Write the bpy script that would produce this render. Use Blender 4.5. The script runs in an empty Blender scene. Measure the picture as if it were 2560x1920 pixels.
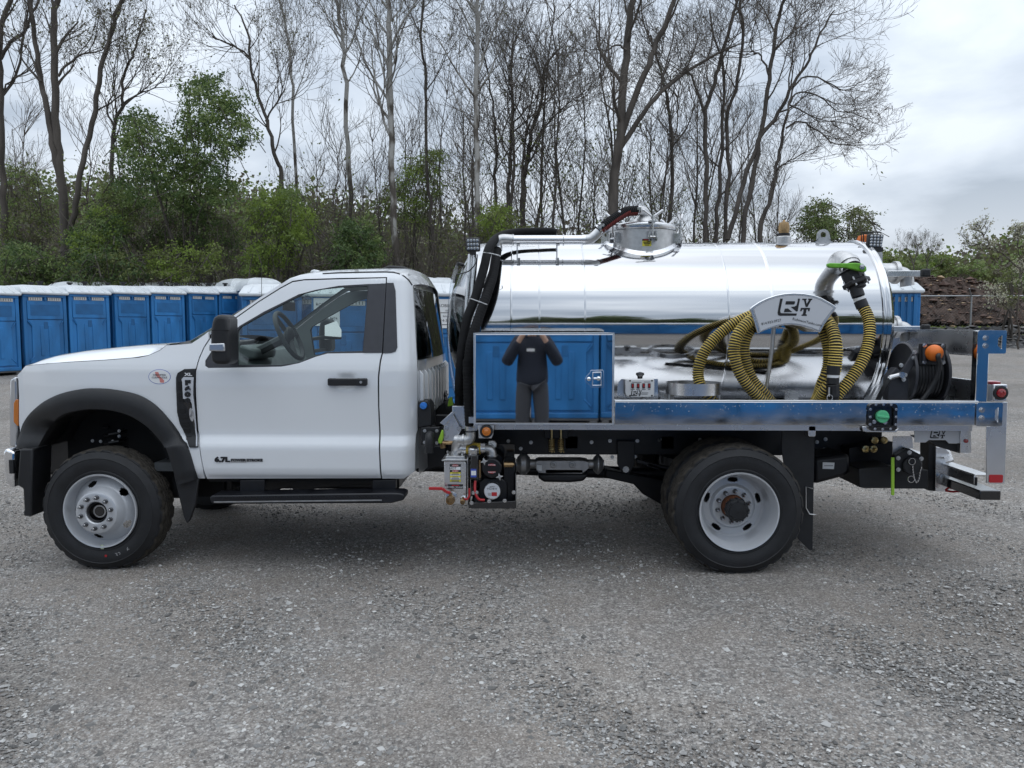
import bpy, bmesh, math, random
import numpy as np
from math import radians, sin, cos, tan, pi, sqrt, atan2
from mathutils import Vector, Matrix, geometry

# ------------------------------------------------------------------ camera
SC = bpy.context.scene
COL = SC.collection
F_PX, PITCH, YAW, CAM_H = 1923.0, radians(4.3), radians(1.4), 1.60
cam_data = bpy.data.cameras.new('camera')
cam_data.sensor_width = 36.0
cam_data.lens = 36.0 * F_PX / 2560.0
cam_data.clip_start = 0.05
cam_data.clip_end = 6000
cam = bpy.data.objects.new('camera', cam_data)
COL.objects.link(cam)
cam.location = (0, 0, CAM_H)
cam.rotation_euler = (radians(90) - PITCH, 0, YAW)
SC.camera = cam

# ------------------------------------------------------------------ sky and light (overcast)
SUN_EL, SUN_AZ = radians(76), radians(20)      # azimuth measured from +Y towards +X
world = bpy.data.worlds.new('World')
SC.world = world
world.use_nodes = True
def build_world():
    nt = world.node_tree
    nt.nodes.clear()
    N = nt.nodes.new
    L = nt.links.new
    out = N('ShaderNodeOutputWorld')
    sky = N('ShaderNodeTexSky')
    sky.sky_type = 'NISHITA'
    sky.sun_disc = False
    sky.sun_elevation = SUN_EL
    sky.sun_rotation = SUN_AZ
    sky.air_density = 1.0
    sky.dust_density = 2.5
    bg1 = N('ShaderNodeBackground'); bg1.inputs['Strength'].default_value = 0.08
    L(sky.outputs[0], bg1.inputs['Color'])
    tc = N('ShaderNodeTexCoord')
    sep = N('ShaderNodeSeparateXYZ'); L(tc.outputs['Generated'], sep.inputs[0])
    def math_(op, a, b=None):
        m = N('ShaderNodeMath'); m.operation = op
        for i, s in enumerate((a, b)):
            if s is None: continue
            if isinstance(s, (int, float)): m.inputs[i].default_value = s
            else: L(s, m.inputs[i])
        return m.outputs[0]
    zc = math_('MAXIMUM', sep.outputs['Z'], 0.0)
    den = math_('ADD', zc, 0.28)
    comb = N('ShaderNodeCombineXYZ')
    L(math_('DIVIDE', sep.outputs['X'], den), comb.inputs[0])
    L(math_('DIVIDE', sep.outputs['Y'], den), comb.inputs[1])
    n1 = N('ShaderNodeTexNoise'); n1.inputs['Scale'].default_value = 1.7; n1.inputs['Detail'].default_value = 7
    n1.inputs['Roughness'].default_value = 0.52; n1.inputs['Distortion'].default_value = 0.35
    L(comb.outputs[0], n1.inputs['Vector'])
    n2 = N('ShaderNodeTexNoise'); n2.inputs['Scale'].default_value = 0.7; n2.inputs['Detail'].default_value = 4
    L(comb.outputs[0], n2.inputs['Vector'])
    mix = math_('ADD', math_('MULTIPLY', n1.outputs['Fac'], 0.6), math_('MULTIPLY', n2.outputs['Fac'], 0.4))
    ramp = N('ShaderNodeValToRGB'); L(mix, ramp.inputs[0])
    e = ramp.color_ramp.elements
    e[0].position = 0.415; e[0].color = (0.265, 0.312, 0.372, 1)
    e[1].position = 0.60; e[1].color = (0.61, 0.66, 0.715, 1)
    m = e.new(0.48); m.color = (0.395, 0.447, 0.515, 1)
    # thin bright band where the cloud deck opens low over the land, brighter deck overhead
    lowm = N('ShaderNodeMapRange'); L(sep.outputs['Z'], lowm.inputs['Value'])
    lowm.inputs['From Min'].default_value = 0.0; lowm.inputs['From Max'].default_value = 0.22
    lowm.inputs['To Min'].default_value = 1.0; lowm.inputs['To Max'].default_value = 0.0
    lowm.interpolation_type = 'SMOOTHSTEP'
    mixc = N('ShaderNodeMixRGB'); L(math_('MULTIPLY', lowm.outputs[0], 0.62), mixc.inputs[0]); L(ramp.outputs[0], mixc.inputs[1])
    mixc.inputs[2].default_value = (0.79, 0.825, 0.88, 1)
    st = math_('ADD', math_('MULTIPLY', zc, 0.95), 0.82)
    bg2 = N('ShaderNodeBackground'); L(mixc.outputs[0], bg2.inputs['Color']); L(st, bg2.inputs['Strength'])
    ms = N('ShaderNodeMixShader'); ms.inputs[0].default_value = 0.88
    L(bg1.outputs[0], ms.inputs[1]); L(bg2.outputs[0], ms.inputs[2])
    L(ms.outputs[0], out.inputs['Surface'])
build_world()
sun_d = bpy.data.lights.new('sun', 'SUN')
sun_d.energy = 0.55
sun_d.angle = radians(110)
sun_d.color = (1.0, 0.985, 0.955)
sun = bpy.data.objects.new('sun', sun_d)
COL.objects.link(sun)
_sd = Vector((sin(SUN_AZ) * cos(SUN_EL), cos(SUN_AZ) * cos(SUN_EL), sin(SUN_EL)))
sun.rotation_euler = _sd.to_track_quat('Z', 'Y').to_euler()
sun.location = (0, 0, 30)
vs = SC.view_settings
vs.view_transform = 'Standard'
vs.look = 'None'
vs.gamma = 1.0
vs.use_curve_mapping = False
vs.exposure = 0.66
SC.cycles.use_denoising = True
SC.cycles.max_bounces = 10
SC.cycles.transparent_max_bounces = 16
SC.cycles.caustics_reflective = False
SC.cycles.caustics_refractive = False
SC.cycles.sample_clamp_indirect = 6.0

# ------------------------------------------------------------------ helpers
RNG = random.Random(7)
NPR = np.random.default_rng(11)
cP, sP, cY, sY = cos(PITCH), sin(PITCH), cos(YAW), sin(YAW)
def ray(px, py):
    x = (px - 1280) / F_PX; y = (py - 960) / F_PX
    fw = cP - y * sP; up = -sP - y * cP
    return x * cY - fw * sY, x * sY + fw * cY, up
def W(px, py, Y):
    """the point at distance Y from the camera plane that was measured at photo pixel px, py"""
    X, Yv, u = ray(px, py)
    t = Y / Yv
    return Vector((X * t, Y, CAM_H + u * t))
def crop(ox, oy, s): return lambda x, y: (ox + x / s, oy + y / s)
S1 = 2212 / 640
cA = crop(0, 640, S1); cB = crop(500, 640, S1); cC = crop(0, 1060, S1); cD = crop(480, 1020, S1)
cE = crop(1000, 500, S1); cF = crop(1600, 540, S1); cG = crop(1920, 560, S1); cH = crop(1040, 900, S1)
cI = crop(1480, 980, S1); cJ = crop(1960, 860, 2212 / 600); cM = crop(1400, 500, 2212 / 360)
cP_ = crop(1060, 1020, 1540 / 260); cR = crop(1820, 640, 1834 / 420); cS = crop(1500, 830, 2212 / 360)
cV = crop(560, 680, 2212 / 440)
cT1 = crop(0, 0, 2074 / 900); cT2 = crop(800, 0, 2074 / 900); cT3 = crop(1600, 0, 2212 / 960)
cX = crop(2180, 560, 2212 / 380)
def Q(c, x, y, Y): return W(*c(x, y), Y)
def ML(c_scale, n, Y): return n / c_scale / F_PX * Y   # crop length -> metres

def ground_z(x, y):
    s = 0.0
    t = y - 10.7
    s = 0.045 * (t + sqrt(t * t + 4.0)) / 2 if t > -12 else 0.0
    s -= 0.045 * (-5.6 + sqrt(5.6 * 5.6 + 4.0)) / 2 if t > -12 else 0.0
    near = max(0.0, 1 - max(0, abs(y - 6) - 6) / 6)
    s += 0.0068 * max(-4.5, min(4.0, x - 1.35)) * near
    return s

# ---- materials
MATS = {}
def new_mat(name):
    m = bpy.data.materials.new(name); m.use_nodes = True
    MATS[name] = m
    return m, m.node_tree, m.node_tree.nodes['Principled BSDF']
def mat(name, col, rough=0.5, metal=0.0, coat=0.0, var=0.0, vscale=3.0, rvar=0.0, bump=0.0, bscale=60.0, spec=0.5, stretch=None, trans=0.0, alpha=1.0, emit=None, obj_rand=0.0):
    m, nt, b = new_mat(name)
    N = nt.nodes.new; L = nt.links.new
    b.inputs['Base Color'].default_value = (*col, 1)
    b.inputs['Roughness'].default_value = rough
    b.inputs['Metallic'].default_value = metal
    b.inputs['Coat Weight'].default_value = coat
    b.inputs['Coat Roughness'].default_value = 0.04
    b.inputs['Specular IOR Level'].default_value = spec
    if trans: b.inputs['Transmission Weight'].default_value = trans
    if emit: 
        b.inputs['Emission Color'].default_value = (*emit[:3], 1); b.inputs['Emission Strength'].default_value = emit[3]
    if var or rvar or bump:
        tc = N('ShaderNodeTexCoord')
        vec = tc.outputs['Object']
        if stretch:
            mp = N('ShaderNodeMapping'); mp.inputs['Scale'].default_value = stretch; L(vec, mp.inputs[0]); vec = mp.outputs[0]
        nz = N('ShaderNodeTexNoise'); nz.inputs['Scale'].default_value = vscale; nz.inputs['Detail'].default_value = 6; L(vec, nz.inputs['Vector'])
        if var:
            mr = N('ShaderNodeMapRange'); L(nz.outputs['Fac'], mr.inputs['Value'])
            mr.inputs['From Min'].default_value = 0.3; mr.inputs['From Max'].default_value = 0.7
            mr.inputs['To Min'].default_value = 1 - var; mr.inputs['To Max'].default_value = 1 + var
            mx = N('ShaderNodeVectorMath'); mx.operation = 'SCALE'; mx.inputs[0].default_value = col
            L(mr.outputs[0], mx.inputs['Scale'])
            c = mx.outputs[0]
            if obj_rand:
                oi = N('ShaderNodeObjectInfo')
                hr = N('ShaderNodeMapRange'); L(oi.outputs['Random'], hr.inputs['Value'])
                hr.inputs['To Min'].default_value = 1 - obj_rand; hr.inputs['To Max'].default_value = 1 + obj_rand
                m2 = N('ShaderNodeVectorMath'); m2.operation = 'SCALE'; L(c, m2.inputs[0]); L(hr.outputs[0], m2.inputs['Scale']); c = m2.outputs[0]
            L(c, b.inputs['Base Color'])
        if rvar:
            mr = N('ShaderNodeMapRange'); L(nz.outputs['Fac'], mr.inputs['Value'])
            mr.inputs['From Min'].default_value = 0.3; mr.inputs['From Max'].default_value = 0.7
            mr.inputs['To Min'].default_value = max(0.0, rough - rvar); mr.inputs['To Max'].default_value = rough + rvar
            L(mr.outputs[0], b.inputs['Roughness'])
        if bump:
            nb = N('ShaderNodeTexNoise'); nb.inputs['Scale'].default_value = bscale; nb.inputs['Detail'].default_value = 5; L(vec, nb.inputs['Vector'])
            bp = N('ShaderNodeBump'); bp.inputs['Strength'].default_value = bump; bp.inputs['Distance'].default_value = 0.01
            L(nb.outputs['Fac'], bp.inputs['Height']); L(bp.outputs[0], b.inputs['Normal'])
    return m
def mat_glass(name, tint, ior=1.5, add=0.02, rough=0.0):
    m, nt, b = new_mat(name)
    nt.nodes.remove(b)
    N = nt.nodes.new; L = nt.links.new
    out = nt.nodes['Material Output']
    t = N('ShaderNodeBsdfTransparent'); t.inputs[0].default_value = (*tint, 1)
    g = N('ShaderNodeBsdfGlossy'); g.inputs['Roughness'].default_value = rough
    fr = N('ShaderNodeFresnel')
    ge = N('ShaderNodeNewGeometry'); im = N('ShaderNodeMapRange'); L(ge.outputs['Backfacing'], im.inputs['Value'])
    im.inputs['To Min'].default_value = ior; im.inputs['To Max'].default_value = 1 / ior; L(im.outputs[0], fr.inputs[0])
    ad = N('ShaderNodeMath'); ad.inputs[1].default_value = add; L(fr.outputs[0], ad.inputs[0])
    ad.use_clamp = True
    mx = N('ShaderNodeMixShader'); L(ad.outputs[0], mx.inputs[0]); L(t.outputs[0], mx.inputs[1]); L(g.outputs[0], mx.inputs[2])
    L(mx.outputs[0], out.inputs['Surface'])
    return m

# ---- mesh builder
def catmull(pts, n=6, closed=False):
    P = [Vector(p) for p in pts]
    out = []
    k = len(P)
    rng = range(k if closed else k - 1)
    for i in rng:
        if closed: p0, p1, p2, p3 = P[(i - 1) % k], P[i], P[(i + 1) % k], P[(i + 2) % k]
        else: p0, p1, p2, p3 = P[max(i - 1, 0)], P[i], P[i + 1], P[min(i + 2, k - 1)]
        for j in range(n):
            t = j / n
            out.append(0.5 * ((2 * p1) + (p2 - p0) * t + (2 * p0 - 5 * p1 + 4 * p2 - p3) * t * t + (3 * p1 - p0 - 3 * p2 + p3) * t ** 3))
    if not closed: out.append(P[-1].copy())
    return out
def resample(pts, step):
    P = [Vector(p) for p in pts]
    d = [0.0]
    for a, b in zip(P, P[1:]): d.append(d[-1] + (b - a).length)
    n = max(2, int(round(d[-1] / step)) + 1)
    out = []; j = 0
    for i in range(n):
        s = d[-1] * i / (n - 1)
        while j < len(P) - 2 and d[j + 1] < s: j += 1
        seg = d[j + 1] - d[j]
        t = 0 if seg < 1e-9 else (s - d[j]) / seg
        out.append(P[j].lerp(P[j + 1], min(1, max(0, t))))
    return out
class MB:
    def __init__(self): self.v = []; self.f = []; self.m = []
    def add(self, v, f, mi=0):
        o = len(self.v)
        self.v.extend([tuple(p) for p in v])
        self.f.extend([tuple(i + o for i in q) for q in f])
        self.m.extend([mi] * len(f) if isinstance(mi, int) else mi)
        return self
    def box(self, x0, x1, y0, y1, z0, z1, mi=0):
        v = [(x, y, z) for x in (x0, x1) for y in (y0, y1) for z in (z0, z1)]
        return self.add(v, [(0, 1, 3, 2), (4, 6, 7, 5), (0, 4, 5, 1), (2, 3, 7, 6), (0, 2, 6, 4), (1, 5, 7, 3)], mi)
    def obox(self, c, sx, sy, sz, rot=None, mi=0):
        R = rot if rot is not None else Matrix.Identity(3)
        c = Vector(c)
        v = [c + R @ Vector((x * sx / 2, y * sy / 2, z * sz / 2)) for x in (-1, 1) for y in (-1, 1) for z in (-1, 1)]
        return self.add(v, [(0, 1, 3, 2), (4, 6, 7, 5), (0, 4, 5, 1), (2, 3, 7, 6), (0, 2, 6, 4), (1, 5, 7, 3)], mi)
    def beam(self, p0, p1, w, h, up=(0, 0, 1), mi=0):
        p0 = Vector(p0); p1 = Vector(p1); d = (p1 - p0).normalized()
        s = d.cross(Vector(up))
        if s.length < 1e-4: s = d.cross(Vector((1, 0, 0)))
        s.normalize(); u = s.cross(d)
        v = [p + s * a * w / 2 + u * b * h / 2 for p in (p0, p1) for a in (-1, 1) for b in (-1, 1)]
        return self.add(v, [(0, 2, 3, 1), (4, 5, 7, 6), (0, 1, 5, 4), (2, 6, 7, 3), (0, 4, 6, 2), (1, 3, 7, 5)], mi)
    def cyl(self, p0, p1, r, n=16, r1=None, mi=0, caps=True):
        return self.tube([p0, p1], [r, r if r1 is None else r1], n, mi=mi, caps=caps)
    def tube(self, pts, r, n=8, mi=0, caps=True, closed=False):
        P = [Vector(p) for p in pts]; k = len(P)
        R = r if isinstance(r, (list, tuple)) else [r] * k
        T = []
        for i in range(k):
            if closed: t = P[(i + 1) % k] - P[i - 1]
            else: t = P[min(i + 1, k - 1)] - P[max(i - 1, 0)]
            T.append(t.normalized() if t.length > 1e-9 else Vector((0, 0, 1)))
        u = T[0].cross(Vector((0, 0, 1)))
        if u.length < 0.1: u = T[0].cross(Vector((0, 1, 0)))
        u.normalize()
        v = []
        for i in range(k):
            u = (u - T[i] * u.dot(T[i]))
            if u.length < 1e-6: u = T[i].orthogonal()
            u.normalize()
            w = T[i].cross(u)
            for j in range(n):
                a = 2 * pi * j / n
                v.append(P[i] + (u * cos(a) + w * sin(a)) * R[i])
        f = []; ml = []
        kk = k if closed else k - 1
        for i in range(kk):
            i2 = (i + 1) % k
            for j in range(n):
                j2 = (j + 1) % n
                f.append((i * n + j, i * n + j2, i2 * n + j2, i2 * n + j))
                ml.append(mi if isinstance(mi, int) else mi[i])
        if caps and not closed:
            f.append(tuple(range(n - 1, -1, -1))); f.append(tuple((k - 1) * n + j for j in range(n)))
            ml += [mi if isinstance(mi, int) else mi[0], mi if isinstance(mi, int) else mi[-1]]
        return self.add(v, f, ml)
    def lathe(self, prof, o, axis, n=32, mi=0, a0=0.0, a1=2 * pi, cap=False):
        o = Vector(o); ax = Vector(axis).normalized()
        u = ax.orthogonal().normalized(); w = ax.cross(u)
        full = abs(a1 - a0 - 2 * pi) < 1e-6
        m = n if full else n + 1
        v = []
        for (r, h) in prof:
            for j in range(m):
                a = a0 + (a1 - a0) * j / n
                v.append(o + ax * h + (u * cos(a) + w * sin(a)) * r)
        f = []; ml = []
        for i in range(len(prof) - 1):
            for j in range(n):
                j2 = (j + 1) % m
                f.append((i * m + j, i * m + j2, (i + 1) * m + j2, (i + 1) * m + j))
                ml.append(mi if isinstance(mi, int) else mi[i])
        if cap:
            f.append(tuple(range(m - 1, -1, -1))); f.append(tuple((len(prof) - 1) * m + j for j in range(m)))
            ml += [mi if isinstance(mi, int) else mi[0], mi if isinstance(mi, int) else mi[-1]]
        return self.add(v, f, ml)
    def sphere(self, c, r, n=16, m=10, sc=(1, 1, 1), mi=0):
        v = []; f = []
        c = Vector(c)
        for i in range(m + 1):
            th = pi * i / m
            for j in range(n):
                a = 2 * pi * j / n
                v.append(c + Vector((sin(th) * cos(a) * r * sc[0], sin(th) * sin(a) * r * sc[1], cos(th) * r * sc[2])))
        for i in range(m):
            for j in range(n):
                j2 = (j + 1) % n
                if i == 0: f.append((j, (i + 1) * n + j, (i + 1) * n + j2))
                elif i == m - 1: f.append((i * n + j, (i + 1) * n + j, i * n + j2))
                else: f.append((i * n + j, (i + 1) * n + j, (i + 1) * n + j2, i * n + j2))
        return self.add(v, f, mi)
    def prism(self, outline, y0, y1, mi=0):
        """outline: list of (x,z), extruded from y0 (towards camera) to y1"""
        a = sum(outline[i][0] * outline[(i + 1) % len(outline)][1] - outline[(i + 1) % len(outline)][0] * outline[i][1] for i in range(len(outline)))
        o = list(outline) if a > 0 else list(outline)[::-1]
        n = len(o)
        v = [(x, y0, z) for x, z in o] + [(x, y1, z) for x, z in o]
        f = [tuple(range(n)), tuple(range(2 * n - 1, n - 1, -1))]
        for i in range(n):
            j = (i + 1) % n
            f.append((i, i + n, j + n, j))
        return self.add(v, f, mi)
    def ring_prism(self, outer, inner, y0, y1, mi=0):
        n = len(outer)
        v = [(x, y0, z) for x, z in outer] + [(x, y0, z) for x, z in inner] + [(x, y1, z) for x, z in outer] + [(x, y1, z) for x, z in inner]
        f = []
        for i in range(n):
            j = (i + 1) % n
            f += [(i, j, n + j, n + i), (2 * n + j, 2 * n + i, 3 * n + i, 3 * n + j), (i, 2 * n + i, 2 * n + j, j), (n + j, 3 * n + j, 3 * n + i, n + i)]
        return self.add(v, f, mi)
    def mesh(self, name, mats, smooth=35):
        me = bpy.data.meshes.new(name)
        me.from_pydata(self.v, [], self.f)
        for mm in (mats if isinstance(mats, (list, tuple)) else [mats]): me.materials.append(mm)
        me.polygons.foreach_set('material_index', self.m)
        if smooth:
            me.shade_smooth(); me.set_sharp_from_angle(angle=radians(smooth))
        me.update()
        return me
    def build(self, name, mats, parent=None, bevel=0, smooth=35, segs=2, kind=None, label=None, fixn=True):
        me = self.mesh(name, mats, smooth)
        if fixn:
            bm = bmesh.new(); bm.from_mesh(me); bmesh.ops.recalc_face_normals(bm, faces=bm.faces); bm.to_mesh(me); bm.free()
            if smooth: me.set_sharp_from_angle(angle=radians(smooth))
        o = bpy.data.objects.new(name, me)
        COL.objects.link(o)
        if bevel:
            b = o.modifiers.new('bevel', 'BEVEL'); b.width = bevel; b.segments = segs; b.limit_method = 'ANGLE'; b.angle_limit = radians(40)
            b.harden_normals = False
        if parent is not None: adopt(o, parent)
        if kind: o['kind'] = kind
        if label: o['label'] = label
        return o
def adopt(o, parent):
    o.parent = parent
    if parent.parent is None and parent.type == 'EMPTY' and parent.get('world_built'):
        o.matrix_parent_inverse = Matrix.Translation(-parent.location)
def thing(name, label, cat, loc, group=None, world_built=True, rz=0.0):
    o = bpy.data.objects.new(name, None); COL.objects.link(o)
    o.location = loc; o.rotation_euler = (0, 0, rz)
    o.empty_display_size = 0.2
    o['label'] = label; o['category'] = cat
    if group: o['group'] = group
    if world_built: o['world_built'] = 1
    return o
def tag(o, label=None, cat=None, group=None, kind=None):
    if label: o['label'] = label
    if cat: o['category'] = cat
    if group: o['group'] = group
    if kind: o['kind'] = kind
    return o
def copy_tree(src, parent=None):
    c = src.copy(); COL.objects.link(c)
    if parent is not None:
        c.parent = parent; c.matrix_parent_inverse = src.matrix_parent_inverse.copy()
    for ch in list(src.children): copy_tree(ch, c)
    return c
def text(name, s, loc, size, material, parent, align='CENTER', depth=0.0006, rotz=0.0, shear=0.0, tilt=0.0, sx=1.0, bold=0.0):
    """raised lettering facing the camera side (-Y), turned into a plain mesh"""
    cu = bpy.data.curves.new('lettering', 'FONT'); cu.body = s; cu.size = size; cu.extrude = depth; cu.align_x = align; cu.align_y = 'CENTER'
    cu.shear = shear; cu.offset = bold; cu.resolution_u = 2
    t = bpy.data.objects.new('lettering', cu)
    me = bpy.data.meshes.new_from_object(t)
    bpy.data.objects.remove(t); bpy.data.curves.remove(cu)
    me.name = 'lettering'
    Rm = Matrix.Translation(Vector(loc)) @ (Matrix.Rotation(rotz, 4, 'Z') @ Matrix.Rotation(radians(90), 4, 'X') @ Matrix.Rotation(tilt, 4, 'Z') @ Matrix.Diagonal((sx, 1, 1, 1)))
    me.transform(Rm)
    me.materials.clear(); me.materials.append(material)
    o = bpy.data.objects.new('lettering', me); COL.objects.link(o); o['kind'] = 'stuff'
    if parent is not None: adopt(o, parent)
    return o
def bar(loc, w, h, material, parent):
    """a line of print too small to read"""
    m = MB(); m.box(loc[0] - w / 2, loc[0] + w / 2, loc[1] - 0.0004, loc[1] + 0.0004, loc[2] - h / 2, loc[2] + h / 2)
    o = m.build('print_line', material, parent, smooth=0); o['kind'] = 'stuff'; return o
def rrect(x0, x1, z0, z1, r, n=4):
    o = []
    for cx, cz, a in ((x1 - r, z1 - r, 0), (x0 + r, z1 - r, 90), (x0 + r, z0 + r, 180), (x1 - r, z0 + r, 270)):
        for i in range(n + 1):
            t = radians(a + 90 * i / n); o.append((cx + r * cos(t), cz + r * sin(t)))
    return o
def circ(cx, cz, r, n=24): return [(cx + r * cos(2 * pi * i / n), cz + r * sin(2 * pi * i / n)) for i in range(n)]
def inside(poly, x, y):
    c = False; n = len(poly); j = n - 1
    for i in range(n):
        xi, yi = poly[i]; xj, yj = poly[j]
        if (yi > y) != (yj > y) and x < (xj - xi) * (y - yi) / (yj - yi) + xi: c = not c
        j = i
    return c

# ---- material set
M = {}
M['paint'] = mat('white_paint', (0.80, 0.818, 0.84), 0.28, 0, coat=1.0)
M['black'] = mat('black_plastic', (0.010, 0.0105, 0.0125), 0.5, var=0.25, vscale=14, bump=0.15, bscale=900)
M['black_gloss'] = mat('black_gloss', (0.012, 0.012, 0.014), 0.12, coat=0.6)
M['frame'] = mat('black_frame_paint', (0.0065, 0.007, 0.010), 0.42, var=0.4, vscale=6, rvar=0.1)
M['dark'] = mat('dark_cavity', (0.006, 0.006, 0.007), 0.8)
M['grey_trim'] = mat('grey_trim', (0.040, 0.041, 0.049), 0.45, var=0.12, vscale=20, rvar=0.08)
M['rubber'] = mat('tyre_rubber', (0.010, 0.0105, 0.0125), 0.62, var=0.35, vscale=9, bump=0.2, bscale=220)
M['tread'] = mat('tyre_tread', (0.040, 0.034, 0.027), 0.85, var=0.5, vscale=22, bump=0.5, bscale=130)
M['rim'] = mat('silver_rim_paint', (0.56, 0.575, 0.60), 0.30, 0.3, coat=0.3, var=0.06, vscale=5)
M['steel'] = mat('bright_steel', (0.62, 0.62, 0.63), 0.22, 1.0, rvar=0.08, vscale=20)
M['castalu'] = mat('cast_aluminium', (0.56, 0.56, 0.56), 0.38, 1.0, var=0.12, vscale=30, bump=0.15, bscale=250)
M['chrome'] = mat('chrome', (0.85, 0.86, 0.88), 0.05, 1.0)
M['alu'] = mat('brushed_aluminium', (0.74, 0.745, 0.76), 0.27, 1.0, rvar=0.05, vscale=5, var=0.04)
M['rail'] = mat('polished_rail', (0.80, 0.81, 0.82), 0.085, 1.0, rvar=0.05, vscale=5, stretch=(1.2, 1, 3), bump=0.015, bscale=5)
M['mirror'] = mat('mirror_sheet', (0.86, 0.87, 0.885), 0.022, 1.0, bump=0.012, bscale=1.6)
M['tank'] = mat('polished_tank', (0.60, 0.605, 0.615), 0.07, 1.0, rvar=0.04, vscale=3, stretch=(0.22, 3, 3), bump=0.012, bscale=3.0)
M['edge'] = mat('bright_edge', (0.86, 0.87, 0.88), 0.3, 0.9)
M['brass'] = mat('brass', (0.33, 0.22, 0.115), 0.36, 1.0, var=0.2, vscale=40)
M['gold'] = mat('zinc_gold', (0.66, 0.52, 0.26), 0.28, 1.0, var=0.2, vscale=50)
M['red'] = mat('red_plastic', (0.42, 0.02, 0.025), 0.4)
M['redlens'] = mat('red_lens', (0.30, 0.008, 0.012), 0.12, coat=1.0)
M['amber'] = mat('amber_lens', (0.55, 0.16, 0.012), 0.15, coat=1.0)
M['orange'] = mat('orange_plastic', (0.75, 0.17, 0.015), 0.45, var=0.12, vscale=30)
M['green'] = mat('green_plastic', (0.14, 0.42, 0.03), 0.45, var=0.15, vscale=30)
M['lime'] = mat('lime_plastic', (0.33, 0.58, 0.05), 0.45)
M['capgreen'] = mat('mint_cap', (0.10, 0.48, 0.24), 0.4)
M['capblue'] = mat('blue_cap', (0.04, 0.22, 0.66), 0.4)
M['yellow'] = mat('yellow_band', (0.80, 0.55, 0.08), 0.5, var=0.2, vscale=20)
M['hose_y'] = mat('hose_yellow', (0.64, 0.47, 0.105), 0.5, var=0.25, vscale=18)
M['hose_k'] = mat('hose_black', (0.014, 0.012, 0.010), 0.5)
M['hose_rb'] = mat('hose_cloth_black', (0.007, 0.007, 0.008), 0.8, var=0.3, vscale=30, spec=0.25)
M['hose_red'] = mat('hose_red', (0.16, 0.018, 0.015), 0.6)
M['label_white'] = mat('white_label', (0.78, 0.79, 0.80), 0.45)
M['label_yellow'] = mat('yellow_label', (0.75, 0.66, 0.06), 0.45)
M['label_blue'] = mat('blue_label', (0.05, 0.09, 0.42), 0.45)
M['ink'] = mat('black_ink', (0.012, 0.012, 0.014), 0.5)
M['inkgrey'] = mat('grey_ink', (0.12, 0.12, 0.13), 0.5)
M['signface'] = mat('sign_silver', (0.60, 0.615, 0.65), 0.4, 0.1)
M['white_box'] = mat('white_enclosure', (0.74, 0.74, 0.74), 0.4)
M['blue'] = mat('blue_polyethylene', (0.020, 0.155, 0.39), 0.42, var=0.24, vscale=3.0, rvar=0.08, bump=0.05, bscale=30, obj_rand=0.20, stretch=(1, 1, 0.4))
M['blue_shade'] = mat('blue_recess_shade', (0.016, 0.13, 0.33), 0.5, var=0.15, vscale=4, obj_rand=0.10)
M['roof_w'] = mat('white_roof_plastic', (0.66, 0.69, 0.71), 0.45, var=0.10, vscale=3.5)
M['vent_w'] = mat('vent_grey_white', (0.55, 0.55, 0.54), 0.55, var=0.1, vscale=9)
M['skid'] = mat('grey_skid', (0.10, 0.10, 0.10), 0.7, var=0.2)
M['glass'] = mat_glass('window_glass', (0.80, 0.87, 0.85), 1.45, 0.03)
M['dkglass'] = mat_glass('rear_glass_tint', (0.10, 0.13, 0.14), 1.55, 0.12)
M['clear'] = mat_glass('clear_tube', (0.80, 0.83, 0.86), 1.4, 0.06, 0.08)
M['interior'] = mat('grey_interior', (0.16, 0.175, 0.175), 0.7, var=0.1, vscale=12)
M['headliner'] = mat('pale_headliner', (0.26, 0.28, 0.275), 0.85)
M['seat'] = mat('seat_vinyl', (0.06, 0.065, 0.068), 0.6, var=0.15, vscale=12)
M['lens'] = mat('clear_lens', (0.55, 0.56, 0.58), 0.08, 0.6, coat=1.0)
M['led'] = mat('led_lens', (0.10, 0.105, 0.11), 0.25, 0.4, coat=1.0, var=0.3, vscale=60)

# ------------------------------------------------------------------ ground
def gz_np(x, y):
    y = np.minimum(y, 40.0)
    t = y - 10.7
    s = 0.045 * (t + np.sqrt(t * t + 4)) / 2 - 0.045 * (-5.6 + sqrt(5.6 ** 2 + 4)) / 2
    near = np.maximum(0, 1 - np.maximum(0, np.abs(y - 6) - 6) / 6)
    return s + 0.0160 * np.clip(x - 1.35, -4.6, 2.0) * near
def gz(x, y): return float(gz_np(np.float64(x), np.float64(y)))

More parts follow.
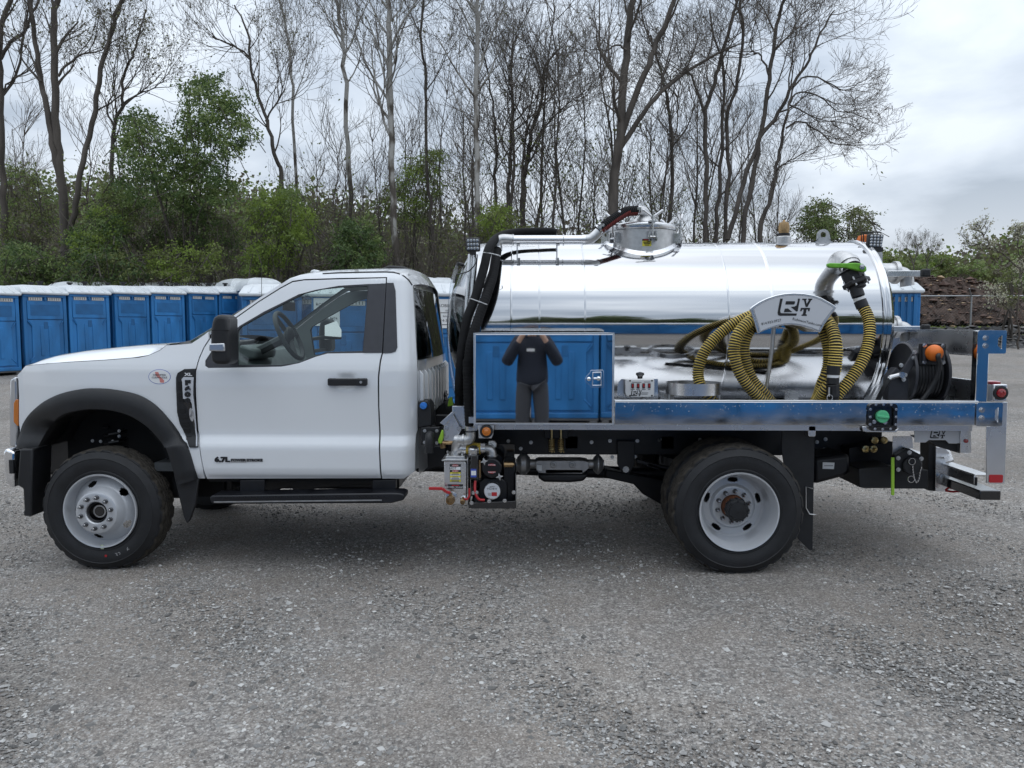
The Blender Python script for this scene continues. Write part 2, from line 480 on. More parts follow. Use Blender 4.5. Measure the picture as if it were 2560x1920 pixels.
def ground_material():
    m, nt, b = new_mat('gravel')
    N = nt.nodes.new; L = nt.links.new
    geo = N('ShaderNodeNewGeometry')
    pos = geo.outputs['Position']
    def noise(scale, detail=5, rough=0.55):
        n = N('ShaderNodeTexNoise'); n.inputs['Scale'].default_value = scale; n.inputs['Detail'].default_value = detail
        n.inputs['Roughness'].default_value = rough; L(pos, n.inputs['Vector']); return n.outputs['Fac']
    def vor(scale, feat='F1'):
        v = N('ShaderNodeTexVoronoi'); v.inputs['Scale'].default_value = scale; v.feature = feat; L(pos, v.inputs['Vector']); return v
    def rampn(fac, stops):
        r = N('ShaderNodeValToRGB'); L(fac, r.inputs[0]); e = r.color_ramp.elements
        e[0].position, e[0].color = stops[0][0], (*stops[0][1], 1)
        e[1].position, e[1].color = stops[-1][0], (*stops[-1][1], 1)
        for p, c in stops[1:-1]:
            q = e.new(p); q.color = (*c, 1)
        return r.outputs[0]
    def mixc(f, a, bb, mode='MIX'):
        x = N('ShaderNodeMixRGB'); x.blend_type = mode
        for i, s in enumerate((f, a, bb)):
            if isinstance(s, float): x.inputs[i].default_value = s
            elif isinstance(s, tuple): x.inputs[i].default_value = (*s, 1)
            else: L(s, x.inputs[i])
        return x.outputs[0]
    v1 = vor(62.0); v2 = vor(150.0); v3 = vor(24.0)
    sepc = N('ShaderNodeSeparateColor'); L(v1.outputs['Color'], sepc.inputs[0])
    sep2 = N('ShaderNodeSeparateColor'); L(v2.outputs['Color'], sep2.inputs[0])
    stone = rampn(sepc.outputs[0], [(0.0, (0.116, 0.111, 0.116)), (0.35, (0.273, 0.263, 0.263)), (0.7, (0.441, 0.430, 0.420)), (0.92, (0.630, 0.609, 0.598)), (1.0, (0.900, 0.900, 0.900))])
    grit = rampn(sep2.outputs[1], [(0.0, (0.126, 0.116, 0.111)), (0.5, (0.315, 0.290, 0.273)), (0.9, (0.504, 0.483, 0.462)), (1.0, (0.900, 0.900, 0.900))])
    fines = rampn(noise(7.0, 8), [(0.3, (0.242, 0.206, 0.181)), (0.7, (0.430, 0.378, 0.336))])
    patch = rampn(noise(0.55, 5), [(0.38, (0, 0, 0)), (0.62, (1, 1, 1))])
    patch2 = rampn(noise(3.2, 4), [(0.40, (0, 0, 0)), (0.60, (1, 1, 1))])
    gm = mixc(0.62, grit, stone)
    c = mixc(mixc(0.5, patch, patch2), gm, mixc(0.55, fines, grit))
    tone = rampn(noise(0.42, 6), [(0.36, (0.74, 0.725, 0.69)), (0.50, (0.92, 0.90, 0.86)), (0.66, (1.05, 1.03, 0.98))])
    c = mixc(1.0, c, tone, 'MULTIPLY')
    edge = rampn(v1.outputs['Distance'], [(0.0, (1, 1, 1)), (0.75, (0.55, 0.55, 0.55))])
    c = mixc(0.7, c, edge, 'MULTIPLY')
    L(c, b.inputs['Base Color'])
    b.inputs['Roughness'].default_value = 0.82
    b.inputs['Specular IOR Level'].default_value = 0.35
    h = N('ShaderNodeMath'); h.operation = 'MULTIPLY_ADD'; L(v1.outputs['Distance'], h.inputs[0]); h.inputs[1].default_value = -0.6
    h2 = N('ShaderNodeMath'); h2.operation = 'MULTIPLY'; L(v2.outputs['Distance'], h2.inputs[0]); h2.inputs[1].default_value = -0.3
    L(h2.outputs[0], h.inputs[2])
    h3 = N('ShaderNodeMath'); h3.operation = 'ADD'; L(h.outputs[0], h3.inputs[0]); L(noise(4.0, 4), h3.inputs[1])
    bp = N('ShaderNodeBump'); bp.inputs['Strength'].default_value = 0.9; bp.inputs['Distance'].default_value = 0.012
    L(h3.outputs[0], bp.inputs['Height']); L(bp.outputs[0], b.inputs['Normal'])
    return m
M['gravel'] = ground_material()

def grid_axis(segments):
    out = []
    for a, b_, st in segments:
        n = max(1, int(round((b_ - a) / st)))
        out += [a + (b_ - a) * i / n for i in range(n)]
    out.append(segments[-1][1])
    return np.array(out)
def build_ground():
    xs = grid_axis([(-1500, -200, 260), (-200, -40, 16), (-40, -8, 2), (-8, 8, 0.14), (8, 40, 2), (40, 200, 16), (200, 1500, 260)])
    ys = grid_axis([(-400, -40, 60), (-40, 0, 2), (0, 2, 0.4), (2, 9, 0.14), (9, 44, 1.2), (44, 200, 12), (200, 2600, 300)])
    XX, YY = np.meshgrid(xs, ys, indexing='ij')
    ZZ = gz_np(XX, YY)
    # shallow wheel ruts and dips
    near = np.clip(1 - np.maximum(np.abs(XX) - 7, 0) / 2, 0, 1) * np.clip((YY - 1.8) / 1, 0, 1) * np.clip((9.5 - YY) / 2, 0, 1)
    ZZ = ZZ + near * 0.006 * (np.sin(XX * 1.7 + 0.6 * np.sin(YY * 2.1)) * np.cos(YY * 1.3 + XX * 0.4) + 0.6 * np.sin(XX * 4.1 + YY * 2.9))
    v = np.stack([XX, YY, ZZ], -1).reshape(-1, 3)
    nx, ny = len(xs), len(ys)
    i = np.arange(nx * ny).reshape(nx, ny)
    f = np.stack([i[:-1, :-1], i[1:, :-1], i[1:, 1:], i[:-1, 1:]], -1).reshape(-1, 4)
    me = bpy.data.meshes.new('ground')
    me.from_pydata(v.tolist(), [], f.tolist())
    me.materials.append(M['gravel']); me.shade_smooth()
    o = bpy.data.objects.new('ground', me); COL.objects.link(o); o['kind'] = 'structure'
    o['label'] = 'grey brown crushed gravel yard'
build_ground()
def fast_mesh(name, V, Fq, mats, mi=None, smooth=False):
    """V (n,3) array, Fq (m,k) int array"""
    me = bpy.data.meshes.new(name)
    k = Fq.shape[1]
    me.vertices.add(len(V)); me.vertices.foreach_set('co', np.asarray(V, dtype=np.float32).ravel())
    me.loops.add(Fq.size); me.loops.foreach_set('vertex_index', Fq.astype(np.int32).ravel())
    me.polygons.add(len(Fq)); me.polygons.foreach_set('loop_start', np.arange(0, Fq.size, k, dtype=np.int32))
    for mm in (mats if isinstance(mats, (list, tuple)) else [mats]): me.materials.append(mm)
    if mi is not None: me.polygons.foreach_set('material_index', np.asarray(mi, dtype=np.int32))
    me.polygons.foreach_set('use_smooth', np.full(len(Fq), bool(smooth)))
    me.update(calc_edges=True); me.validate()
    return me
def link_mesh(name, me, parent=None):
    o = bpy.data.objects.new(name, me); COL.objects.link(o)
    if parent is not None: adopt(o, parent)
    return o

def stone_material(name, stops, rough=0.8):
    m, nt, b = new_mat(name)
    N = nt.nodes.new; L = nt.links.new
    g = N('ShaderNodeNewGeometry')
    r = N('ShaderNodeValToRGB'); L(g.outputs['Random Per Island'], r.inputs[0])
    e = r.color_ramp.elements
    e[0].position, e[0].color = stops[0][0], (*stops[0][1], 1)
    e[1].position, e[1].color = stops[-1][0], (*stops[-1][1], 1)
    for p, c in stops[1:-1]:
        q = e.new(p); q.color = (*c, 1)
    L(r.outputs[0], b.inputs['Base Color'])
    b.inputs['Roughness'].default_value = rough
    return m
M['stones'] = stone_material('loose_stones', [(0.0, (0.12, 0.116, 0.11)), (0.25, (0.175, 0.169, 0.16)), (0.55, (0.27, 0.262, 0.25)), (0.82, (0.41, 0.40, 0.385)), (0.95, (0.54, 0.53, 0.51)), (1.0, (0.66, 0.65, 0.62))])
OCT_V = np.array([(1, 0, 0), (-1, 0, 0), (0, 1, 0), (0, -1, 0), (0, 0, 1), (0, 0, -1)], float)
OCT_F = np.array([(0, 2, 4), (2, 1, 4), (1, 3, 4), (3, 0, 4), (2, 0, 5), (1, 2, 5), (3, 1, 5), (0, 3, 5)])
def blobs(n, centers, sizes, flat=(0.5, 0.9), seed=1, jitter=0.35):
    r = np.random.default_rng(seed)
    base = np.repeat(OCT_V[None], n, 0) * (1 + r.uniform(-jitter, jitter, (n, 6, 1))) + r.uniform(-0.25, 0.25, (n, 6, 3))
    sc = np.stack([sizes * r.uniform(0.7, 1.3, n), sizes * r.uniform(0.7, 1.3, n), sizes * r.uniform(*flat, n)], -1)
    base = base * sc[:, None, :]
    a = r.uniform(0, 2 * pi, n); ca, sa = np.cos(a), np.sin(a)
    x = base[..., 0] * ca[:, None] - base[..., 1] * sa[:, None]; y = base[..., 0] * sa[:, None] + base[..., 1] * ca[:, None]
    base = np.stack([x, y, base[..., 2]], -1)
    V = (base + centers[:, None, :]).reshape(-1, 3)
    Fc = (OCT_F[None] + (np.arange(n) * 6)[:, None, None]).reshape(-1, 3)
    return V, Fc
def build_stones():
    r = np.random.default_rng(5)
    n = 105000
    # denser towards the viewer, clustered in loose drifts
    y = 2.2 + 6.4 * r.uniform(0, 1, n * 3) ** 1.55
    x = r.uniform(-1, 1, n * 3) * (y * 0.72 + 0.3) - 0.03 * y
    d = np.sin(x * 2.3 + np.sin(y * 1.9) * 1.5) * np.cos(y * 2.7 + 0.8 * np.sin(x * 1.3)) + 0.5 * np.sin(x * 6.1 + y * 4.3)
    keep = r.uniform(0, 1, n * 3) < 0.42 + 0.26 * d
    x, y = x[keep][:n], y[keep][:n]
    n = len(x)
    size = np.clip(r.lognormal(-5.27, 0.42, n), 0.0024, 0.02)
    big = r.uniform(0, 1, n) < 0.0010
    size[big] = r.uniform(0.012, 0.022, big.sum())
    z = gz_np(x, y) + size * 0.22
    V, Fc = blobs(n, np.stack([x, y, z], -1), size, (0.4, 0.85), 6)
    o = link_mesh('gravel_stones', fast_mesh('gravel_stones', V, Fc, M['stones']))
    o['kind'] = 'stuff'; o['label'] = 'loose pale and dark stones scattered over the gravel yard'; o['category'] = 'gravel'
build_stones()

# ------------------------------------------------------------------ portable toilets
TW, TD, TE, TH = 1.10, 1.14, 2.00, 2.26      # width, depth, eave height, full height
def make_toilet(dome=False):
    t = thing('portable_toilet', 'blue portable toilet', 'portable toilet', (0, 0, 0), world_built=False)
    w, d = TW / 2, TD / 2
    sk = MB()
    for sx in (-1, 1): sk.box(sx * (w - 0.08) - 0.06, sx * (w - 0.08) + 0.06, -d - 0.02, d + 0.02, 0.0, 0.07)
    sk.box(-w, w, -d, d, 0.07, 0.11)
    sk.build('skid_base', M['skid'], t, bevel=0.008)
    b = MB()
    b.box(-w + 0.035, w - 0.035, -d + 0.03, d - 0.03, 0.11, TE + 0.02)
    for sx in (-1, 1):
        for sy in (-1, 1):   # corner posts
            b.box(sx * (w - 0.045) - 0.045, sx * (w - 0.045) + 0.045, sy * (d - 0.045) - 0.045, sy * (d - 0.045) + 0.045, 0.11, TE)
        for k in range(7):    # moulded ribs on both side walls
            yy = -d + 0.15 + k * (TD - 0.30) / 6
            x0 = sx * (w - 0.035)
            b.box(min(x0, x0 + sx * 0.026), max(x0, x0 + sx * 0.026), yy - 0.028, yy + 0.028, 0.2, TE - 0.06)
    b.box(-w + 0.01, w - 0.01, -d - 0.012, -d + 0.04, 0.11, 0.2)
    b.box(-w + 0.01, w - 0.01, -d - 0.012, -d + 0.04, TE - 0.075, TE)
    b.build('body', M['blue'], t, bevel=0.014)
    # moulded rear panel: upper field with its recess painted in darker blue, tall lower field with slanted ribs
    p = MB()
    y0 = -d + 0.03
    p.prism(rrect(-w + 0.10, w - 0.10, 1.36, 1.83, 0.03), y0 - 0.03, y0)
    p.prism([(-w + 0.12, 1.34), (w - 0.12, 1.34), (w - 0.20, 1.22), (w - 0.20, 0.40), (w - 0.12, 0.24), (-w + 0.12, 0.24), (-w + 0.20, 0.40), (-w + 0.20, 1.22)], y0 - 0.022, y0)
    p.box(-0.15, -0.06, y0 - 0.036, y0 - 0.02, 0.42, 1.2); p.box(0.06, 0.15, y0 - 0.036, y0 - 0.02, 0.42, 1.2)
    for sx in (-1, 1):
        p.beam((sx * (w - 0.21), y0 - 0.024, 1.18), (sx * (w - 0.10), y0 - 0.024, 1.33), 0.022, 0.02, up=(0, 1, 0))
        p.beam((sx * (w - 0.24), y0 - 0.024, 0.42), (sx * (w - 0.12), y0 - 0.024, 0.30), 0.022, 0.02, up=(0, 1, 0))
    p.box(-0.02, 0.02, y0 - 0.05, y0, 1.84, TE - 0.07)
    p.build('back_panel', M['blue'], t, bevel=0.010)
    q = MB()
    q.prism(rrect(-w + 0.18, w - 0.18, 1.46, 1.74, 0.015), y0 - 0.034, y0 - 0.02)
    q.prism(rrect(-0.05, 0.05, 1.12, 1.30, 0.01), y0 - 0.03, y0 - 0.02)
    q.build('recess_shade_panel', M['blue_shade'], t, bevel=0.004)  # raised plates; the shade of a recess is put into their darker blue
    for sx in (-1, 1):
        g = MB()
        cx = sx * 0.24
        g.box(cx - 0.16, cx + 0.16, y0 - 0.012, y0 - 0.004, 1.845, 1.925, 1)
        for k in range(6):
            g.box(cx - 0.16 + k * 0.058, cx - 0.16 + k * 0.058 + 0.040, y0 - 0.020, y0 - 0.011, 1.855, 1.915)
        g.box(cx - 0.17, cx + 0.17, y0 - 0.024, y0 - 0.010, 1.915, 1.932); g.box(cx - 0.17, cx + 0.17, y0 - 0.024, y0 - 0.010, 1.84, 1.854)
        g.build('vent', [M['vent_w'], M['inkgrey']], t)
    r = MB()
    def rect(hx, hy, z): return [(-hx, -hy, z), (hx, -hy, z), (hx, hy, z), (-hx, hy, z)]
    if not dome:
        lv = [rect(w + 0.03, d + 0.05, TE - 0.005), rect(w + 0.045, d + 0.065, TE + 0.015), rect(w + 0.045, d + 0.065, TE + 0.05), rect(w - 0.02, d - 0.16, TE + 0.20), rect(w - 0.16, d - 0.30, TE + 0.245)]
    else:
        lv = [rect(w + 0.03, d + 0.05, TE - 0.005), rect(w + 0.045, d + 0.065, TE + 0.03)]
        for k in range(1, 8):
            a = k / 7 * pi / 2
            lv.append(rect((w + 0.045) * cos(a) ** 0.8 + 0.02, (d + 0.065) * cos(a) ** 0.8 + 0.02, TE + 0.03 + 0.40 * sin(a)))
    v = [p_ for l_ in lv for p_ in l_]
    f = [(3, 2, 1, 0)]
    for i in range(len(lv) - 1):
        for j in range(4):
            f.append((i * 4 + j, i * 4 + (j + 1) % 4, i * 4 + 4 + (j + 1) % 4, i * 4 + 4 + j))
    n0 = (len(lv) - 1) * 4
    f.append((n0, n0 + 1, n0 + 2, n0 + 3))
    r.add(v, f)
    if not dome:
        for k in range(-2, 3):
            r.beam((k * 0.21, -d - 0.045, TE + 0.062), (k * 0.19, -d + 0.17, TE + 0.205), 0.05, 0.025)
    r.build('roof', M['roof_w'], t, bevel=0.012, smooth=50)
    vp = MB()
    vp.cyl((w - 0.20, d - 0.28, TE + 0.10), (w - 0.20, d - 0.28, TE + (0.36 if not dome else 0.40)), 0.05, 10)
    vp.cyl((w - 0.20, d - 0.28, TE + (0.345 if not dome else 0.385)), (w - 0.20, d - 0.28, TE + (0.39 if not dome else 0.43)), 0.085, 10)
    vp.build('vent_pipe', M['black'], t)
    return t
TOILET = make_toilet(False)
TOILET_D = make_toilet(True)
_used = {False: False, True: False}
def place_toilet(x, y, rz, label, group, dome=False, z=None):
    src = TOILET_D if dome else TOILET
    if not _used[dome]: o = src; _used[dome] = True
    else: o = copy_tree(src)
    o.location = (x, y, gz(x, y) if z is None else z)
    o.rotation_euler = (0, 0, rz)
    o['label'] = label; o['category'] = 'portable toilet'; o['group'] = group
    return o
def add_sign(t, x, z, w=0.46, h=0.50, yside=None):
    y0 = -TD / 2 - 0.022
    s = MB(); s.prism(rrect(x - w / 2, x + w / 2, z - h / 2, z + h / 2, 0.01), y0, y0 + 0.012)
    o = s.build('sign', M['label_white'], t)
    tx = lambda n, s_, dz, size, m_='ink': text('lettering', s_, (x, y0 - 0.002, z + dz), size, M[m_], o)
    tx('a', 'ROBINSON', h * 0.27, w * 0.165); tx('b', 'SERVICE', h * 0.10, w * 0.085, 'inkgrey')
    ln = MB(); ln.box(x - w * 0.42, x + w * 0.42, y0 - 0.0025, y0 - 0.0005, z + h * 0.018, z + h * 0.04); ln.build('rule', M['ink'], o)
    tx('c', 'Bellefonte, Pa.', -h * 0.09, w * 0.085, 'inkgrey'); tx('d', '814-355-8474', -h * 0.24, w * 0.145); bar((x, y0 - 0.002, z - h * 0.38), w * 0.62, h * 0.03, M['inkgrey'], o)
ORD = ['first', 'second', 'third', 'fourth', 'fifth', 'sixth', 'seventh', 'eighth', 'ninth', 'tenth', 'eleventh', 'twelfth', 'thirteenth', 'fourteenth', 'fifteenth', 'sixteenth', 'seventeenth', 'eighteenth']
def build_toilets():
    a = radians(61)
    c, s = cos(a), sin(a)
    # row receding from the left edge of the picture behind the bonnet
    p0 = W(84.6, 800, 20.0)
    step = 1.20
    jit = [0.03, 0, -0.05, 0.06, -0.02, 0.07, -0.03, 0.04, 0.0, 0.02, 0.0]
    for i in range(-1, 9):
        x = p0.x + step * i * c; y = 20.0 + step * i * s
        lab = ['blue portable toilet cut by the left edge of the picture', 'blue portable toilet seen whole, leftmost past the one cut by the picture edge', 'third blue portable toilet from the left of the front row', 'fourth blue portable toilet from the left of the front row',
               'fifth blue portable toilet from the left of the front row', 'sixth blue portable toilet with its side wall showing, above the white bonnet', 'seventh portable toilet of the front row, left of the door mirror', 'eighth portable toilet of the front row, just above the door mirror',
               'portable toilet of the front row behind the white windscreen pillar', 'last portable toilet of the front row, hidden behind the truck cab'][i + 1]
        place_toilet(x, y, a + jit[i + 1], lab, 'front row of blue portable toilets')
    # rows behind it, of which only roofs show
    for row, (dx, dy, dome, n, nm) in enumerate(((-2.6, 1.6, False, 12, 'second'), (-1.2, 7.5, True, 12, 'third'), (0.2, 10.2, True, 12, 'back'))):
        for i in range(n):
            x = p0.x + dx + 1.26 * (i - 2) * cos(radians(50)) ; y = 20.0 + dy + 1.0 * (i - 2) * sin(radians(50)) * 0.8
            if (abs(x) / y > 0.75 and row == 0) or x / y > -0.31: continue
            place_toilet(x, y, radians(50) + RNG.uniform(-0.05, 0.05), 'white toilet roof showing over the front row, in the %s row back' % nm, 'portable toilets of the %s row' % nm, dome)
    # toilets right behind the cab, with company signs
    specs = [(690, 15.2, 12, 'portable toilet seen over the cowl at the foot of the windscreen'), (760, 15.6, 6, 'portable toilet with a phone number sign seen through the windscreen past the steering wheel'),
             (862, 14.6, 10, 'portable toilet with a sign seen through the side window above the far mirror'), (985, 15.4, 4, 'portable toilet hidden behind the cab corner'),
             (1098, 13.9, 16, 'portable toilet with a cut off sign in the gap between cab and tank'), (1195, 15.3, 10, 'portable toilet behind the front head of the tank')]
    for k, (px, Y, rz, lab) in enumerate(specs):
        x = W(px, 815, Y).x
        t = place_toilet(x, Y, radians(rz), lab, 'portable toilets behind the cab')
        if k == 1: add_sign(t, -0.18, 1.66)
        if k == 2: add_sign(t, -0.28, 1.72)
        if k == 4: add_sign(t, 0.08, 1.70)
    for k, (px, Y) in enumerate(((1052, 24.0), (1104, 25.4), (650, 25.0), (600, 26.5))):
        place_toilet(W(px, 815, Y).x, Y, radians(20 + 9 * k), ['white domed toilet roof right of the roof lamp on the cab', 'white domed toilet roof left of the front tank head', 'white domed toilet roof left of the windscreen top', 'white domed toilet roof behind the mast antenna'][k], 'domed portable toilets near the cab', True, z=gz(0, Y) + 0.10)
    for k, (px, Y, rz) in enumerate(((2196, 15.2, -6),)):
        t = place_toilet(W(px, 815, Y).x, Y, radians(rz), 'ribbed blue portable toilet standing alone behind the rear of the tank', 'lone portable toilet')
        r = MB()
        for j in range(9):
            xx = -TW / 2 + 0.10 + j * (TW - 0.2) / 8
            r.box(xx - 0.032, xx + 0.032, -TD / 2 - 0.035, -TD / 2 - 0.012, 0.2, TE - 0.02)
        r.build('ribbed_wall', M['blue'], t, bevel=0.01)
    # row behind the photographer, seen mirrored in tank, tool box and rail
    for i in range(16):
        x = 0.56 + (i - 7) * 1.12
        place_toilet(x, -3.34 - 0.03 * (i % 3), pi + RNG.uniform(-0.04, 0.04), 'blue portable toilet mirrored in the polished truck body', 'portable toilets behind the photographer')
build_toilets()

# ------------------------------------------------------------------ trees
def leaf_material(name, cols, trans=0.35):
    m, nt, b = new_mat(name)
    N = nt.nodes.new; L = nt.links.new
    g = N('ShaderNodeNewGeometry')
    r = N('ShaderNodeValToRGB'); L(g.outputs['Random Per Island'], r.inputs[0])
    e = r.color_ramp.elements
    e[0].position, e[0].color = 0.0, (*cols[0], 1)
    e[1].position, e[1].color = 1.0, (*cols[-1], 1)
    for i, c in enumerate(cols[1:-1]):
        q = e.new((i + 1) / (len(cols) - 1)); q.color = (*c, 1)
    L(r.outputs[0], b.inputs['Base Color'])
    b.inputs['Roughness'].default_value = 0.6
    tr = N('ShaderNodeBsdfTranslucent'); L(r.outputs[0], tr.inputs[0])
    ms = N('ShaderNodeMixShader'); ms.inputs[0].default_value = trans
    L(b.outputs[0], ms.inputs[1]); L(tr.outputs[0], ms.inputs[2])
    L(ms.outputs[0], nt.nodes['Material Output'].inputs['Surface'])
    return m
M['bark_dark'] = mat('dark_bark', (0.085, 0.073, 0.063), 0.9, var=0.35, vscale=4, stretch=(1, 1, 0.25))
M['bark_brown'] = mat('brown_bark', (0.085, 0.070, 0.058), 0.9, var=0.35, vscale=4, stretch=(1, 1, 0.25))
def sycamore_bark():
    m, nt, b = new_mat('sycamore_bark')
    N = nt.nodes.new; L = nt.links.new
    tc = N('ShaderNodeTexCoord')
    mp = N('ShaderNodeMapping'); mp.inputs['Scale'].default_value = (1, 1, 0.4); L(tc.outputs['Object'], mp.inputs[0])
    n = N('ShaderNodeTexNoise'); n.inputs['Scale'].default_value = 3.2; n.inputs['Detail'].default_value = 7; L(mp.outputs[0], n.inputs['Vector'])
    sep = N('ShaderNodeSeparateXYZ'); L(tc.outputs['Object'], sep.inputs[0])
    h = N('ShaderNodeMapRange'); L(sep.outputs['Z'], h.inputs['Value'])
    h.inputs['From Min'].default_value = 2; h.inputs['From Max'].default_value = 15; h.inputs['To Min'].default_value = -0.16; h.inputs['To Max'].default_value = 0.10
    a = N('ShaderNodeMath'); a.operation = 'ADD'; L(n.outputs['Fac'], a.inputs[0]); L(h.outputs[0], a.inputs[1])
    r = N('ShaderNodeValToRGB'); L(a.outputs[0], r.inputs[0])
    e = r.color_ramp.elements
    e[0].position, e[0].color = 0.40, (0.085, 0.072, 0.060, 1)
    e[1].position, e[1].color = 0.52, (0.36, 0.35, 0.33, 1)
    q = e.new(0.45); q.color = (0.17, 0.155, 0.135, 1)
    L(r.outputs[0], b.inputs['Base Color']); b.inputs['Roughness'].default_value = 0.85
    return m
M['bark_syc'] = sycamore_bark()
M['twig'] = mat('twig_bark', (0.15, 0.13, 0.112), 0.9)
M['twig_pale'] = mat('pale_twig_bark', (0.19, 0.172, 0.155), 0.9)
M['leaf_mid'] = leaf_material('leaf_mid_green', [(0.089, 0.137, 0.036), (0.137, 0.201, 0.055), (0.193, 0.258, 0.081), (0.274, 0.322, 0.137)], 0.4)
M['leaf_dark'] = leaf_material('leaf_dark_green', [(0.050, 0.088, 0.030), (0.084, 0.138, 0.043), (0.126, 0.185, 0.060)], 0.35)
M['leaf_spring'] = leaf_material('leaf_spring_green', [(0.132, 0.198, 0.033), (0.198, 0.277, 0.046), (0.264, 0.343, 0.073)], 0.45)
M['leaf_olive'] = leaf_material('leaf_olive', [(0.088, 0.105, 0.035), (0.150, 0.176, 0.053), (0.211, 0.246, 0.079)])
M['leaf_brown'] = leaf_material('leaf_brown_grey', [(0.092, 0.076, 0.056), (0.135, 0.115, 0.081), (0.126, 0.144, 0.059)])
M['blossom'] = leaf_material('cream_blossom', [(0.45, 0.43, 0.32), (0.60, 0.58, 0.47), (0.30, 0.33, 0.16)], 0.4)
M['bud'] = leaf_material('pale_buds', [(0.10, 0.10, 0.055), (0.16, 0.17, 0.08), (0.14, 0.12, 0.08)])

class Limbs:
    """collects tapered tubes as arrays"""
    def __init__(self): self.V = []; self.F = []; self.n = 0
    def tube(self, P, R, k):
        P = np.asarray(P, float); R = np.asarray(R, float); m = len(P)
        T = np.empty_like(P); T[1:-1] = P[2:] - P[:-2]; T[0] = P[1] - P[0]; T[-1] = P[-1] - P[-2]
        T /= np.maximum(np.linalg.norm(T, axis=1, keepdims=True), 1e-9)
        ref = np.array((0.31, 0.95, 0.02)); 
        U = np.cross(T, ref); U /= np.maximum(np.linalg.norm(U, axis=1, keepdims=True), 1e-9)
        Wv = np.cross(T, U)
        a = np.arange(k) * 2 * pi / k
        V = P[:, None, :] + (U[:, None, :] * np.cos(a)[None, :, None] + Wv[:, None, :] * np.sin(a)[None, :, None]) * R[:, None, None]
        i = np.arange(m * k).reshape(m, k) + self.n
        f = np.stack([i[:-1], np.roll(i, -1, 1)[:-1], np.roll(i, -1, 1)[1:], i[1:]], -1).reshape(-1, 4)
        self.V.append(V.reshape(-1, 3)); self.F.append(f); self.n += m * k
    def obj(self, name, material, parent, kind=None):
        o = link_mesh(name, fast_mesh(name, np.concatenate(self.V), np.concatenate(self.F), material, smooth=True), parent)
        if kind: o['kind'] = kind
        return o
def quads(C, size, seed=0, aspect=1.6, updir=None):
    r = np.random.default_rng(seed); n = len(C)
    d = r.normal(size=(n, 3)); d /= np.linalg.norm(d, axis=1, keepdims=True)
    e = np.cross(d, r.normal(size=(n, 3))); e /= np.maximum(np.linalg.norm(e, axis=1, keepdims=True), 1e-9)
    s = (size * r.uniform(0.6, 1.3, n))[:, None]
    a = d * s * aspect; b = e * s
    V = np.stack([C - a, C + b * 0.9 - a * 0.1, C + a, C - b * 0.9 - a * 0.1], 1).reshape(-1, 3)
    Fq = np.arange(n * 4).reshape(n, 4)
    return V, Fq
def rnd_perp(rng, d):
    v = np.array([rng.gauss(0, 1), rng.gauss(0, 1), rng.gauss(0, 1)])
    v -= d * v.dot(d)
    return v / max(1e-6, np.linalg.norm(v))
def branch(rng, big, fine, tips, p, d, L, r, lvl, maxlvl, up=0.25, wob=0.22, nch=(7, 6, 4), ang=(0.6, 0.9), minr=0.007, droop=0.0):
    ns = 5 if lvl == 0 else (4 if lvl == 1 else 3)
    pts = [np.array(p, float)]; dd = np.array(d, float); st = L / ns
    dirs = [dd.copy()]
    for i in range(ns):
        dd = dd + rnd_perp(rng, dd) * wob * rng.uniform(0.3, 1.0)
        dd[2] += up * 0.5 - droop * (i / ns)
        dd /= np.linalg.norm(dd)
        pts.append(pts[-1] + dd * st); dirs.append(dd.copy())
    rad = np.linspace(r, max(minr, r * 0.35), ns + 1)
    (big if lvl <= 0 else fine).tube(pts, rad, 5 if r > 0.03 else 3)
    if lvl >= maxlvl:
        tips.append(pts[-1]); tips.append(pts[-2]); return
    n = nch[min(lvl, len(nch) - 1)]
    for k in range(n):
        t = 0.25 + 0.75 * (k + rng.uniform(0.1, 0.9)) / n
        j = min(ns - 1, int(t * ns)); fr = t * ns - j
        q = pts[j] * (1 - fr) + pts[j + 1] * fr
        a = rng.uniform(*ang)
        nd = dirs[j + 1] * cos(a) + rnd_perp(rng, dirs[j + 1]) * sin(a)
        branch(rng, big, fine, tips, q, nd, L * rng.uniform(0.5, 0.78) * (1.15 - 0.4 * t), max(minr, r * 0.48 * (1.1 - 0.5 * t)), lvl + 1, maxlvl, up, wob, nch, ang, minr, droop)
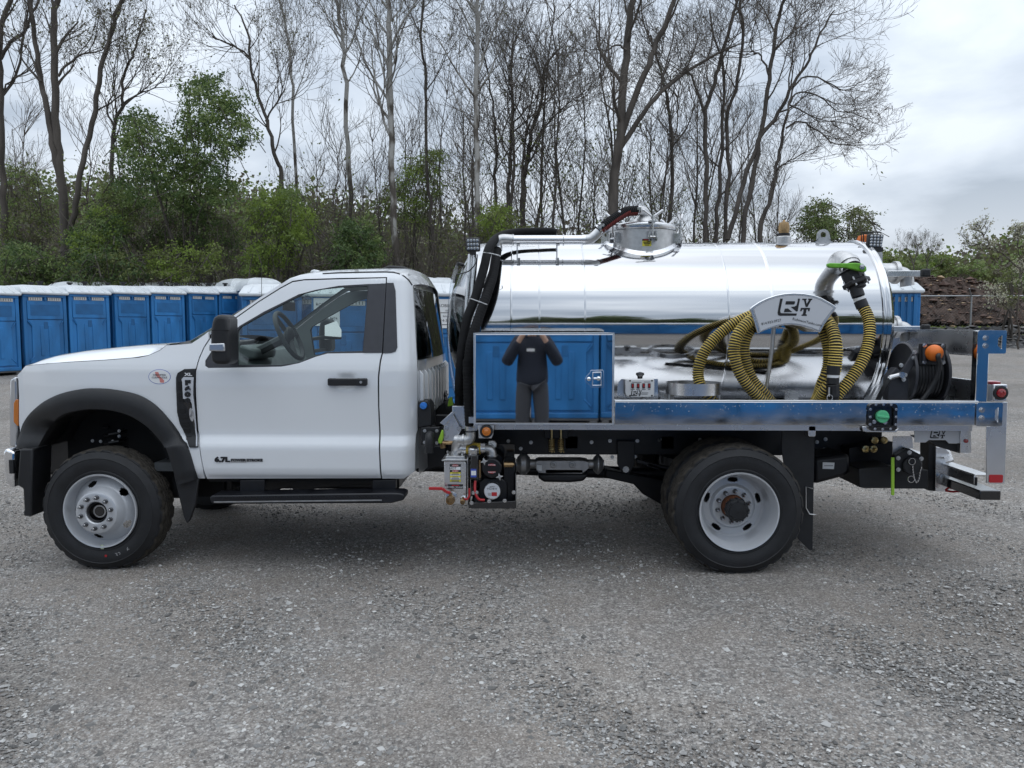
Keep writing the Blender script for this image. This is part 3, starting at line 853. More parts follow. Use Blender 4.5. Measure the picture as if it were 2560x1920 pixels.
def px_tree(name, label, group, Y, stems, bark='bark_dark', twig='twig', seed=1, limbs=9, lmax=4.5, depth_levels=3, buds=0, bud_mat='bud', spread=(0.5, 0.95), up=0.25, nch=(5, 4, 3), start=0.3, side=0.0, droop=0.0, ysp=1.0, minr=0.0052, budsize=0.03):
    rng = random.Random(seed)
    big = Limbs(); fine = Limbs(); tips = []
    base = None
    for si, (c, pts, w0) in enumerate(stems):
        S = c(1, 0)[0] - c(0, 0)[0]
        P = []
        for k, (x, y) in enumerate(pts):
            Yk = Y + (rng.uniform(-0.5, 0.5) * ysp * (k / len(pts)) if k else 0)
            P.append(np.array(Q(c, x, y, Yk)))
        if si == 0:
            g = gz(P[0][0], Y)
            base = Vector((P[0][0], Y, g))
            if P[0][2] > g: P.insert(0, np.array((P[0][0] + (P[0][0] - P[1][0]) * 0.15, Y, g - 0.1)))
        # carry the stem on above the frame
        dirn = P[-1] - P[-2]; dirn /= np.linalg.norm(dirn)
        if c(*pts[-1])[1] < 13:
            for k in range(4): P.append(P[-1] + (dirn + np.array((rng.uniform(-.2, .2), rng.uniform(-.2, .2), 0.2))) * 1.5)
        PP = np.array([tuple(q) for q in catmull([Vector(q) for q in P], 4)])
        for q in range(2, len(PP) - 1): PP[q] += np.array((rng.gauss(0, 0.03), rng.gauss(0, 0.03), 0))
        r0 = w0 * S / 2 / F_PX * Y
        n = len(PP)
        R = r0 * (1 - 0.72 * np.linspace(0, 1, n) ** 1.1)
        if si == 0: R[0] *= 1.35
        big.tube(PP, R, 8)
        T = np.gradient(PP, axis=0); T /= np.linalg.norm(T, axis=1, keepdims=True)
        for k in range(limbs):
            t = start + (1 - start) * (k + rng.uniform(0, 1)) / limbs
            j = min(n - 2, int(t * (n - 1)))
            a = rng.uniform(*spread)
            dv = rnd_perp(rng, T[j])
            if side: dv[0] += side; dv /= np.linalg.norm(dv)
            nd = T[j] * cos(a) + dv * sin(a)
            branch(rng, big, fine, tips, PP[j], nd, lmax * rng.uniform(0.5, 1.0) * (1.1 - 0.45 * t), max(0.02, R[j] * rng.uniform(0.35, 0.6)), 0, depth_levels, up, 0.26, nch, (0.5, 0.95), minr, droop)
    t = thing(name, label, 'tree', base, group)
    big.obj('trunk', M[bark], t)
    fine.obj('crown', M[twig], t)
    if buds and tips:
        r = np.random.default_rng(seed)
        C = np.array(tips); C = C[r.integers(0, len(C), buds)] + r.normal(0, 0.10, (buds, 3))
        V, Fq = quads(C, budsize, seed)
        link_mesh('buds', fast_mesh('buds', V, Fq, M[bud_mat]), t)['kind'] = 'stuff'
    return t

def build_trees():
    G1 = 'bare spring trees along the yard edge'
    T1, T2, T3 = cT1, cT2, cT3
    px_tree('bare_tree', 'dark bare tree half cut by the left edge of the picture', G1, 31, [(T1, [(30, 1400), (15, 1050), (4, 650), (-5, 330), (20, 100), (60, -40)], 40), (T1, [(4, 340), (60, 245), (130, 190), (165, 130), (215, 0)], 20), (T1, [(10, 540), (60, 470), (180, 400)], 12)], seed=3, nch=(4, 4, 2), limbs=6, side=0.4, buds=500)
    px_tree('bare_tree', 'big dark bare tree with three long stems rising from one base at the left', G1, 30, [(T1, [(370, 1330), (345, 1000), (322, 750), (312, 450), (312, 200), (320, 0)], 52), (T1, [(340, 1000), (300, 830), (262, 600), (240, 480), (205, 250), (165, 0)], 36),
        (T1, [(400, 1330), (440, 1180), (480, 930), (540, 640), (600, 330), (640, 170), (702, 0)], 34), (T1, [(335, 440), (400, 360), (480, 310), (580, 290), (630, 240)], 15), (T1, [(235, 470), (180, 330), (110, 230), (20, 180)], 12)], seed=5, nch=(4, 4, 2), limbs=8, lmax=3.6, buds=1700, budsize=0.034)
    px_tree('bare_tree', 'slender dark bare tree left of the green leafy tree, its crown spreading right', G1, 31.5, [(T1, [(655, 1190), (640, 950), (662, 740), (700, 610), (712, 440), (760, 330), (800, 200), (840, 60)], 26), (T1, [(662, 740), (620, 640), (650, 520), (670, 380)], 13), (T1, [(700, 610), (760, 560), (860, 520), (960, 460)], 12)], seed=8, nch=(4, 4, 2), limbs=8, lmax=3.2, side=0.3, buds=1100, budsize=0.034)
    px_tree('bare_tree', 'curved dark bare tree leaning left above the right side of the leafy tree', G1, 32, [(T1, [(1625, 1085), (1590, 930), (1545, 740), (1490, 560), (1450, 400), (1425, 180), (1350, 30)], 28), (T1, [(1440, 330), (1340, 260), (1220, 215)], 13), (T1, [(1530, 700), (1590, 600), (1640, 480)], 12)], seed=12, nch=(4, 4, 2), limbs=10, lmax=3.4, buds=700)
    px_tree('sycamore_tree', 'thin pale sycamore between the leafy tree and the taller sycamores', G1, 36, [(T1, [(1712, 1310), (1700, 900), (1685, 500), (1655, 200), (1610, -20)], 20)], 'bark_syc', 'twig_pale', seed=15, limbs=26, lmax=3.2, spread=(0.4, 0.7), up=0.3, buds=800)
    px_tree('sycamore_tree', 'pale sycamore standing left of the brown based sycamore', G1, 34, [(T1, [(2022, 1250), (2005, 850), (1985, 380), (1965, 180), (1945, -10)], 30)], 'bark_syc', 'twig_pale', seed=17, limbs=28, lmax=4.4, spread=(0.45, 0.8), up=0.28, buds=900)
    px_tree('sycamore_tree', 'tall sycamore with brown lower trunk above the truck cab', G1, 30, [(T2, [(438, 1500), (418, 1150), (407, 700), (402, 300), (396, -10)], 44)], 'bark_syc', 'twig_pale', seed=19, limbs=30, lmax=4.4, spread=(0.5, 0.85), up=0.28, buds=900)
    px_tree('sycamore_tree', 'whitest sycamore trunk rising straight above the front work light', G1, 30, [(T2, [(908, 1380), (905, 950), (902, 560), (906, 220), (910, -10)], 36)], 'bark_syc', 'twig_pale', seed=23, limbs=30, lmax=4.2, spread=(0.5, 0.85), up=0.25, buds=700)
    px_tree('bare_tree', 'dark straight tree between the two nearest sycamores', G1, 33, [(T2, [(645, 1330), (622, 1050), (612, 750), (604, 450), (585, 200), (600, -10)], 22)], seed=27, limbs=18, lmax=3.4, buds=700)
    px_tree('bare_tree', 'dark forked tree just right of the whitest sycamore', G1, 33, [(T2, [(1012, 1220), (1015, 950), (1008, 700), (970, 470), (930, 250)], 22), (T2, [(1085, 1220), (1095, 900), (1110, 650), (1100, 380), (1130, 200)], 26)], seed=31, limbs=13, lmax=3.4, buds=300)
    px_tree('bare_tree', 'dark tree with fanning limbs above the tank front', G1, 33, [(T2, [(1170, 1200), (1190, 950), (1220, 760), (1280, 560), (1300, 380), (1380, 280)], 34), (T2, [(1195, 900), (1290, 740), (1380, 640), (1470, 560)], 16), (T2, [(1160, 1210), (1165, 950), (1200, 700), (1240, 480)], 20)], seed=33, limbs=12, lmax=3.4, buds=300)
    px_tree('bare_tree', 'massive dark tree forking three ways above the hatch', G1, 30, [(T2, [(1682, 1230), (1700, 1000), (1722, 850), (1740, 560), (1770, 260), (1800, -10)], 62), (T2, [(1715, 860), (1790, 620), (1895, 370), (1960, 200), (2050, -10)], 40), (T2, [(1712, 880), (1800, 740), (1930, 570), (2074, 440), (2250, 330), (2400, 260)], 34), (T2, [(1765, 290), (1720, 258), (1655, 290), (1640, 340)], 14)], seed=37, limbs=8, lmax=3.8, buds=200)
    px_tree('bare_tree', 'left one of the slim dark trunks grouped behind the hatch', G1, 32, [(T3, [(172, 1390), (185, 1000), (175, 720), (145, 520), (105, 360), (60, 200)], 26)], seed=41, limbs=12, lmax=3.2, buds=200)
    px_tree('bare_tree', 'middle slim dark trunk with an arching limb behind the hatch', G1, 31, [(T3, [(378, 1390), (382, 1050), (372, 700), (430, 480), (475, 300), (530, 100), (560, -10)], 28), (T3, [(372, 650), (300, 450), (240, 430), (130, 500)], 14)], seed=43, limbs=11, lmax=3.4)
    px_tree('bare_tree', 'slim dark trunk standing closest left of the leaning pair', G1, 31.5, [(T3, [(432, 1390), (462, 1050), (478, 700), (485, 400), (440, 260), (400, 60)], 26), (T3, [(488, 1390), (510, 1000), (500, 700), (560, 460), (590, 200), (585, -10)], 22)], seed=47, limbs=11, lmax=3.2)
    px_tree('bare_tree', 'tall bare tree, left one of the leaning pair at the end of the row', G1, 30, [(T3, [(598, 1345), (640, 1090), (690, 820), (735, 520), (765, 300), (800, 100), (830, -10)], 30), (T3, [(505, 1380), (600, 1050), (690, 810), (800, 650), (890, 480), (970, 350), (1040, 190), (1120, 60)], 28), (T3, [(740, 430), (700, 320), (640, 290), (632, 230)], 12), (T3, [(775, 290), (860, 200), (930, 60)], 14)], seed=53, limbs=9, lmax=3.2, side=0.25)
    px_tree('bare_tree', 'last bare tree of the row, its limbs drooping right against the open sky', G1, 30, [(T3, [(698, 1350), (735, 1180), (790, 960), (822, 800), (850, 640), (885, 500)], 30), (T3, [(885, 500), (960, 440), (1080, 470), (1180, 520), (1270, 470)], 11), (T3, [(860, 600), (920, 530), (1040, 560), (1140, 640), (1240, 650)], 11), (T3, [(840, 740), (920, 700), (1040, 760), (1130, 830), (1280, 820)], 12), (T3, [(855, 600), (930, 640), (1050, 690), (1240, 720)], 10), (T3, [(790, 975), (850, 930), (900, 912)], 10)], seed=59, limbs=6, lmax=2.2, side=0.5, droop=0.12)
    # thin saplings filling the gaps (a few shapes, repeated as separate trees)
    protos = []
    for k in range(5):
        rng = random.Random(100 + k)
        big = Limbs(); fine = Limbs(); tips = []
        h = rng.uniform(7.5, 11)
        pts = [np.array((0, 0, -0.1))]
        for i in range(7): pts.append(pts[-1] + np.array((rng.gauss(0.03 * (k - 2), 0.16), rng.gauss(0, 0.16), h / 7)))
        R = np.linspace(rng.uniform(0.055, 0.085), 0.014, 8)
        big.tube(pts, R, 6)
        for i in range(20):
            t = rng.uniform(0.18, 1.0); j = min(6, int(t * 7)); f = t * 7 - j
            q = pts[j] * (1 - f) + pts[j + 1] * f
            a = rng.uniform(0.35, 0.9); dv = rnd_perp(rng, np.array((0, 0, 1.0)))
            branch(rng, big, fine, tips, q, np.array((0, 0, 1.0)) * cos(a) + dv * sin(a), rng.uniform(1.4, 3.2) * (1.2 - 0.6 * t), 0.02, 1, 3, 0.22, 0.26, (5, 4, 3), (0.4, 0.8), 0.0055)
        t = thing('sapling', 'thin bare sapling', 'tree', (0, 0, 0), 'thin bare saplings in the undergrowth', world_built=False)
        big.obj('trunk', M['bark_dark' if k % 2 else 'bark_brown'], t); fine.obj('crown', M['twig'], t)
        r = np.random.default_rng(k); C = np.array(tips); nb = 700
        C = C[r.integers(0, len(C), nb)] + r.normal(0, 0.12, (nb, 3))
        C = C[C[:, 2] < h * 0.6]
        V, Fq = quads(C, 0.032, k); link_mesh('leaves', fast_mesh('leaves', V, Fq, M['leaf_olive']), t)
        protos.append(t)
    rng = random.Random(77)
    spots = []
    for k in range(52):
        px = 760 + (1960 - 760) * (k + rng.uniform(0, 1)) / 52
        spots.append((px, rng.uniform(31.5, 41), rng.uniform(0.75, 1.3) * (1.1 if 1050 < px < 1750 else 0.85)))
    for k in range(9): spots.append((rng.uniform(0, 640), rng.uniform(34, 42), rng.uniform(0.8, 1.2)))
    for k, (px, Y, sc) in enumerate(spots):
        if px > 1900: sc *= 0.72
        src = protos[k % 5]
        o = src if k < 5 else copy_tree(src)
        x = W(px, 800, Y).x
        o.location = (x, Y, gz(x, Y)); o.rotation_euler = (0, 0, rng.uniform(0, 6.28)); o.scale = (sc, sc, sc * rng.uniform(0.85, 1.15))
        o['label'] = 'thin bare sapling among the undergrowth behind the yard'
build_trees()

def clumps(poly, crop_, Y, n, per, rad, size, ysp=1.2, seed=0, dense_low=0.0):
    rng = random.Random(seed); r = np.random.default_rng(seed)
    xs = [p[0] for p in poly]; ys = [p[1] for p in poly]
    C = []
    while len(C) < n:
        x = rng.uniform(min(xs), max(xs)); y = rng.uniform(min(ys), max(ys))
        if math.sin(x * 0.021 + seed) * math.sin(y * 0.027 + seed * 1.3) + 0.6 * math.sin(x * 0.055 + y * 0.047 + seed) < -0.42: continue
        if inside(poly, x, y):
            Yk = Y + max(-2.2, min(2.2, rng.gauss(0, ysp))); C.append(tuple(Q(crop_, x, y, Yk)))
    C = np.array(C)
    dr = r.normal(0, 1, (n, 3)) * np.array((1, 1, 0.45)) + np.array((0, 0, 0.25)); dr /= np.linalg.norm(dr, axis=1, keepdims=True)
    ln = rad * r.uniform(0.6, 2.3, n)
    tt = r.uniform(-1, 1, n * per)
    P = np.repeat(C, per, 0) + np.repeat(dr * ln[:, None], per, 0) * tt[:, None] + r.normal(0, 1, (n * per, 3)) * np.repeat(rad * r.uniform(0.22, 0.5, n), per)[:, None] * np.array((1, 1, 0.7))
    return C, P
def leafy(name, label, group, crop_, poly, Y, n, per, rad, size, mats, seed, stems=5, stem_mat='bark_dark', cat='shrub', ysp=1.0):
    C, P = clumps(poly, crop_, Y, n, per, rad, size, ysp, seed)
    bx = float(np.mean([p[0] for p in C])); by = Y
    t = thing(name, label, cat, Vector((bx, by, gz(bx, by))), group)
    rng = random.Random(seed)
    lb = Limbs()
    zmin = gz(bx, by)
    for k in range(stems):
        tgt = C[rng.randrange(len(C))]
        for j in range(12):
            q = C[rng.randrange(len(C))]
            if q[2] > tgt[2]: tgt = q
        p0 = np.array((bx + rng.uniform(-.4, .4) * stems / 5, by + rng.uniform(-.3, .3), zmin - 0.05))
        pts = [p0 + (tgt - p0) * s + np.array((rng.gauss(0, .12), rng.gauss(0, .12), 0)) * (0 if s in (0, 1) else 1) for s in (0, .25, .5, .75, 1)]
        lb.tube(pts, np.linspace(rng.uniform(0.03, 0.07) * (1.6 if cat == 'tree' else 0.8), 0.012, 5), 6)
    for k in range(min(len(C), 160)):
        q = C[rng.randrange(len(C))]; q2 = q + np.array((rng.gauss(0, .5), rng.gauss(0, .4), -abs(rng.gauss(0.5, .4))))
        lb.tube([q2, (q + q2) / 2 + np.array((0, 0, .1)), q], [0.02, 0.014, 0.008], 3)
    lb.obj('trunk' if cat == 'tree' else 'stem', M[stem_mat], t, None if cat == 'tree' else 'stuff')
    V, Fq = quads(P, size, seed)
    cl = np.repeat(np.random.default_rng(seed).integers(0, len(mats), n), per)
    link_mesh('crown' if cat == 'tree' else 'foliage', fast_mesh('foliage', V, Fq, [M[m_] for m_ in mats], cl), t)
    return t
def build_shrubs():
    T1, T2, T3 = cT1, cT2, cT3
    leafy('leafy_tree', 'full green leafy tree standing out among the bare trees at the left', 'leafy trees', T1, [(700, 720), (690, 680), (770, 640), (860, 660), (930, 720), (1020, 740), (1080, 700), (1060, 590), (1040, 530), (1130, 450), (1200, 420), (1290, 420), (1310, 520), (1400, 600), (1420, 700), (1490, 830), (1430, 910), (1300, 930), (1310, 1010), (1350, 1080), (1300, 1180), (1150, 1240), (980, 1220), (760, 1170), (680, 1050), (720, 920)], 29.5, 430, 60, 0.36, 0.036, ['leaf_mid', 'leaf_dark', 'leaf_mid', 'leaf_dark', 'leaf_mid'], 201, stems=7, cat='tree', ysp=1.1)
    leafy('leafy_tree', 'light green young tree beside the pale forked sapling, above the windscreen', 'leafy trees', T1, [(1430, 1180), (1500, 1100), (1600, 1060), (1700, 1080), (1740, 1160), (1800, 1250), (1800, 1400), (1700, 1480), (1600, 1560), (1420, 1590), (1370, 1500), (1440, 1350)], 28.5, 260, 52, 0.27, 0.028, ['leaf_spring', 'leaf_spring', 'leaf_mid'], 205, stems=5, cat='tree')
    leafy('vine_mound', 'dark vine covered stump left of the brown based sycamore', 'shrubs', T1, [(1930, 1560), (1910, 1450), (1950, 1330), (2010, 1265), (2110, 1275), (2190, 1360), (2200, 1480), (2150, 1580)], 28.5, 240, 52, 0.22, 0.030, ['leaf_dark', 'leaf_dark', 'leaf_mid'], 207, cat='shrub')
    S = [
        ('dark green bush at the far left behind the first toilets', T1, [(0, 1440), (80, 1400), (200, 1440), (330, 1500), (420, 1620), (300, 1660), (0, 1660)], 28.5, ['leaf_dark', 'leaf_mid'], 260),
        ('olive bush reaching up beside the far left trunk', T1, [(0, 1000), (80, 950), (210, 980), (300, 1090), (320, 1250), (250, 1400), (0, 1440)], 32.5, ['leaf_olive', 'leaf_mid', 'leaf_brown'], 210),
        ('bright green bush at the foot of the three stemmed tree', T1, [(400, 1400), (470, 1290), (560, 1210), (680, 1220), (720, 1330), (700, 1480), (560, 1560), (420, 1520)], 28.8, ['leaf_mid', 'leaf_spring', 'leaf_dark'], 280),
        ('green bush under the left flank of the leafy tree', T1, [(560, 1130), (640, 1060), (740, 1150), (800, 1280), (700, 1330), (580, 1250)], 31, ['leaf_mid', 'leaf_olive'], 150),
        ('low dark bush behind the toilets under the leafy tree', T1, [(420, 1540), (560, 1440), (740, 1460), (840, 1560), (820, 1650), (440, 1660)], 27.5, ['leaf_dark', 'leaf_olive'], 220),
        ('dark bush below the leafy tree crown', T1, [(760, 1240), (1000, 1200), (1250, 1230), (1400, 1330), (1330, 1480), (1000, 1500), (800, 1430)], 31.5, ['leaf_dark', 'leaf_mid', 'leaf_brown'], 330),
        ('yellow green low bush with loose sprays behind the domed roofs', T1, [(820, 1500), (950, 1420), (1120, 1440), (1250, 1400), (1260, 1560), (1100, 1620), (850, 1600)], 27.5, ['leaf_spring', 'leaf_olive'], 110),
        ('green tree like bush behind the dark straight trunk', T2, [(330, 1160), (420, 1060), (520, 900), (680, 860), (750, 950), (740, 1060), (640, 1150), (620, 1260), (500, 1320), (380, 1240)], 34.5, ['leaf_mid', 'leaf_spring', 'leaf_olive'], 190),
        ('yellow green bush at the foot of the whitest sycamore', T2, [(930, 1330), (960, 1240), (1040, 1190), (1130, 1250), (1150, 1360), (1080, 1420), (950, 1420)], 28.5, ['leaf_spring', 'leaf_olive'], 130),
        ('grey green bush at the end of the tree row', T3, [(920, 1380), (930, 1270), (980, 1180), (1060, 1150), (1120, 1220), (1130, 1390)], 33, ['leaf_olive', 'leaf_mid'], 150),
        ('pale bush in bud above the lifting eye', T3, [(1170, 1390), (1180, 1230), (1270, 1190), (1340, 1210), (1330, 1330), (1260, 1390)], 35, ['leaf_olive', 'bud'], 70),
    ]
    for k, (lab, c, poly, Y, mats, n) in enumerate(S):
        leafy('bush', lab, 'bushes behind the yard', c, poly, Y, int(n * 0.9), 46, 0.28, 0.030, mats, 300 + k, stems=6)
    # tangled undergrowth: stems and leaves nobody could count
    r = np.random.default_rng(71); rng = random.Random(71)
    lb = Limbs()
    xl, xr = W(-60, 800, 33).x, W(2080, 800, 33).x
    for k in range(2600):
        x = rng.uniform(xl, xr); y = rng.uniform(29, 37); z = gz(x, y)
        h = rng.uniform(1.2, 5.2) * (1.0 if x < 2 else 0.9)
        lx, ly = rng.gauss(0, 0.28), rng.gauss(0, 0.2)
        pts = [np.array((x, y, z)), np.array((x + lx * h * .4 + rng.gauss(0, .1), y + ly * h * .4, z + h * .5)), np.array((x + lx * h, y + ly * h, z + h))]
        lb.tube(pts, [rng.uniform(0.010, 0.022), 0.010, 0.006], 3)
        for j in range(3):
            q = pts[1] + (pts[2] - pts[1]) * rng.uniform(-.3, .9); 
            lb.tube([q, q + np.array((rng.gauss(0, .5), rng.gauss(0, .5), rng.uniform(0, .7)))], [0.008, 0.005], 3)
    stem = lb.obj('undergrowth_stems', M['twig'], None); stem['kind'] = 'stuff'; stem['label'] = 'tangle of bare stems at the edge of the wood'; stem['category'] = 'undergrowth'
    n = 110000
    x = r.uniform(xl, xr, n); y = r.uniform(28, 38, n)
    top = 1.6 + 1.6 * (np.sin(x * 0.9) * np.sin(x * 0.37 + 1) + 0.35 * np.sin(x * 3.1)) + np.where(x < -2, 1.6, 0.3)
    z = gz_np(x, y) + np.abs(r.normal(0, 1, n)) * np.maximum(0.7, top) * 0.62
    V, Fq = quads(np.stack([x, y, z], -1), 0.036, 71)
    m_i = (np.sin(x * 1.7 + 0.8 * y) + 0.8 * np.sin(x * 0.6) + r.normal(0, 0.7, n) > 0.25).astype(int) + (r.uniform(0, 1, n) < 0.10) * 1
    o = link_mesh('undergrowth', fast_mesh('undergrowth', V, Fq, [M['leaf_brown'], M['leaf_olive'], M['leaf_mid']], np.minimum(m_i, 2)))
    o['kind'] = 'stuff'; o['label'] = 'low green and brown undergrowth along the edge of the wood'; o['category'] = 'undergrowth'
build_shrubs()

# ------------------------------------------------------------------ hills
def hill(name, label, prof, Y0, Y1, mats, seed, crowns, csize, per, leaf, col):
    xs = []; 
    r = np.random.default_rng(seed)
    pts = [W(px, py, Y0) for px, py in prof]
    X = np.linspace(pts[0].x, pts[-1].x, 90)
    Z = np.interp(X, [p.x for p in pts], [p.z for p in pts])
    rows = 9
    V = []
    for k in range(rows):
        t = k / (rows - 1)
        yk = Y0 - (Y0 - Y1) * (1 - t); zz = gz(0, 40) - 0.5 + (Z - gz(0, 40)) * (t ** 0.8) + 0.6 * np.sin(X * 0.13 + k) * (t > 0)
        V.append(np.stack([X * (yk / Y0) ** 0.3, np.full_like(X, yk), zz], -1))
    V.append(np.stack([X, np.full_like(X, Y0 + (Y0 - Y1) * 0.7), np.full_like(X, -2.0)], -1))
    V = np.array(V); m, n = V.shape[:2]
    i = np.arange(m * n).reshape(m, n)
    Fq = np.stack([i[:-1, :-1], i[:-1, 1:], i[1:, 1:], i[1:, :-1]], -1).reshape(-1, 4)
    o = link_mesh(name, fast_mesh(name, V.reshape(-1, 3), Fq, M[col], smooth=True)); o['kind'] = 'structure'; o['label'] = label
    # woodland cover on the slope
    a = r.integers(0, n, crowns); b = r.integers(1, rows, crowns)
    C = V[b, a] + np.stack([r.normal(0, 1, crowns) * (X[1] - X[0]), r.normal(0, 1, crowns) * 2, r.uniform(0.0, 0.5, crowns) * csize], -1)
    P = np.repeat(C, per, 0) + r.normal(0, 1, (crowns * per, 3)) * csize * np.array((0.42, 0.42, 0.40))
    Vq, Fq = quads(P, leaf, seed, 1.3)
    mi = np.repeat(r.integers(0, len(mats), crowns), per)
    w = link_mesh(name + '_woods', fast_mesh(name + '_woods', Vq, Fq, [M[k] for k in mats], mi)); w['kind'] = 'stuff'; w['label'] = 'woods covering the ' + label; w['category'] = 'woods'
def build_hills():
    M['hill_soil'] = mat('hill_floor', (0.05, 0.05, 0.028), 0.95, var=0.5, vscale=0.3)
    M['far_haze_soil'] = mat('far_hill_floor_hazed', (0.055, 0.07, 0.05), 0.95, var=0.4, vscale=0.02)  # far ridge floor with the haze of distance mixed into its colour
    hill('hill', 'wooded hillside rising behind the trees at the left', [(-500, 494), (0, 494), (250, 502), (500, 514), (740, 529), (910, 554), (985, 566), (1130, 584), (1300, 614), (1500, 654), (1750, 704)], 95, 55, ['leaf_brown', 'leaf_olive', 'leaf_brown', 'leaf_mid'], 401, 950, 3.4, 60, 0.24, 'hill_soil')
    hill('hill', 'dark wooded hill at the right edge of the picture', [(2330, 724), (2380, 696), (2400, 684), (2440, 672), (2480, 664), (2520, 652), (2570, 644), (2700, 624), (2950, 614)], 130, 75, ['leaf_brown', 'leaf_olive', 'leaf_brown', 'leaf_mid'], 405, 700, 4.6, 60, 0.30, 'hill_soil')
    hill('ridge', 'far hazy ridge at the right behind the bare trees', [(1500, 708), (2000, 648), (2200, 642), (2300, 650), (2380, 658), (2420, 664), (2500, 676), (2700, 698)], 1100, 800, ['leaf_mid', 'leaf_olive'], 409, 900, 14, 14, 2.6, 'far_haze_soil')
build_hills()

# ------------------------------------------------------------------ right background: mulch pile, fence, rubble, trees, pole
def build_right():
    M['mulch'] = mat('mulch', (0.058, 0.038, 0.029), 0.95, var=0.55, vscale=2.5, bump=1.0, bscale=14)
    M['chips'] = stone_material('wood_chips', [(0.0, (0.03, 0.018, 0.014)), (0.5, (0.07, 0.036, 0.025)), (0.8, (0.12, 0.065, 0.045)), (0.93, (0.24, 0.15, 0.09)), (1.0, (0.42, 0.30, 0.18))])
    prof = [(2060, 690), (2150, 682), (2230, 684), (2290, 690), (2340, 696), (2390, 696), (2440, 706), (2480, 724), (2520, 760), (2560, 792), (2620, 812)]
    Yp = 45
    pts = [W(a, b, Yp) for a, b in prof]
    X = np.linspace(pts[0].x, pts[-1].x, 120); Zt = np.interp(X, [p.x for p in pts], [p.z for p in pts])
    r = np.random.default_rng(31)
    V = []
    ys = np.linspace(40.0, 51, 30)
    g0 = gz(0, 40)
    for y in ys:
        t = 1 - abs((y - Yp) / 5.6); t = max(0, t)
        V.append(np.stack([X, np.full_like(X, y), g0 - 0.15 + (Zt - g0) * min(1, t * 1.25) ** 0.8 + r.normal(0, 0.10, len(X))], -1))
    V = np.array(V); m, n = V.shape[:2]; i = np.arange(m * n).reshape(m, n)
    Fq = np.stack([i[:-1, :-1], i[:-1, 1:], i[1:, 1:], i[1:, :-1]], -1).reshape(-1, 4)
    t = thing('mulch_pile', 'long heap of dark brown wood mulch behind the fence at the right', 'mulch pile', Vector((X.mean(), Yp, g0)))
    link_mesh('heap', fast_mesh('heap', V.reshape(-1, 3), Fq, M['mulch'], smooth=True), t)
    k = 5200
    a = r.integers(0, m, k); b = r.integers(0, n, k)
    C = V[a, b] + r.normal(0, 0.12, (k, 3)) * np.array((1, 1, 0.4))
    Vc, Fc = blobs(k, C, np.clip(r.lognormal(-2.5, 0.55, k), 0.03, 0.34), (0.25, 0.6), 32)
    o = link_mesh('wood_chunks', fast_mesh('wood_chunks', Vc, Fc, M['chips']), t); o['kind'] = 'stuff'
    # chain-link fence
    M['galv'] = mat('galvanised_steel', (0.36, 0.37, 0.38), 0.45, 0.8, var=0.1)
    Yf = 33.5
    gp = W(2429, 742, Yf); zr = gp.z
    f = thing('chain_link_fence', 'galvanised chain link fence in front of the mulch heap', 'fence', Vector((gp.x, Yf, gz(gp.x, Yf))))
    for kx in range(-3, 3):
        px = gp.x + kx * 3.0
        p = MB(); p.cyl((px, Yf, gz(px, Yf) - 0.2), (px, Yf, zr + 0.02), 0.035, 10); p.cyl((px, Yf, zr), (px - 0.22, Yf - 0.2, zr + 0.34), 0.022, 8)
        p.build('post', M['galv'], f)
    rr = MB(); rr.cyl((gp.x - 9, Yf, zr + 0.02), (gp.x + 6, Yf, zr + 0.05), 0.028, 8); rr.build('rail', M['galv'], f)
    mesh = Limbs(); zb = gz(gp.x, Yf) + 0.05
    hgt = zr - zb
    for kx in range(0, 110):
        x0 = gp.x - 9 + kx * 0.14
        mesh.tube([(x0, Yf, zb), (x0 + hgt, Yf, zr)], [0.0012, 0.0012], 3); mesh.tube([(x0 + hgt, Yf + .004, zb), (x0, Yf + .004, zr)], [0.0012, 0.0012], 3)
    mesh.obj('wire_mesh', M['galv'], f, 'stuff')
    # rubble bank
    M['slate'] = stone_material('slate_rubble', [(0.0, (0.02, 0.02, 0.022)), (0.5, (0.055, 0.054, 0.055)), (0.85, (0.11, 0.105, 0.10)), (1.0, (0.24, 0.22, 0.20))])
    x0, x1 = W(2180, 820, 31).x, W(2640, 820, 31).x
    k = 2400
    x = r.uniform(x0, x1, k); y = r.uniform(28.5, 34.5, k)
    z = gz_np(x, y) + 0.62 * np.exp(-((y - 32.3) / 1.5) ** 2) * r.uniform(0.3, 1.0, k)
    Vc, Fc = blobs(k, np.stack([x, y, z], -1), np.clip(r.lognormal(-2.2, 0.5, k), 0.05, 0.4), (0.2, 0.5), 34)
    o = link_mesh('rubble', fast_mesh('rubble', Vc, Fc, M['slate'])); o['kind'] = 'stuff'; o['label'] = 'bank of dark stone rubble and timber below the fence'; o['category'] = 'rubble'
    k = 9000
    x = r.uniform(x0, x1 + 4, k); y = r.uniform(35, 39.5, k); z = gz_np(x, y) + r.uniform(0, 0.26, k)
    Vq, Fq = quads(np.stack([x, y, z], -1), 0.06, 35, 2.4)
    o = link_mesh('grass', fast_mesh('grass', Vq, Fq, [M['leaf_spring'], M['leaf_olive']], (r.uniform(0, 1, k) < 0.6).astype(int))); o['kind'] = 'stuff'; o['label'] = 'strip of spring grass between fence and mulch heap'; o['category'] = 'grass'
    # trees
    px_tree('bare_tree', 'small bare tree with spreading crown behind the mulch, left of the pair', 'small bare trees beyond the mulch', 62, [(cG, [(1262, 430), (1250, 330), (1215, 240), (1190, 180)], 14), (cG, [(1255, 350), (1290, 260), (1300, 170)], 9)], seed=61, limbs=8, lmax=1.8, nch=(4, 3, 3), buds=120, start=0.3)
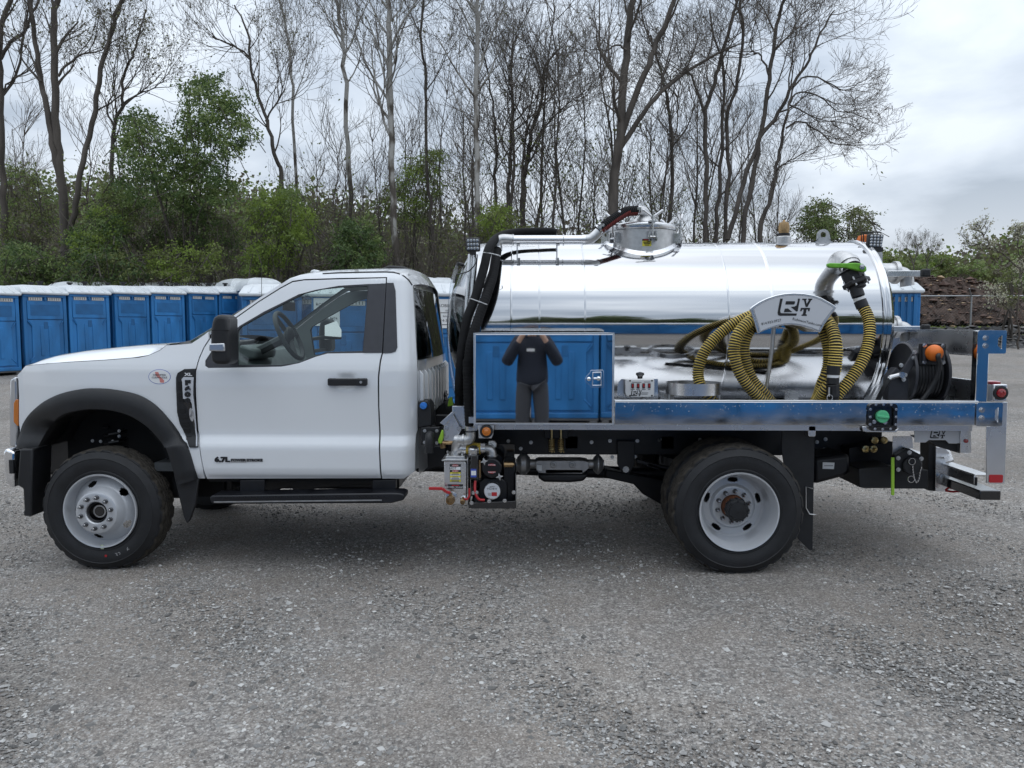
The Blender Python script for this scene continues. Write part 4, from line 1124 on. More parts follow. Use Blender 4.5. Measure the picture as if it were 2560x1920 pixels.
    px_tree('bare_tree', 'small bare tree behind the mulch, right of the pair', 'small bare trees beyond the mulch', 64, [(cG, [(1372, 430), (1370, 320), (1340, 240), (1325, 170)], 12), (cG, [(1371, 330), (1400, 260), (1430, 210)], 8)], seed=63, limbs=7, lmax=1.6, nch=(4, 3, 3), buds=120, start=0.3)
    px_tree('fallen_sapling', 'bare sapling leaning right out of the mulch heap', 'leaning saplings', 47, [(cG, [(1300, 470), (1390, 400), (1470, 360), (1540, 292)], 9)], bark='bark_brown', seed=65, limbs=3, lmax=0.6, nch=(2, 2))
    fl = px_tree('flowering_tree', 'tree with cream blossom leaning in from the right edge', 'flowering trees', 28, [(cG, [(2165, 930), (2150, 780), (2175, 560), (2200, 420), (2225, 300), (2260, 100)], 16), (cG, [(2205, 420), (2080, 300), (1960, 225), (1840, 180), (1700, 165)], 10), (cG, [(2080, 300), (1950, 200), (1860, 90), (1845, 20)], 7), (cG, [(2150, 830), (2040, 700), (1900, 555)], 12), (cG, [(2215, 330), (2130, 180), (2150, 60)], 7)], bark='bark_brown', twig='twig_pale', seed=67, limbs=8, lmax=0.55, nch=(3, 3, 2), buds=1500, bud_mat='blossom', start=0.45, minr=0.005, budsize=0.026)
    for k, (lab, poly, Y, mats, n) in enumerate((
        ('yellow green round tree beside the grey light bracket', [(985, 430), (990, 300), (1050, 270), (1110, 320), (1120, 440)], 66, ['leaf_spring', 'leaf_olive'], 80),
        ('green tree beside the leaning sapling', [(1400, 440), (1410, 320), (1480, 280), (1555, 300), (1570, 430), (1480, 470)], 68, ['leaf_spring', 'leaf_mid', 'leaf_olive'], 90),
        ('low dark bushes between the two bare trees and the mulch', [(1110, 450), (1130, 370), (1260, 380), (1420, 380), (1440, 450)], 66, ['leaf_mid', 'leaf_olive'], 90),
        ('green thicket at the foot of the right hill', [(1560, 470), (1580, 380), (1700, 370), (1900, 400), (2100, 420), (2212, 430), (2212, 520), (1900, 500)], 66, ['leaf_olive', 'leaf_mid', 'leaf_brown'], 120),
        ('pale green shrub under the flowering tree', [(2010, 560), (2030, 440), (2100, 390), (2130, 520), (2110, 700), (2040, 720)], 31, ['leaf_olive', 'bud'], 24))):
        leafy('round_tree' if k < 2 else 'bush', lab, 'trees beyond the mulch', cG, poly, Y, n, 40, 0.45 if Y > 40 else 0.20, 0.075 if Y > 40 else 0.03, mats, 500 + k, stems=4, cat='tree' if k < 2 else 'shrub', ysp=1.0)
    up = thing('utility_pole', 'wooden utility pole with two crossarms in front of the far ridge', 'utility pole', Vector((W(2377, 700, 120).x, 120, 1)))
    b = W(2377, 655, 120)
    p = MB(); p.cyl((b.x, 120, 1), (b.x, 120, b.z + 0.4), 0.17, 8); p.build('pole', M['bark_brown'], up)
    for dz in (-0.5, -1.6):
        c = MB(); c.box(b.x - 1.3, b.x + 1.3, 119.8, 119.95, b.z + dz, b.z + dz + 0.16)
        for sx in (-1.15, -0.5, 0.5, 1.15): c.cyl((b.x + sx, 119.87, b.z + dz + .16), (b.x + sx, 119.87, b.z + dz + .4), 0.05, 6)
        c.build('crossarm', M['bark_brown'], up)
    # wood behind the photographer (shows only as reflection)
    k = 70000
    x = r.uniform(-55, 55, k); y = r.uniform(-34, -24, k); z = r.uniform(0, 1, k) ** 0.8 * (7.2 + 1.6 * np.sin(x * 0.5) + 1.1 * np.sin(x * 1.7 + 1))
    Vq, Fq = quads(np.stack([x, y, z], -1), 0.26, 36, 1.4)
    o = link_mesh('far_woods', fast_mesh('far_woods', Vq, Fq, [M['leaf_brown'], M['leaf_mid'], M['leaf_dark']], r.integers(0, 3, k))); o['kind'] = 'stuff'; o['label'] = 'line of woods mirrored in the polished tank'; o['category'] = 'woods'
build_right()

# ------------------------------------------------------------------ the truck
YC, YB = 6.05, 4.85                # centre line of the truck, near face of bed and tool box
TR = thing('tank_truck', 'white cab chassis truck with polished vacuum tank and aluminium flatbed', 'truck', (0.0, YC, 0.0))
_hz = np.array([0.40, 0.50, 0.575, 0.60, 0.640, 0.770, 0.800, 0.862, 0.90, 1.05, 1.20, 1.30, 1.345, 1.40, 1.85, 1.92, 1.965, 2.00, 2.03, 2.06])
_hh = np.array([0.88, 0.90, 0.935, 0.956, 0.966, 0.970, 0.966, 0.936, 0.935, 0.943, 0.950, 0.947, 0.939, 0.925, 0.815, 0.795, 0.765, 0.715, 0.63, 0.5])
_zz = np.linspace(0.4, 2.06, 500)
_base = np.interp(_zz, _hz, _hh)
_k = np.exp(-0.5 * (np.arange(-9, 10) / 1.7) ** 2); _k /= _k.sum()
_base = np.convolve(np.pad(_base, 9, mode='edge'), _k, 'valid')
XREAR, XFRONT = -0.755, -3.46
_hd = W(*cB(1265, 1086), 5.10)
def half(x, z):
    h = float(np.interp(z, _zz, _base))
    if z < 1.0 and x < -2.35:      # side crease fades into the front of the door
        t = min(1.0, (-2.35 - x) / 0.28)
        h0 = 0.966 if z < 0.77 else h
        h = h * (1 - t) + max(h, min(h0, 0.95)) * t if z < 0.9 else h
    if x < -3.10: h -= 0.10 * min(1.0, (-3.10 - x) / 0.40) ** 2.0
    xr = XREAR - 0.05 * max(0, (z - 1.35) / 0.6)
    if x > xr - 0.13: h -= 0.10 * min(1.0, max(0, x - (xr - 0.13)) / 0.13) ** 2.2
    h -= 0.016 * math.exp(-((x - _hd.x) / 0.055) ** 4 - ((z - _hd.z) / 0.048) ** 4)
    return h
def SF(p, off=0.0):
    """photo pixel -> (x, z) on the near body side"""
    Y = YC - 0.94
    for _ in range(14):
        w = W(p[0], p[1], Y)
        Y = 0.5 * Y + 0.5 * (YC - half(w.x, w.z) + off)
    return w.x, w.z
def bodyline(pxs): return [SF(p) for p in pxs]
def smooth_poly(pts, step=0.03, corner=0.6):
    out = []
    n = len(pts)
    for i in range(n):
        a = Vector(pts[i]); b = Vector(pts[(i + 1) % n])
        k = max(1, int((b - a).length / step))
        for j in range(k): out.append(tuple(a.lerp(b, j / k)))
    return out
def inset(poly, d):
    n = len(poly)
    a = sum(poly[i][0] * poly[(i + 1) % n][1] - poly[(i + 1) % n][0] * poly[i][1] for i in range(n))
    out = []
    for i in range(n):
        p0, p1, p2 = Vector(poly[i - 1]), Vector(poly[i]), Vector(poly[(i + 1) % n])
        t = ((p1 - p0).normalized() + (p2 - p1).normalized()).normalized()
        nn = Vector((-t.y, t.x)) * (1 if a > 0 else -1)
        out.append(tuple(p1 + nn * d))
    return out
def panel(name, outline, material, parent, holes=(), side=1, off=0.0, depth=0.03, step=0.026, hf=None, rim=True, label=None):
    hf = hf or half
    O = smooth_poly(outline); H = [smooth_poly(h) for h in holes]
    pts = []; edges = []
    loops = []
    for lp in [O] + H:
        s = len(pts); pts += lp; n = len(lp)
        edges += [(s + i, s + (i + 1) % n) for i in range(n)]
        loops.append((s, n))
    x0 = min(p[0] for p in O); x1 = max(p[0] for p in O); z0 = min(p[1] for p in O); z1 = max(p[1] for p in O)
    allb = np.array(pts)
    z = z0 + step * 0.3
    row = 0
    while z < z1:
        x = x0 + (step * 0.5 if row % 2 else 0)
        while x < x1:
            if inside(O, x, z) and not any(inside(h, x, z) for h in H):
                if np.min(np.hypot(allb[:, 0] - x, allb[:, 1] - z)) > step * 0.42: pts.append((x, z))
            x += step * 1.25
        z += step * 0.62; row += 1
    r = geometry.delaunay_2d_cdt([Vector(p) for p in pts], edges, [], 0, 1e-7)
    V2, F2 = r[0], r[2]
    tris = []
    for f in F2:
        cx = sum(V2[i].x for i in f) / len(f); cz = sum(V2[i].y for i in f) / len(f)
        if inside(O, cx, cz) and not any(inside(h, cx, cz) for h in H): tris.append(tuple(f))
    nv = len(V2)
    def yy(x, z, o): return YC - side * (hf(x, z) - o)
    V = [(v.x, yy(v.x, v.y, off), v.y) for v in V2]
    NRM = []
    e = 0.004
    for v in V2:
        dx = (hf(v.x + e, v.y) - hf(v.x - e, v.y)) / (2 * e); dz = (hf(v.x, v.y + e) - hf(v.x, v.y - e)) / (2 * e)
        n = Vector((-dx, -side, -dz)); n.normalize(); NRM.append(n)
    Fs = []
    for f in tris:
        a, b, c = [Vector(V[i]) for i in f[:3]]
        if ((b - a).cross(c - a)).dot(NRM[f[0]]) < 0: f = f[::-1]
        Fs.append(f)
    if rim:
        cnt = {}
        for f in Fs:
            for i in range(len(f)):
                a, b = f[i], f[(i + 1) % len(f)]
                cnt.setdefault((min(a, b), max(a, b)), []).append((a, b))
        bd = [v[0] for k, v in cnt.items() if len(v) == 1]
        m = {}
        for a, b in bd:
            ids = []
            for q in (a, b):
                for lev in (0, 1):
                    key = (q, lev, a, b)
                    v = V2[q]
                    V.append((v.x, yy(v.x, v.y, off + lev * depth), v.y))
                    NRM.append(None); ids.append(len(V) - 1)
            a0, a1, b0, b1 = ids
            t = (Vector(V[b0]) - Vector(V[a0])); dpt = Vector((0, side, 0))
            nn = t.cross(dpt); nn = nn.normalized() if nn.length > 1e-9 else Vector((0, 0, 1))
            # outward from the face
            fn = NRM[a]; out = t.cross(fn) 
            if out.dot(nn) < 0: nn = -nn
            for q in ids: NRM[q] = nn
            face = (a0, b0, b1, a1)
            if ((Vector(V[b0]) - Vector(V[a0])).cross(Vector(V[b1]) - Vector(V[a0]))).dot(nn) < 0: face = face[::-1]
            Fs.append(face)
    me = bpy.data.meshes.new(name); me.from_pydata(V, [], Fs)
    me.materials.append(material); me.shade_smooth()
    me.normals_split_custom_set_from_vertices([tuple(n) for n in NRM])
    o = bpy.data.objects.new(name, me); COL.objects.link(o); adopt(o, parent)
    if label: o['label'] = label
    return o
def pp(c, pts, Y): 
    return [(lambda w: (w.x, w.z))(Q(c, x, y, Y)) for x, y in pts]
def px_prism(mb, c, pts, Y, th, mi=0): return mb.prism(pp(c, pts, Y), Y, Y + th, mi)
def px_rect(mb, c, x0, x1, y0, y1, Y, th, r=0.0, mi=0):
    a = Q(c, x0, y1, Y); b = Q(c, x1, y0, Y)
    if r: return mb.prism(rrect(a.x, b.x, a.z, b.z, r), Y, Y + th, mi)
    return mb.box(a.x, b.x, Y, Y + th, a.z, b.z, mi)
def bolt(mb, p, r=0.010, h=0.008, mi=0):
    p = Vector(p); mb.lathe([(r * 1.5, 0), (r * 1.5, -h * 0.3), (r, -h * 0.3), (r * 0.9, -h), (0.0005, -h)], p, (0, 1, 0), 8, mi)
def pxl(c, n, Y): return n / (c(1, 0)[0] - c(0, 0)[0]) ** -1 / F_PX * Y

# ---------------- cab
ptsA = lambda L: [cA(*p) for p in L]
ptsB = lambda L: [cB(*p) for p in L]
shut = ptsA([(150, 1030), (220, 950), (500, 924), (900, 902), (1200, 878), (1280, 862), (1380, 818), (1440, 772)])
fender_px = shut + ptsA([(1560, 766), (1655, 756), (1740, 700), (1800, 655), (1803, 715), (1757, 790), (1717, 880), (1694, 960), (1684, 1000), (1684, 1200), (1704, 1500)]) + \
    [cC(1722, 170), cC(1732, 280), cC(1752, 390), cC(1772, 470), cC(1715, 470), cC(1685, 400), cC(1605, 190)] + \
    ptsA([(1560, 1590), (1460, 1450), (1340, 1320), (1190, 1230), (1000, 1185), (850, 1172), (700, 1180), (510, 1230), (350, 1330), (235, 1470), (190, 1600), (182, 1650), (166, 1640), (165, 1450), (165, 1200), (160, 1080)])
door_px = [cD(130, 613), cD(108, 560), cD(82, 440), cD(66, 330), cA(1711, 1500), cA(1692, 1200), cA(1692, 1000), cA(1702, 960), cA(1725, 880), cA(1765, 790), cA(1815, 715)] + \
    ptsB([(150, 650), (250, 580), (500, 402), (700, 277), (800, 224), (900, 208), (1200, 199), (1608, 190), (1603, 330), (1573, 840), (1556, 900), (1538, 1050), (1540, 1300), (1548, 1620)]) + [cD(1634, 608)]
hole_px = ptsB([(300, 640), (345, 602), (550, 482), (760, 378), (850, 332), (1000, 292), (1200, 257), (1450, 242), (1600, 237), (1572, 836), (1100, 843), (1000, 871), (860, 925), (760, 946), (700, 956), (240, 966), (70, 968), (45, 950), (45, 905), (120, 790), (200, 700)])
glass_px = ptsB([(322, 650), (350, 612), (550, 500), (760, 392), (900, 322), (1050, 287), (1250, 267), (1450, 259), (1405, 822), (1090, 831), (980, 869), (850, 920), (760, 935), (700, 942), (322, 941)])
cabside_px = ptsB([(88, 652), (245, 545), (560, 332), (780, 192), (870, 162), (960, 150), (1200, 140), (1560, 132), (1690, 136), (1760, 165), (1805, 200), (1838, 250), (1850, 450), (1868, 800), (1880, 1000), (1880, 1500)]) + \
    [cD(1935, 230), cD(1928, 545), cD(1830, 610), cD(1646, 610)] + ptsB([(1558, 1620), (1550, 1300), (1549, 1050), (1567, 900), (1583, 840), (1613, 330), (1617, 182), (1200, 190), (900, 200), (800, 215), (700, 268), (500, 393), (250, 570), (150, 640)])
quarter_px = ptsB([(1613, 232), (1672, 232), (1690, 300), (1706, 790), (1690, 825), (1650, 838), (1583, 840)])
BPIL = bodyline(ptsB([(1462, 243), (1608, 236), (1573.6, 836), (1414, 836)]))
FEND, DOOR, HOLE, GLASS, CABS, QUART = map(bodyline, (fender_px, door_px, hole_px, glass_px, cabside_px, quarter_px))
DOOR = inset(DOOR, 0.0022)
DOORS = []
for side in (1, -1):
    panel('fender', FEND, M['paint'], TR, side=side)
    dr = panel('door', DOOR, M['paint'], TR, [HOLE], side=side, depth=0.035)
    DOORS.append(dr)
    panel('cab_side', CABS, M['paint'], TR, side=side)
    panel('window_trim', HOLE, M['grey_trim'] if side == 1 else M['black'], dr, [GLASS], side=side, off=0.004, depth=0.02)
    panel('window_pane', GLASS, M['glass'], dr, side=side, off=0.012, rim=False, step=0.06)
    panel('pillar_cover', QUART, M['grey_trim'], TR, side=side, off=-0.004, depth=0.01)
    panel('door_pillar_cover', BPIL, M['grey_trim'], dr, side=side, off=-0.004, depth=0.01)
    # inner lining seen through the windows
    inner = lambda x, z: half(x, z) - 0.045
    panel('door_lining', DOOR, M['headliner'], dr, [GLASS], side=side, hf=inner, rim=False, step=0.08)
    panel('cab_lining', CABS, M['headliner'], TR, side=side, hf=lambda x, z: half(x, z) - 0.05, rim=False, step=0.08)
DOOR_N = DOORS[0]
# black strips added behind the door and bonnet gaps to paint their shade
def gap_strip(name, px, w, parent, off=0.02, side=1):
    P = [Vector((a, 0, b)) for a, b in bodyline(px)]
    P = resample(P, 0.04)
    v = []; f = []
    for i, p in enumerate(P):
        t = (P[min(i + 1, len(P) - 1)] - P[max(i - 1, 0)]).normalized(); n = Vector((-t.z, 0, t.x))
        for s in (-1, 1):
            q = p + n * w * s / 2
            v.append((q.x, YC - side * (half(q.x, q.z) - off), q.z))
    for i in range(len(P) - 1): f.append((2 * i, 2 * i + 1, 2 * i + 3, 2 * i + 2))
    m = MB(); m.add(v, f); return m.build(name, M['dark'], parent, smooth=0, fixn=False)
gap_strip('door_gap_shade', door_px + door_px[:1], 0.05, TR)
gap_strip('bonnet_gap_shade', shut[2:], 0.022, TR, off=0.03)

# bonnet, windscreen, roof: lofted across the cab
def loft(name, near, material, parent, crown, bow, nt=13, p=2.0, sink=0.0, half_off=0.0, smooth=40):
    """near: list of (x, z, halfwidth)"""
    v = []; f = []
    for (x, z, h) in near:
        cr = crown(x, z) if callable(crown) else crown; bw = bow(x, z) if callable(bow) else bow
        for j in range(nt):
            t = -1 + 2 * j / (nt - 1)
            s = 1 - abs(t) ** p
            v.append((x - bw * s, YC + h * t, z + cr * s - sink))
    for i in range(len(near) - 1):
        for j in range(nt - 1):
            a = i * nt + j; f.append((a, a + 1, a + nt + 1, a + nt))
    m = MB(); m.add(v, f)
    return m.build(name, material, parent, smooth=smooth)
hood = []
HS = [(160, 1020, 1018), (190, 985, 975), (225, 949, 944), (262, 947, 900), (300, 943, 877), (400, 934, 845), (600, 919, 815), (900, 902, 785), (1150, 882, 764), (1280, 862, 756), (1380, 818, 750), (1440, 772, 748)]
hv = []; hf_ = []
PROF = [(1.0, 0.0), (0.985, 0.10), (0.95, 0.34), (0.90, 0.62), (0.84, 0.84), (0.77, 0.96), (0.70, 1.0), (0.55, 1.01), (0.40, 1.05), (0.2, 1.08), (0, 1.09)]
prof_full = PROF + [(-t, s) for t, s in PROF[-2::-1]]
for xx, ys, yt in HS:
    x, z = SF(cA(xx, ys)); h = half(x, z) - 0.004
    wt = Q(cA, xx, yt, YC - 0.62)
    dz = max(0.004, wt.z - z)
    frontbow = 0.10 * max(0, (1 - (xx - 160) / 260.0)) if xx < 420 else 0
    for t, s in prof_full:
        xm = x + (0.30 if xx >= 1280 else 0.0) * (1 - abs(t)) * (xx - 1150) / 290.0 * 0.3
        hv.append((xm - frontbow * (1 - abs(t) ** 2), YC - h * t, z + 0.004 + dz * s))
k = len(prof_full)
for i in range(len(HS) - 1):
    for j in range(k - 1):
        a = i * k + j; hf_.append((a, a + 1, a + k + 1, a + k))
m = MB(); m.add(hv, hf_)
m.build('bonnet', M['paint'], TR, smooth=50)
cow = [SF(cA(1440, 762)), SF(cA(1560, 757)), SF(cA(1700, 745))]
loft('cowl', [(x, z - 0.012, half(x, z) - 0.03) for x, z in cow], M['black'], TR, 0.05, 0.0)
wsl = [SF(p) for p in ptsB([(-70, 752), (88, 652), (245, 545), (400, 440), (560, 332), (680, 254), (780, 192), (840, 172), (872, 162)])]
loft('windscreen', [(x, z - 0.006, half(x, z) - 0.035) for x, z in wsl], M['glass'], TR, 0.03, lambda x, z: 0.30 * max(0.45, 1 - (z - 1.4) / 1.1), nt=25, p=2.0)
# black border that the windscreen carries round its edge, and the pillar faces turning to it
for sgn in (-1, 1):
    v = []; f = []
    for x, z in wsl[1:]:
        h = half(x, z)
        for dh, dx, dz in ((0.0, 0, 0), (0.02, -0.004, 0.002), (0.06, -0.02, -0.004)):
            v.append((x + dx, YC + sgn * (h - dh), z + dz))
    for i in range(len(wsl) - 2):
        for j in range(2):
            a = i * 3 + j; f.append((a, a + 1, a + 4, a + 3))
    m = MB(); m.add(v, f); m.build('windscreen_pillar', M['paint'], TR, smooth=60)
rfl = [SF(p) for p in ptsB([(862, 163), (900, 158), (960, 150), (1080, 145), (1200, 140), (1380, 136), (1560, 132), (1690, 136), (1760, 165), (1805, 200), (1838, 250)])]
loft('roof', [(x, z - 0.002, half(x, z) - 0.004) for x, z in rfl], M['paint'], TR, lambda x, z: 0.062 if z > 1.93 else 0.03, lambda x, z: 0.05 if x < -1.6 else -0.03, nt=17, p=2.6)
loft('headliner', [(x, z - 0.05, half(x, z) - 0.05) for x, z in rfl], M['headliner'], TR, 0.04, 0.0, nt=9)
gap_strip('roof_joint', ptsB([(1060, 152), (1200, 144), (1400, 139), (1600, 136), (1690, 140), (1757, 168), (1800, 203), (1834, 252)]), 0.008, TR, off=-0.0015)
# rear wall of the cab
def xr(z): return XREAR - 0.01 - 0.085 * max(0, (z - 1.33) / 0.6)
def back_grid(name, z0, z1, inset, material, parent, dx=0.0, nz=8, ny=10, bulge=0.03, smooth=40):
    v = []; f = []
    for i in range(nz + 1):
        z = z0 + (z1 - z0) * i / nz; h = float(np.interp(z, _zz, _base)) - inset
        for j in range(ny + 1):
            t = -1 + 2 * j / ny
            v.append((xr(z) + dx + bulge * (1 - t * t), YC + h * t, z))
    for i in range(nz):
        for j in range(ny):
            a = i * (ny + 1) + j; f.append((a, a + 1, a + ny + 2, a + ny + 1))
    m = MB(); m.add(v, f); return m.build(name, material, parent, smooth=smooth, fixn=False)
bw = back_grid('rear_wall', 0.58, 1.37, 0.09, M['paint'], TR)
back_grid('rear_header', 1.86, 1.965, 0.09, M['paint'], TR)
back_grid('rear_window', 1.37, 1.865, 0.10, M['dkglass'], TR, dx=0.004, bulge=0.05)
mb = MB()
for j in range(11):
    y = YC - 0.78 + j * 0.156; t = (y - YC) / 0.85
    x = XREAR + 0.03 * (1 - t * t)
    mb.prism([(x - 0.01, 0.95), (x + 0.016, 0.98), (x + 0.016, 1.27), (x - 0.01, 1.30)], y - 0.028, y + 0.028)
mb.build('pressed_rib', M['paint'], bw, bevel=0.008)['kind'] = 'stuff'
for y in (YC - 0.60, YC + 0.32):
    mb = MB(); mb.box(XREAR + 0.015, XREAR + 0.05, y - 0.09, y + 0.09, 0.92, 1.06)
    for q in range(3): mb.box(XREAR + 0.045, XREAR + 0.062, y - 0.08, y + 0.08, 0.94 + q * 0.04, 0.955 + q * 0.04)
    mb.build('air_vent', M['black'], bw, bevel=0.005)
mb = MB(); mb.box(xr(1.93) - 0.01, xr(1.93) + 0.045, YC - 0.16, YC + 0.16, 1.915, 1.95); mb.build('brake_light', M['black_gloss'], TR, bevel=0.01)
mb = MB(); mb.prism([(a.x, a.z) for a in (Q(cB, 1596, 118, 5.75), Q(cB, 1660, 92, 5.75), Q(cB, 1770, 98, 5.75), Q(cB, 1812, 110, 5.75), Q(cB, 1822, 150, 5.75), Q(cB, 1600, 150, 5.75))], 5.62, 5.95)
mb.build('roof_lamp_housing', M['black'], TR, bevel=0.012)
mb = MB(); mb.prism(pp(cB, [(960, 160), (975, 128), (1000, 121), (1035, 126), (1050, 150), (1052, 160)], 5.6), 5.55, 5.68); mb.build('roof_antenna', M['paint'], TR, bevel=0.012)
mb = MB(); mb.cyl(Q(cB, 532, 520, 6.6), Q(cB, 532, 62, 6.6), 0.0022, 5); mb.build('mast_antenna', M['black'], TR)
# interior
mb = MB()
a = Q(cB, 330, 650, 5.3)
mb.prism([(-2.62, 0.95), (-1.92, 0.95), (-1.96, 1.12), (-2.02, 1.33), (-2.10, 1.405), (-2.30, 1.43), (-2.62, 1.40)], YC - 0.86, YC + 0.86)
mb.build('dashboard', M['interior'], TR, bevel=0.03)
mb = MB(); mb.prism([(-2.13, 1.36), (-1.98, 1.36), (-1.97, 1.43), (-2.10, 1.47)], YC - 0.56, YC - 0.12); mb.build('instrument_hood', M['interior'], TR, bevel=0.02)
swc = Q(cB, 770, 690, 5.62); swn = Vector((0.86, 0, 0.42)).normalized()
mb = MB()
u = swn.orthogonal().normalized(); w_ = swn.cross(u)
mb.tube([swc + (u * cos(t) + w_ * sin(t)) * 0.185 for t in np.linspace(0, 2 * pi, 33)[:-1]], 0.017, 8, closed=True)
mb.sphere(swc, 0.07, 10, 6, (0.5, 1, 1))
for an in (0.0, 2.1, 4.2): mb.beam(swc, swc + (Vector((0, 1, 0)) * cos(an) + swn.cross(Vector((0, 1, 0))) * sin(an)) * 0.18, 0.03, 0.02)
mb.cyl(swc, swc - swn * 0.35, 0.035, 8)
mb.build('steering_wheel', M['seat'], TR)
for y in (YC - 0.38, YC + 0.42):
    mb = MB(); mb.prism([(-1.62, 0.85), (-1.05, 0.85), (-0.93, 1.0), (-0.90, 1.62), (-0.98, 1.66), (-1.06, 1.60), (-1.14, 1.05), (-1.62, 1.02)], y - 0.28, y + 0.28)
    mb.prism([(-0.96, 1.66), (-0.90, 1.66), (-0.89, 1.84), (-0.97, 1.85), (-1.0, 1.74)], y - 0.13, y + 0.13)
    mb.build('seat', M['seat'], TR, bevel=0.03)
mb = MB(); mc = Q(cB, 770, 435, YC); mb.obox(mc, 0.03, 0.24, 0.07); mb.cyl(mc, mc + Vector((-0.08, 0, 0.06)), 0.012, 6); mb.build('rear_view_mirror', M['black'], TR, bevel=0.01)
mb = MB(); mb.box(-2.6, -0.85, YC - 0.85, YC + 0.85, 0.60, 0.66); mb.build('cab_floor', M['seat'], TR)
# front end
mb = MB()
for y0, y1, x0 in ((YC - 0.66, YC + 0.66, -3.50),): mb.prism([(x0, 0.75), (x0 + 0.08, 0.75), (x0 + 0.12, 1.32), (x0 + 0.04, 1.34)], y0, y1)
mb.build('grille', M['black'], TR, bevel=0.01)
for kx in range(4):
    mb = MB(); mb.box(-3.53, -3.49, YC - 0.64, YC + 0.64, 0.82 + kx * 0.13, 0.86 + kx * 0.13); mb.build('grille_bar', M['chrome'], TR, bevel=0.008)
for side in (1, -1):
    hl = [cA(*p) for p in [(100, 1068), (150, 1040), (160, 1090), (164, 1240), (165, 1480), (165, 1640), (130, 1650), (96, 1640), (93, 1300)]]
    P = [(x, z) for x, z in (lambda L: [(W(p[0], p[1], 5.27).x, W(p[0], p[1], 5.27).z) for p in L])(hl)]
    mb = MB(); Yn = YC - side * 0.80
    mb.prism(P, min(Yn, Yn + side * 0.20), max(Yn, Yn + side * 0.20)); h_ = mb.build('headlight', M['lens'], TR, bevel=0.012)
    P = [(lambda w: (w.x, w.z))(W(*cA(*p), 5.24)) for p in [(120, 1270), (138, 1240), (162, 1240), (163, 1470), (150, 1468), (120, 1435)]]
    mb = MB(); Yn = YC - side * 0.815
    mb.prism(P, min(Yn, Yn + side * 0.03), max(Yn, Yn + side * 0.03)); mb.build('marker_lens', M['amber'], h_, bevel=0.004)
bp = MB()
P = [(lambda w: (w.x, w.z))(Q(cC, x, y, 5.2)) for x, y in [(64, 235), (90, 200), (168, 235), (168, 540), (140, 535), (92, 500), (75, 430)]]
bp.prism(P, YC - 0.90, YC + 0.90); bp.build('bumper', M['chrome'], TR, bevel=0.025, segs=3)
bp = MB(); px_rect(bp, cC, 78, 112, 310, 430, 5.14, 0.03); bp.build('bumper_insert', M['black'], TR, bevel=0.004)
# wheel-arch flare
fo = [cA(150, 1665), cA(205, 1450), cA(330, 1300), cA(500, 1200), cA(700, 1150), cA(850, 1143), cA(1000, 1155), cA(1200, 1200), cA(1350, 1290), cA(1480, 1430), cA(1580, 1580), cC(1625, 190), cC(1690, 400), cC(1712, 470)]
fi = [cA(270, 1665), cA(350, 1520), cA(430, 1440), cA(540, 1375), cA(680, 1342), cA(800, 1333), cA(950, 1345), cA(1100, 1390), cA(1230, 1470), cA(1330, 1570), cA(1400, 1659), cC(1425, 215), cC(1500, 450), cC(1525, 530)]
hb = lambda x, z: min(half(x, max(z, 0.6)), 0.962)
for side in (1, -1):
    O = catmull([Vector((*SF(p), 0)) for p in fo], 5); I = catmull([Vector((*(lambda w: (w.x, w.z))(W(*p, YC - 1.0)), 0)) for p in fi], 5)
    v = []; f = []
    n = len(O)
    for o_, i_ in zip(O, I):
        ox, oz = o_.x, o_.y; ix, iz = i_.x, i_.y
        mx, mz = ox * 0.45 + ix * 0.55, oz * 0.45 + iz * 0.55
        tp = hb(ox, oz)
        for (x, z, h) in ((ox, oz, tp - 0.03), (ox, oz, tp + 0.012), (ox * .85 + ix * .15, oz * .85 + iz * .15, tp + 0.032), (mx, mz, tp + 0.044), (ix * .95 + ox * .05, iz * .95 + oz * .05, tp + 0.036), (ix, iz, tp + 0.02), (ix, iz, tp - 0.16)):
            v.append((x, YC - side * h, z))
    for i in range(n - 1):
        for j in range(6):
            a = i * 7 + j; f.append((a, a + 1, a + 8, a + 7))
    m = MB(); m.add(v, f); m.build('wheel_arch_flare', M['black'], TR, smooth=45)
    # liner
    v = []; f = []
    for i_ in I:
        for h in (0.93, 0.30): v.append((i_.x, YC - side * h, i_.y))
    for i in range(len(I) - 1): f.append((2 * i, 2 * i + 1, 2 * i + 3, 2 * i + 2))
    m = MB(); m.add(v, f); m.build('arch_liner_and_shade', M['dark'], TR, smooth=45)
mb = MB(); px_prism(mb, cC, [(170, 215), (282, 215), (272, 560), (276, 800), (202, 798), (198, 765), (205, 740), (196, 560), (145, 530)], 5.10, 0.22); mb.build('front_skirt', M['black'], TR, bevel=0.012)
mb = MB(); px_prism(mb, cC, [(1500, 440), (1715, 475), (1690, 690), (1640, 830), (1612, 862), (1585, 800)], 5.10, 0.025)
mb.build('front_mud_flap', M['black'], TR, bevel=0.006)
mb = MB(); px_prism(mb, cC, [(1290, 60), (1400, 190), (1480, 420), (1500, 640), (1700, 640), (1700, 480), (1560, 200)], 5.32, 0.02); mb.build('arch_liner_and_shade', M['dark'], TR)
mb = MB(); mb.box(-3.40, -2.25, 5.52, 5.54, 0.35, 1.15); mb.build('arch_liner_and_shade', M['dark'], TR)  # black sheet added behind the wheel, standing in for shade in the well
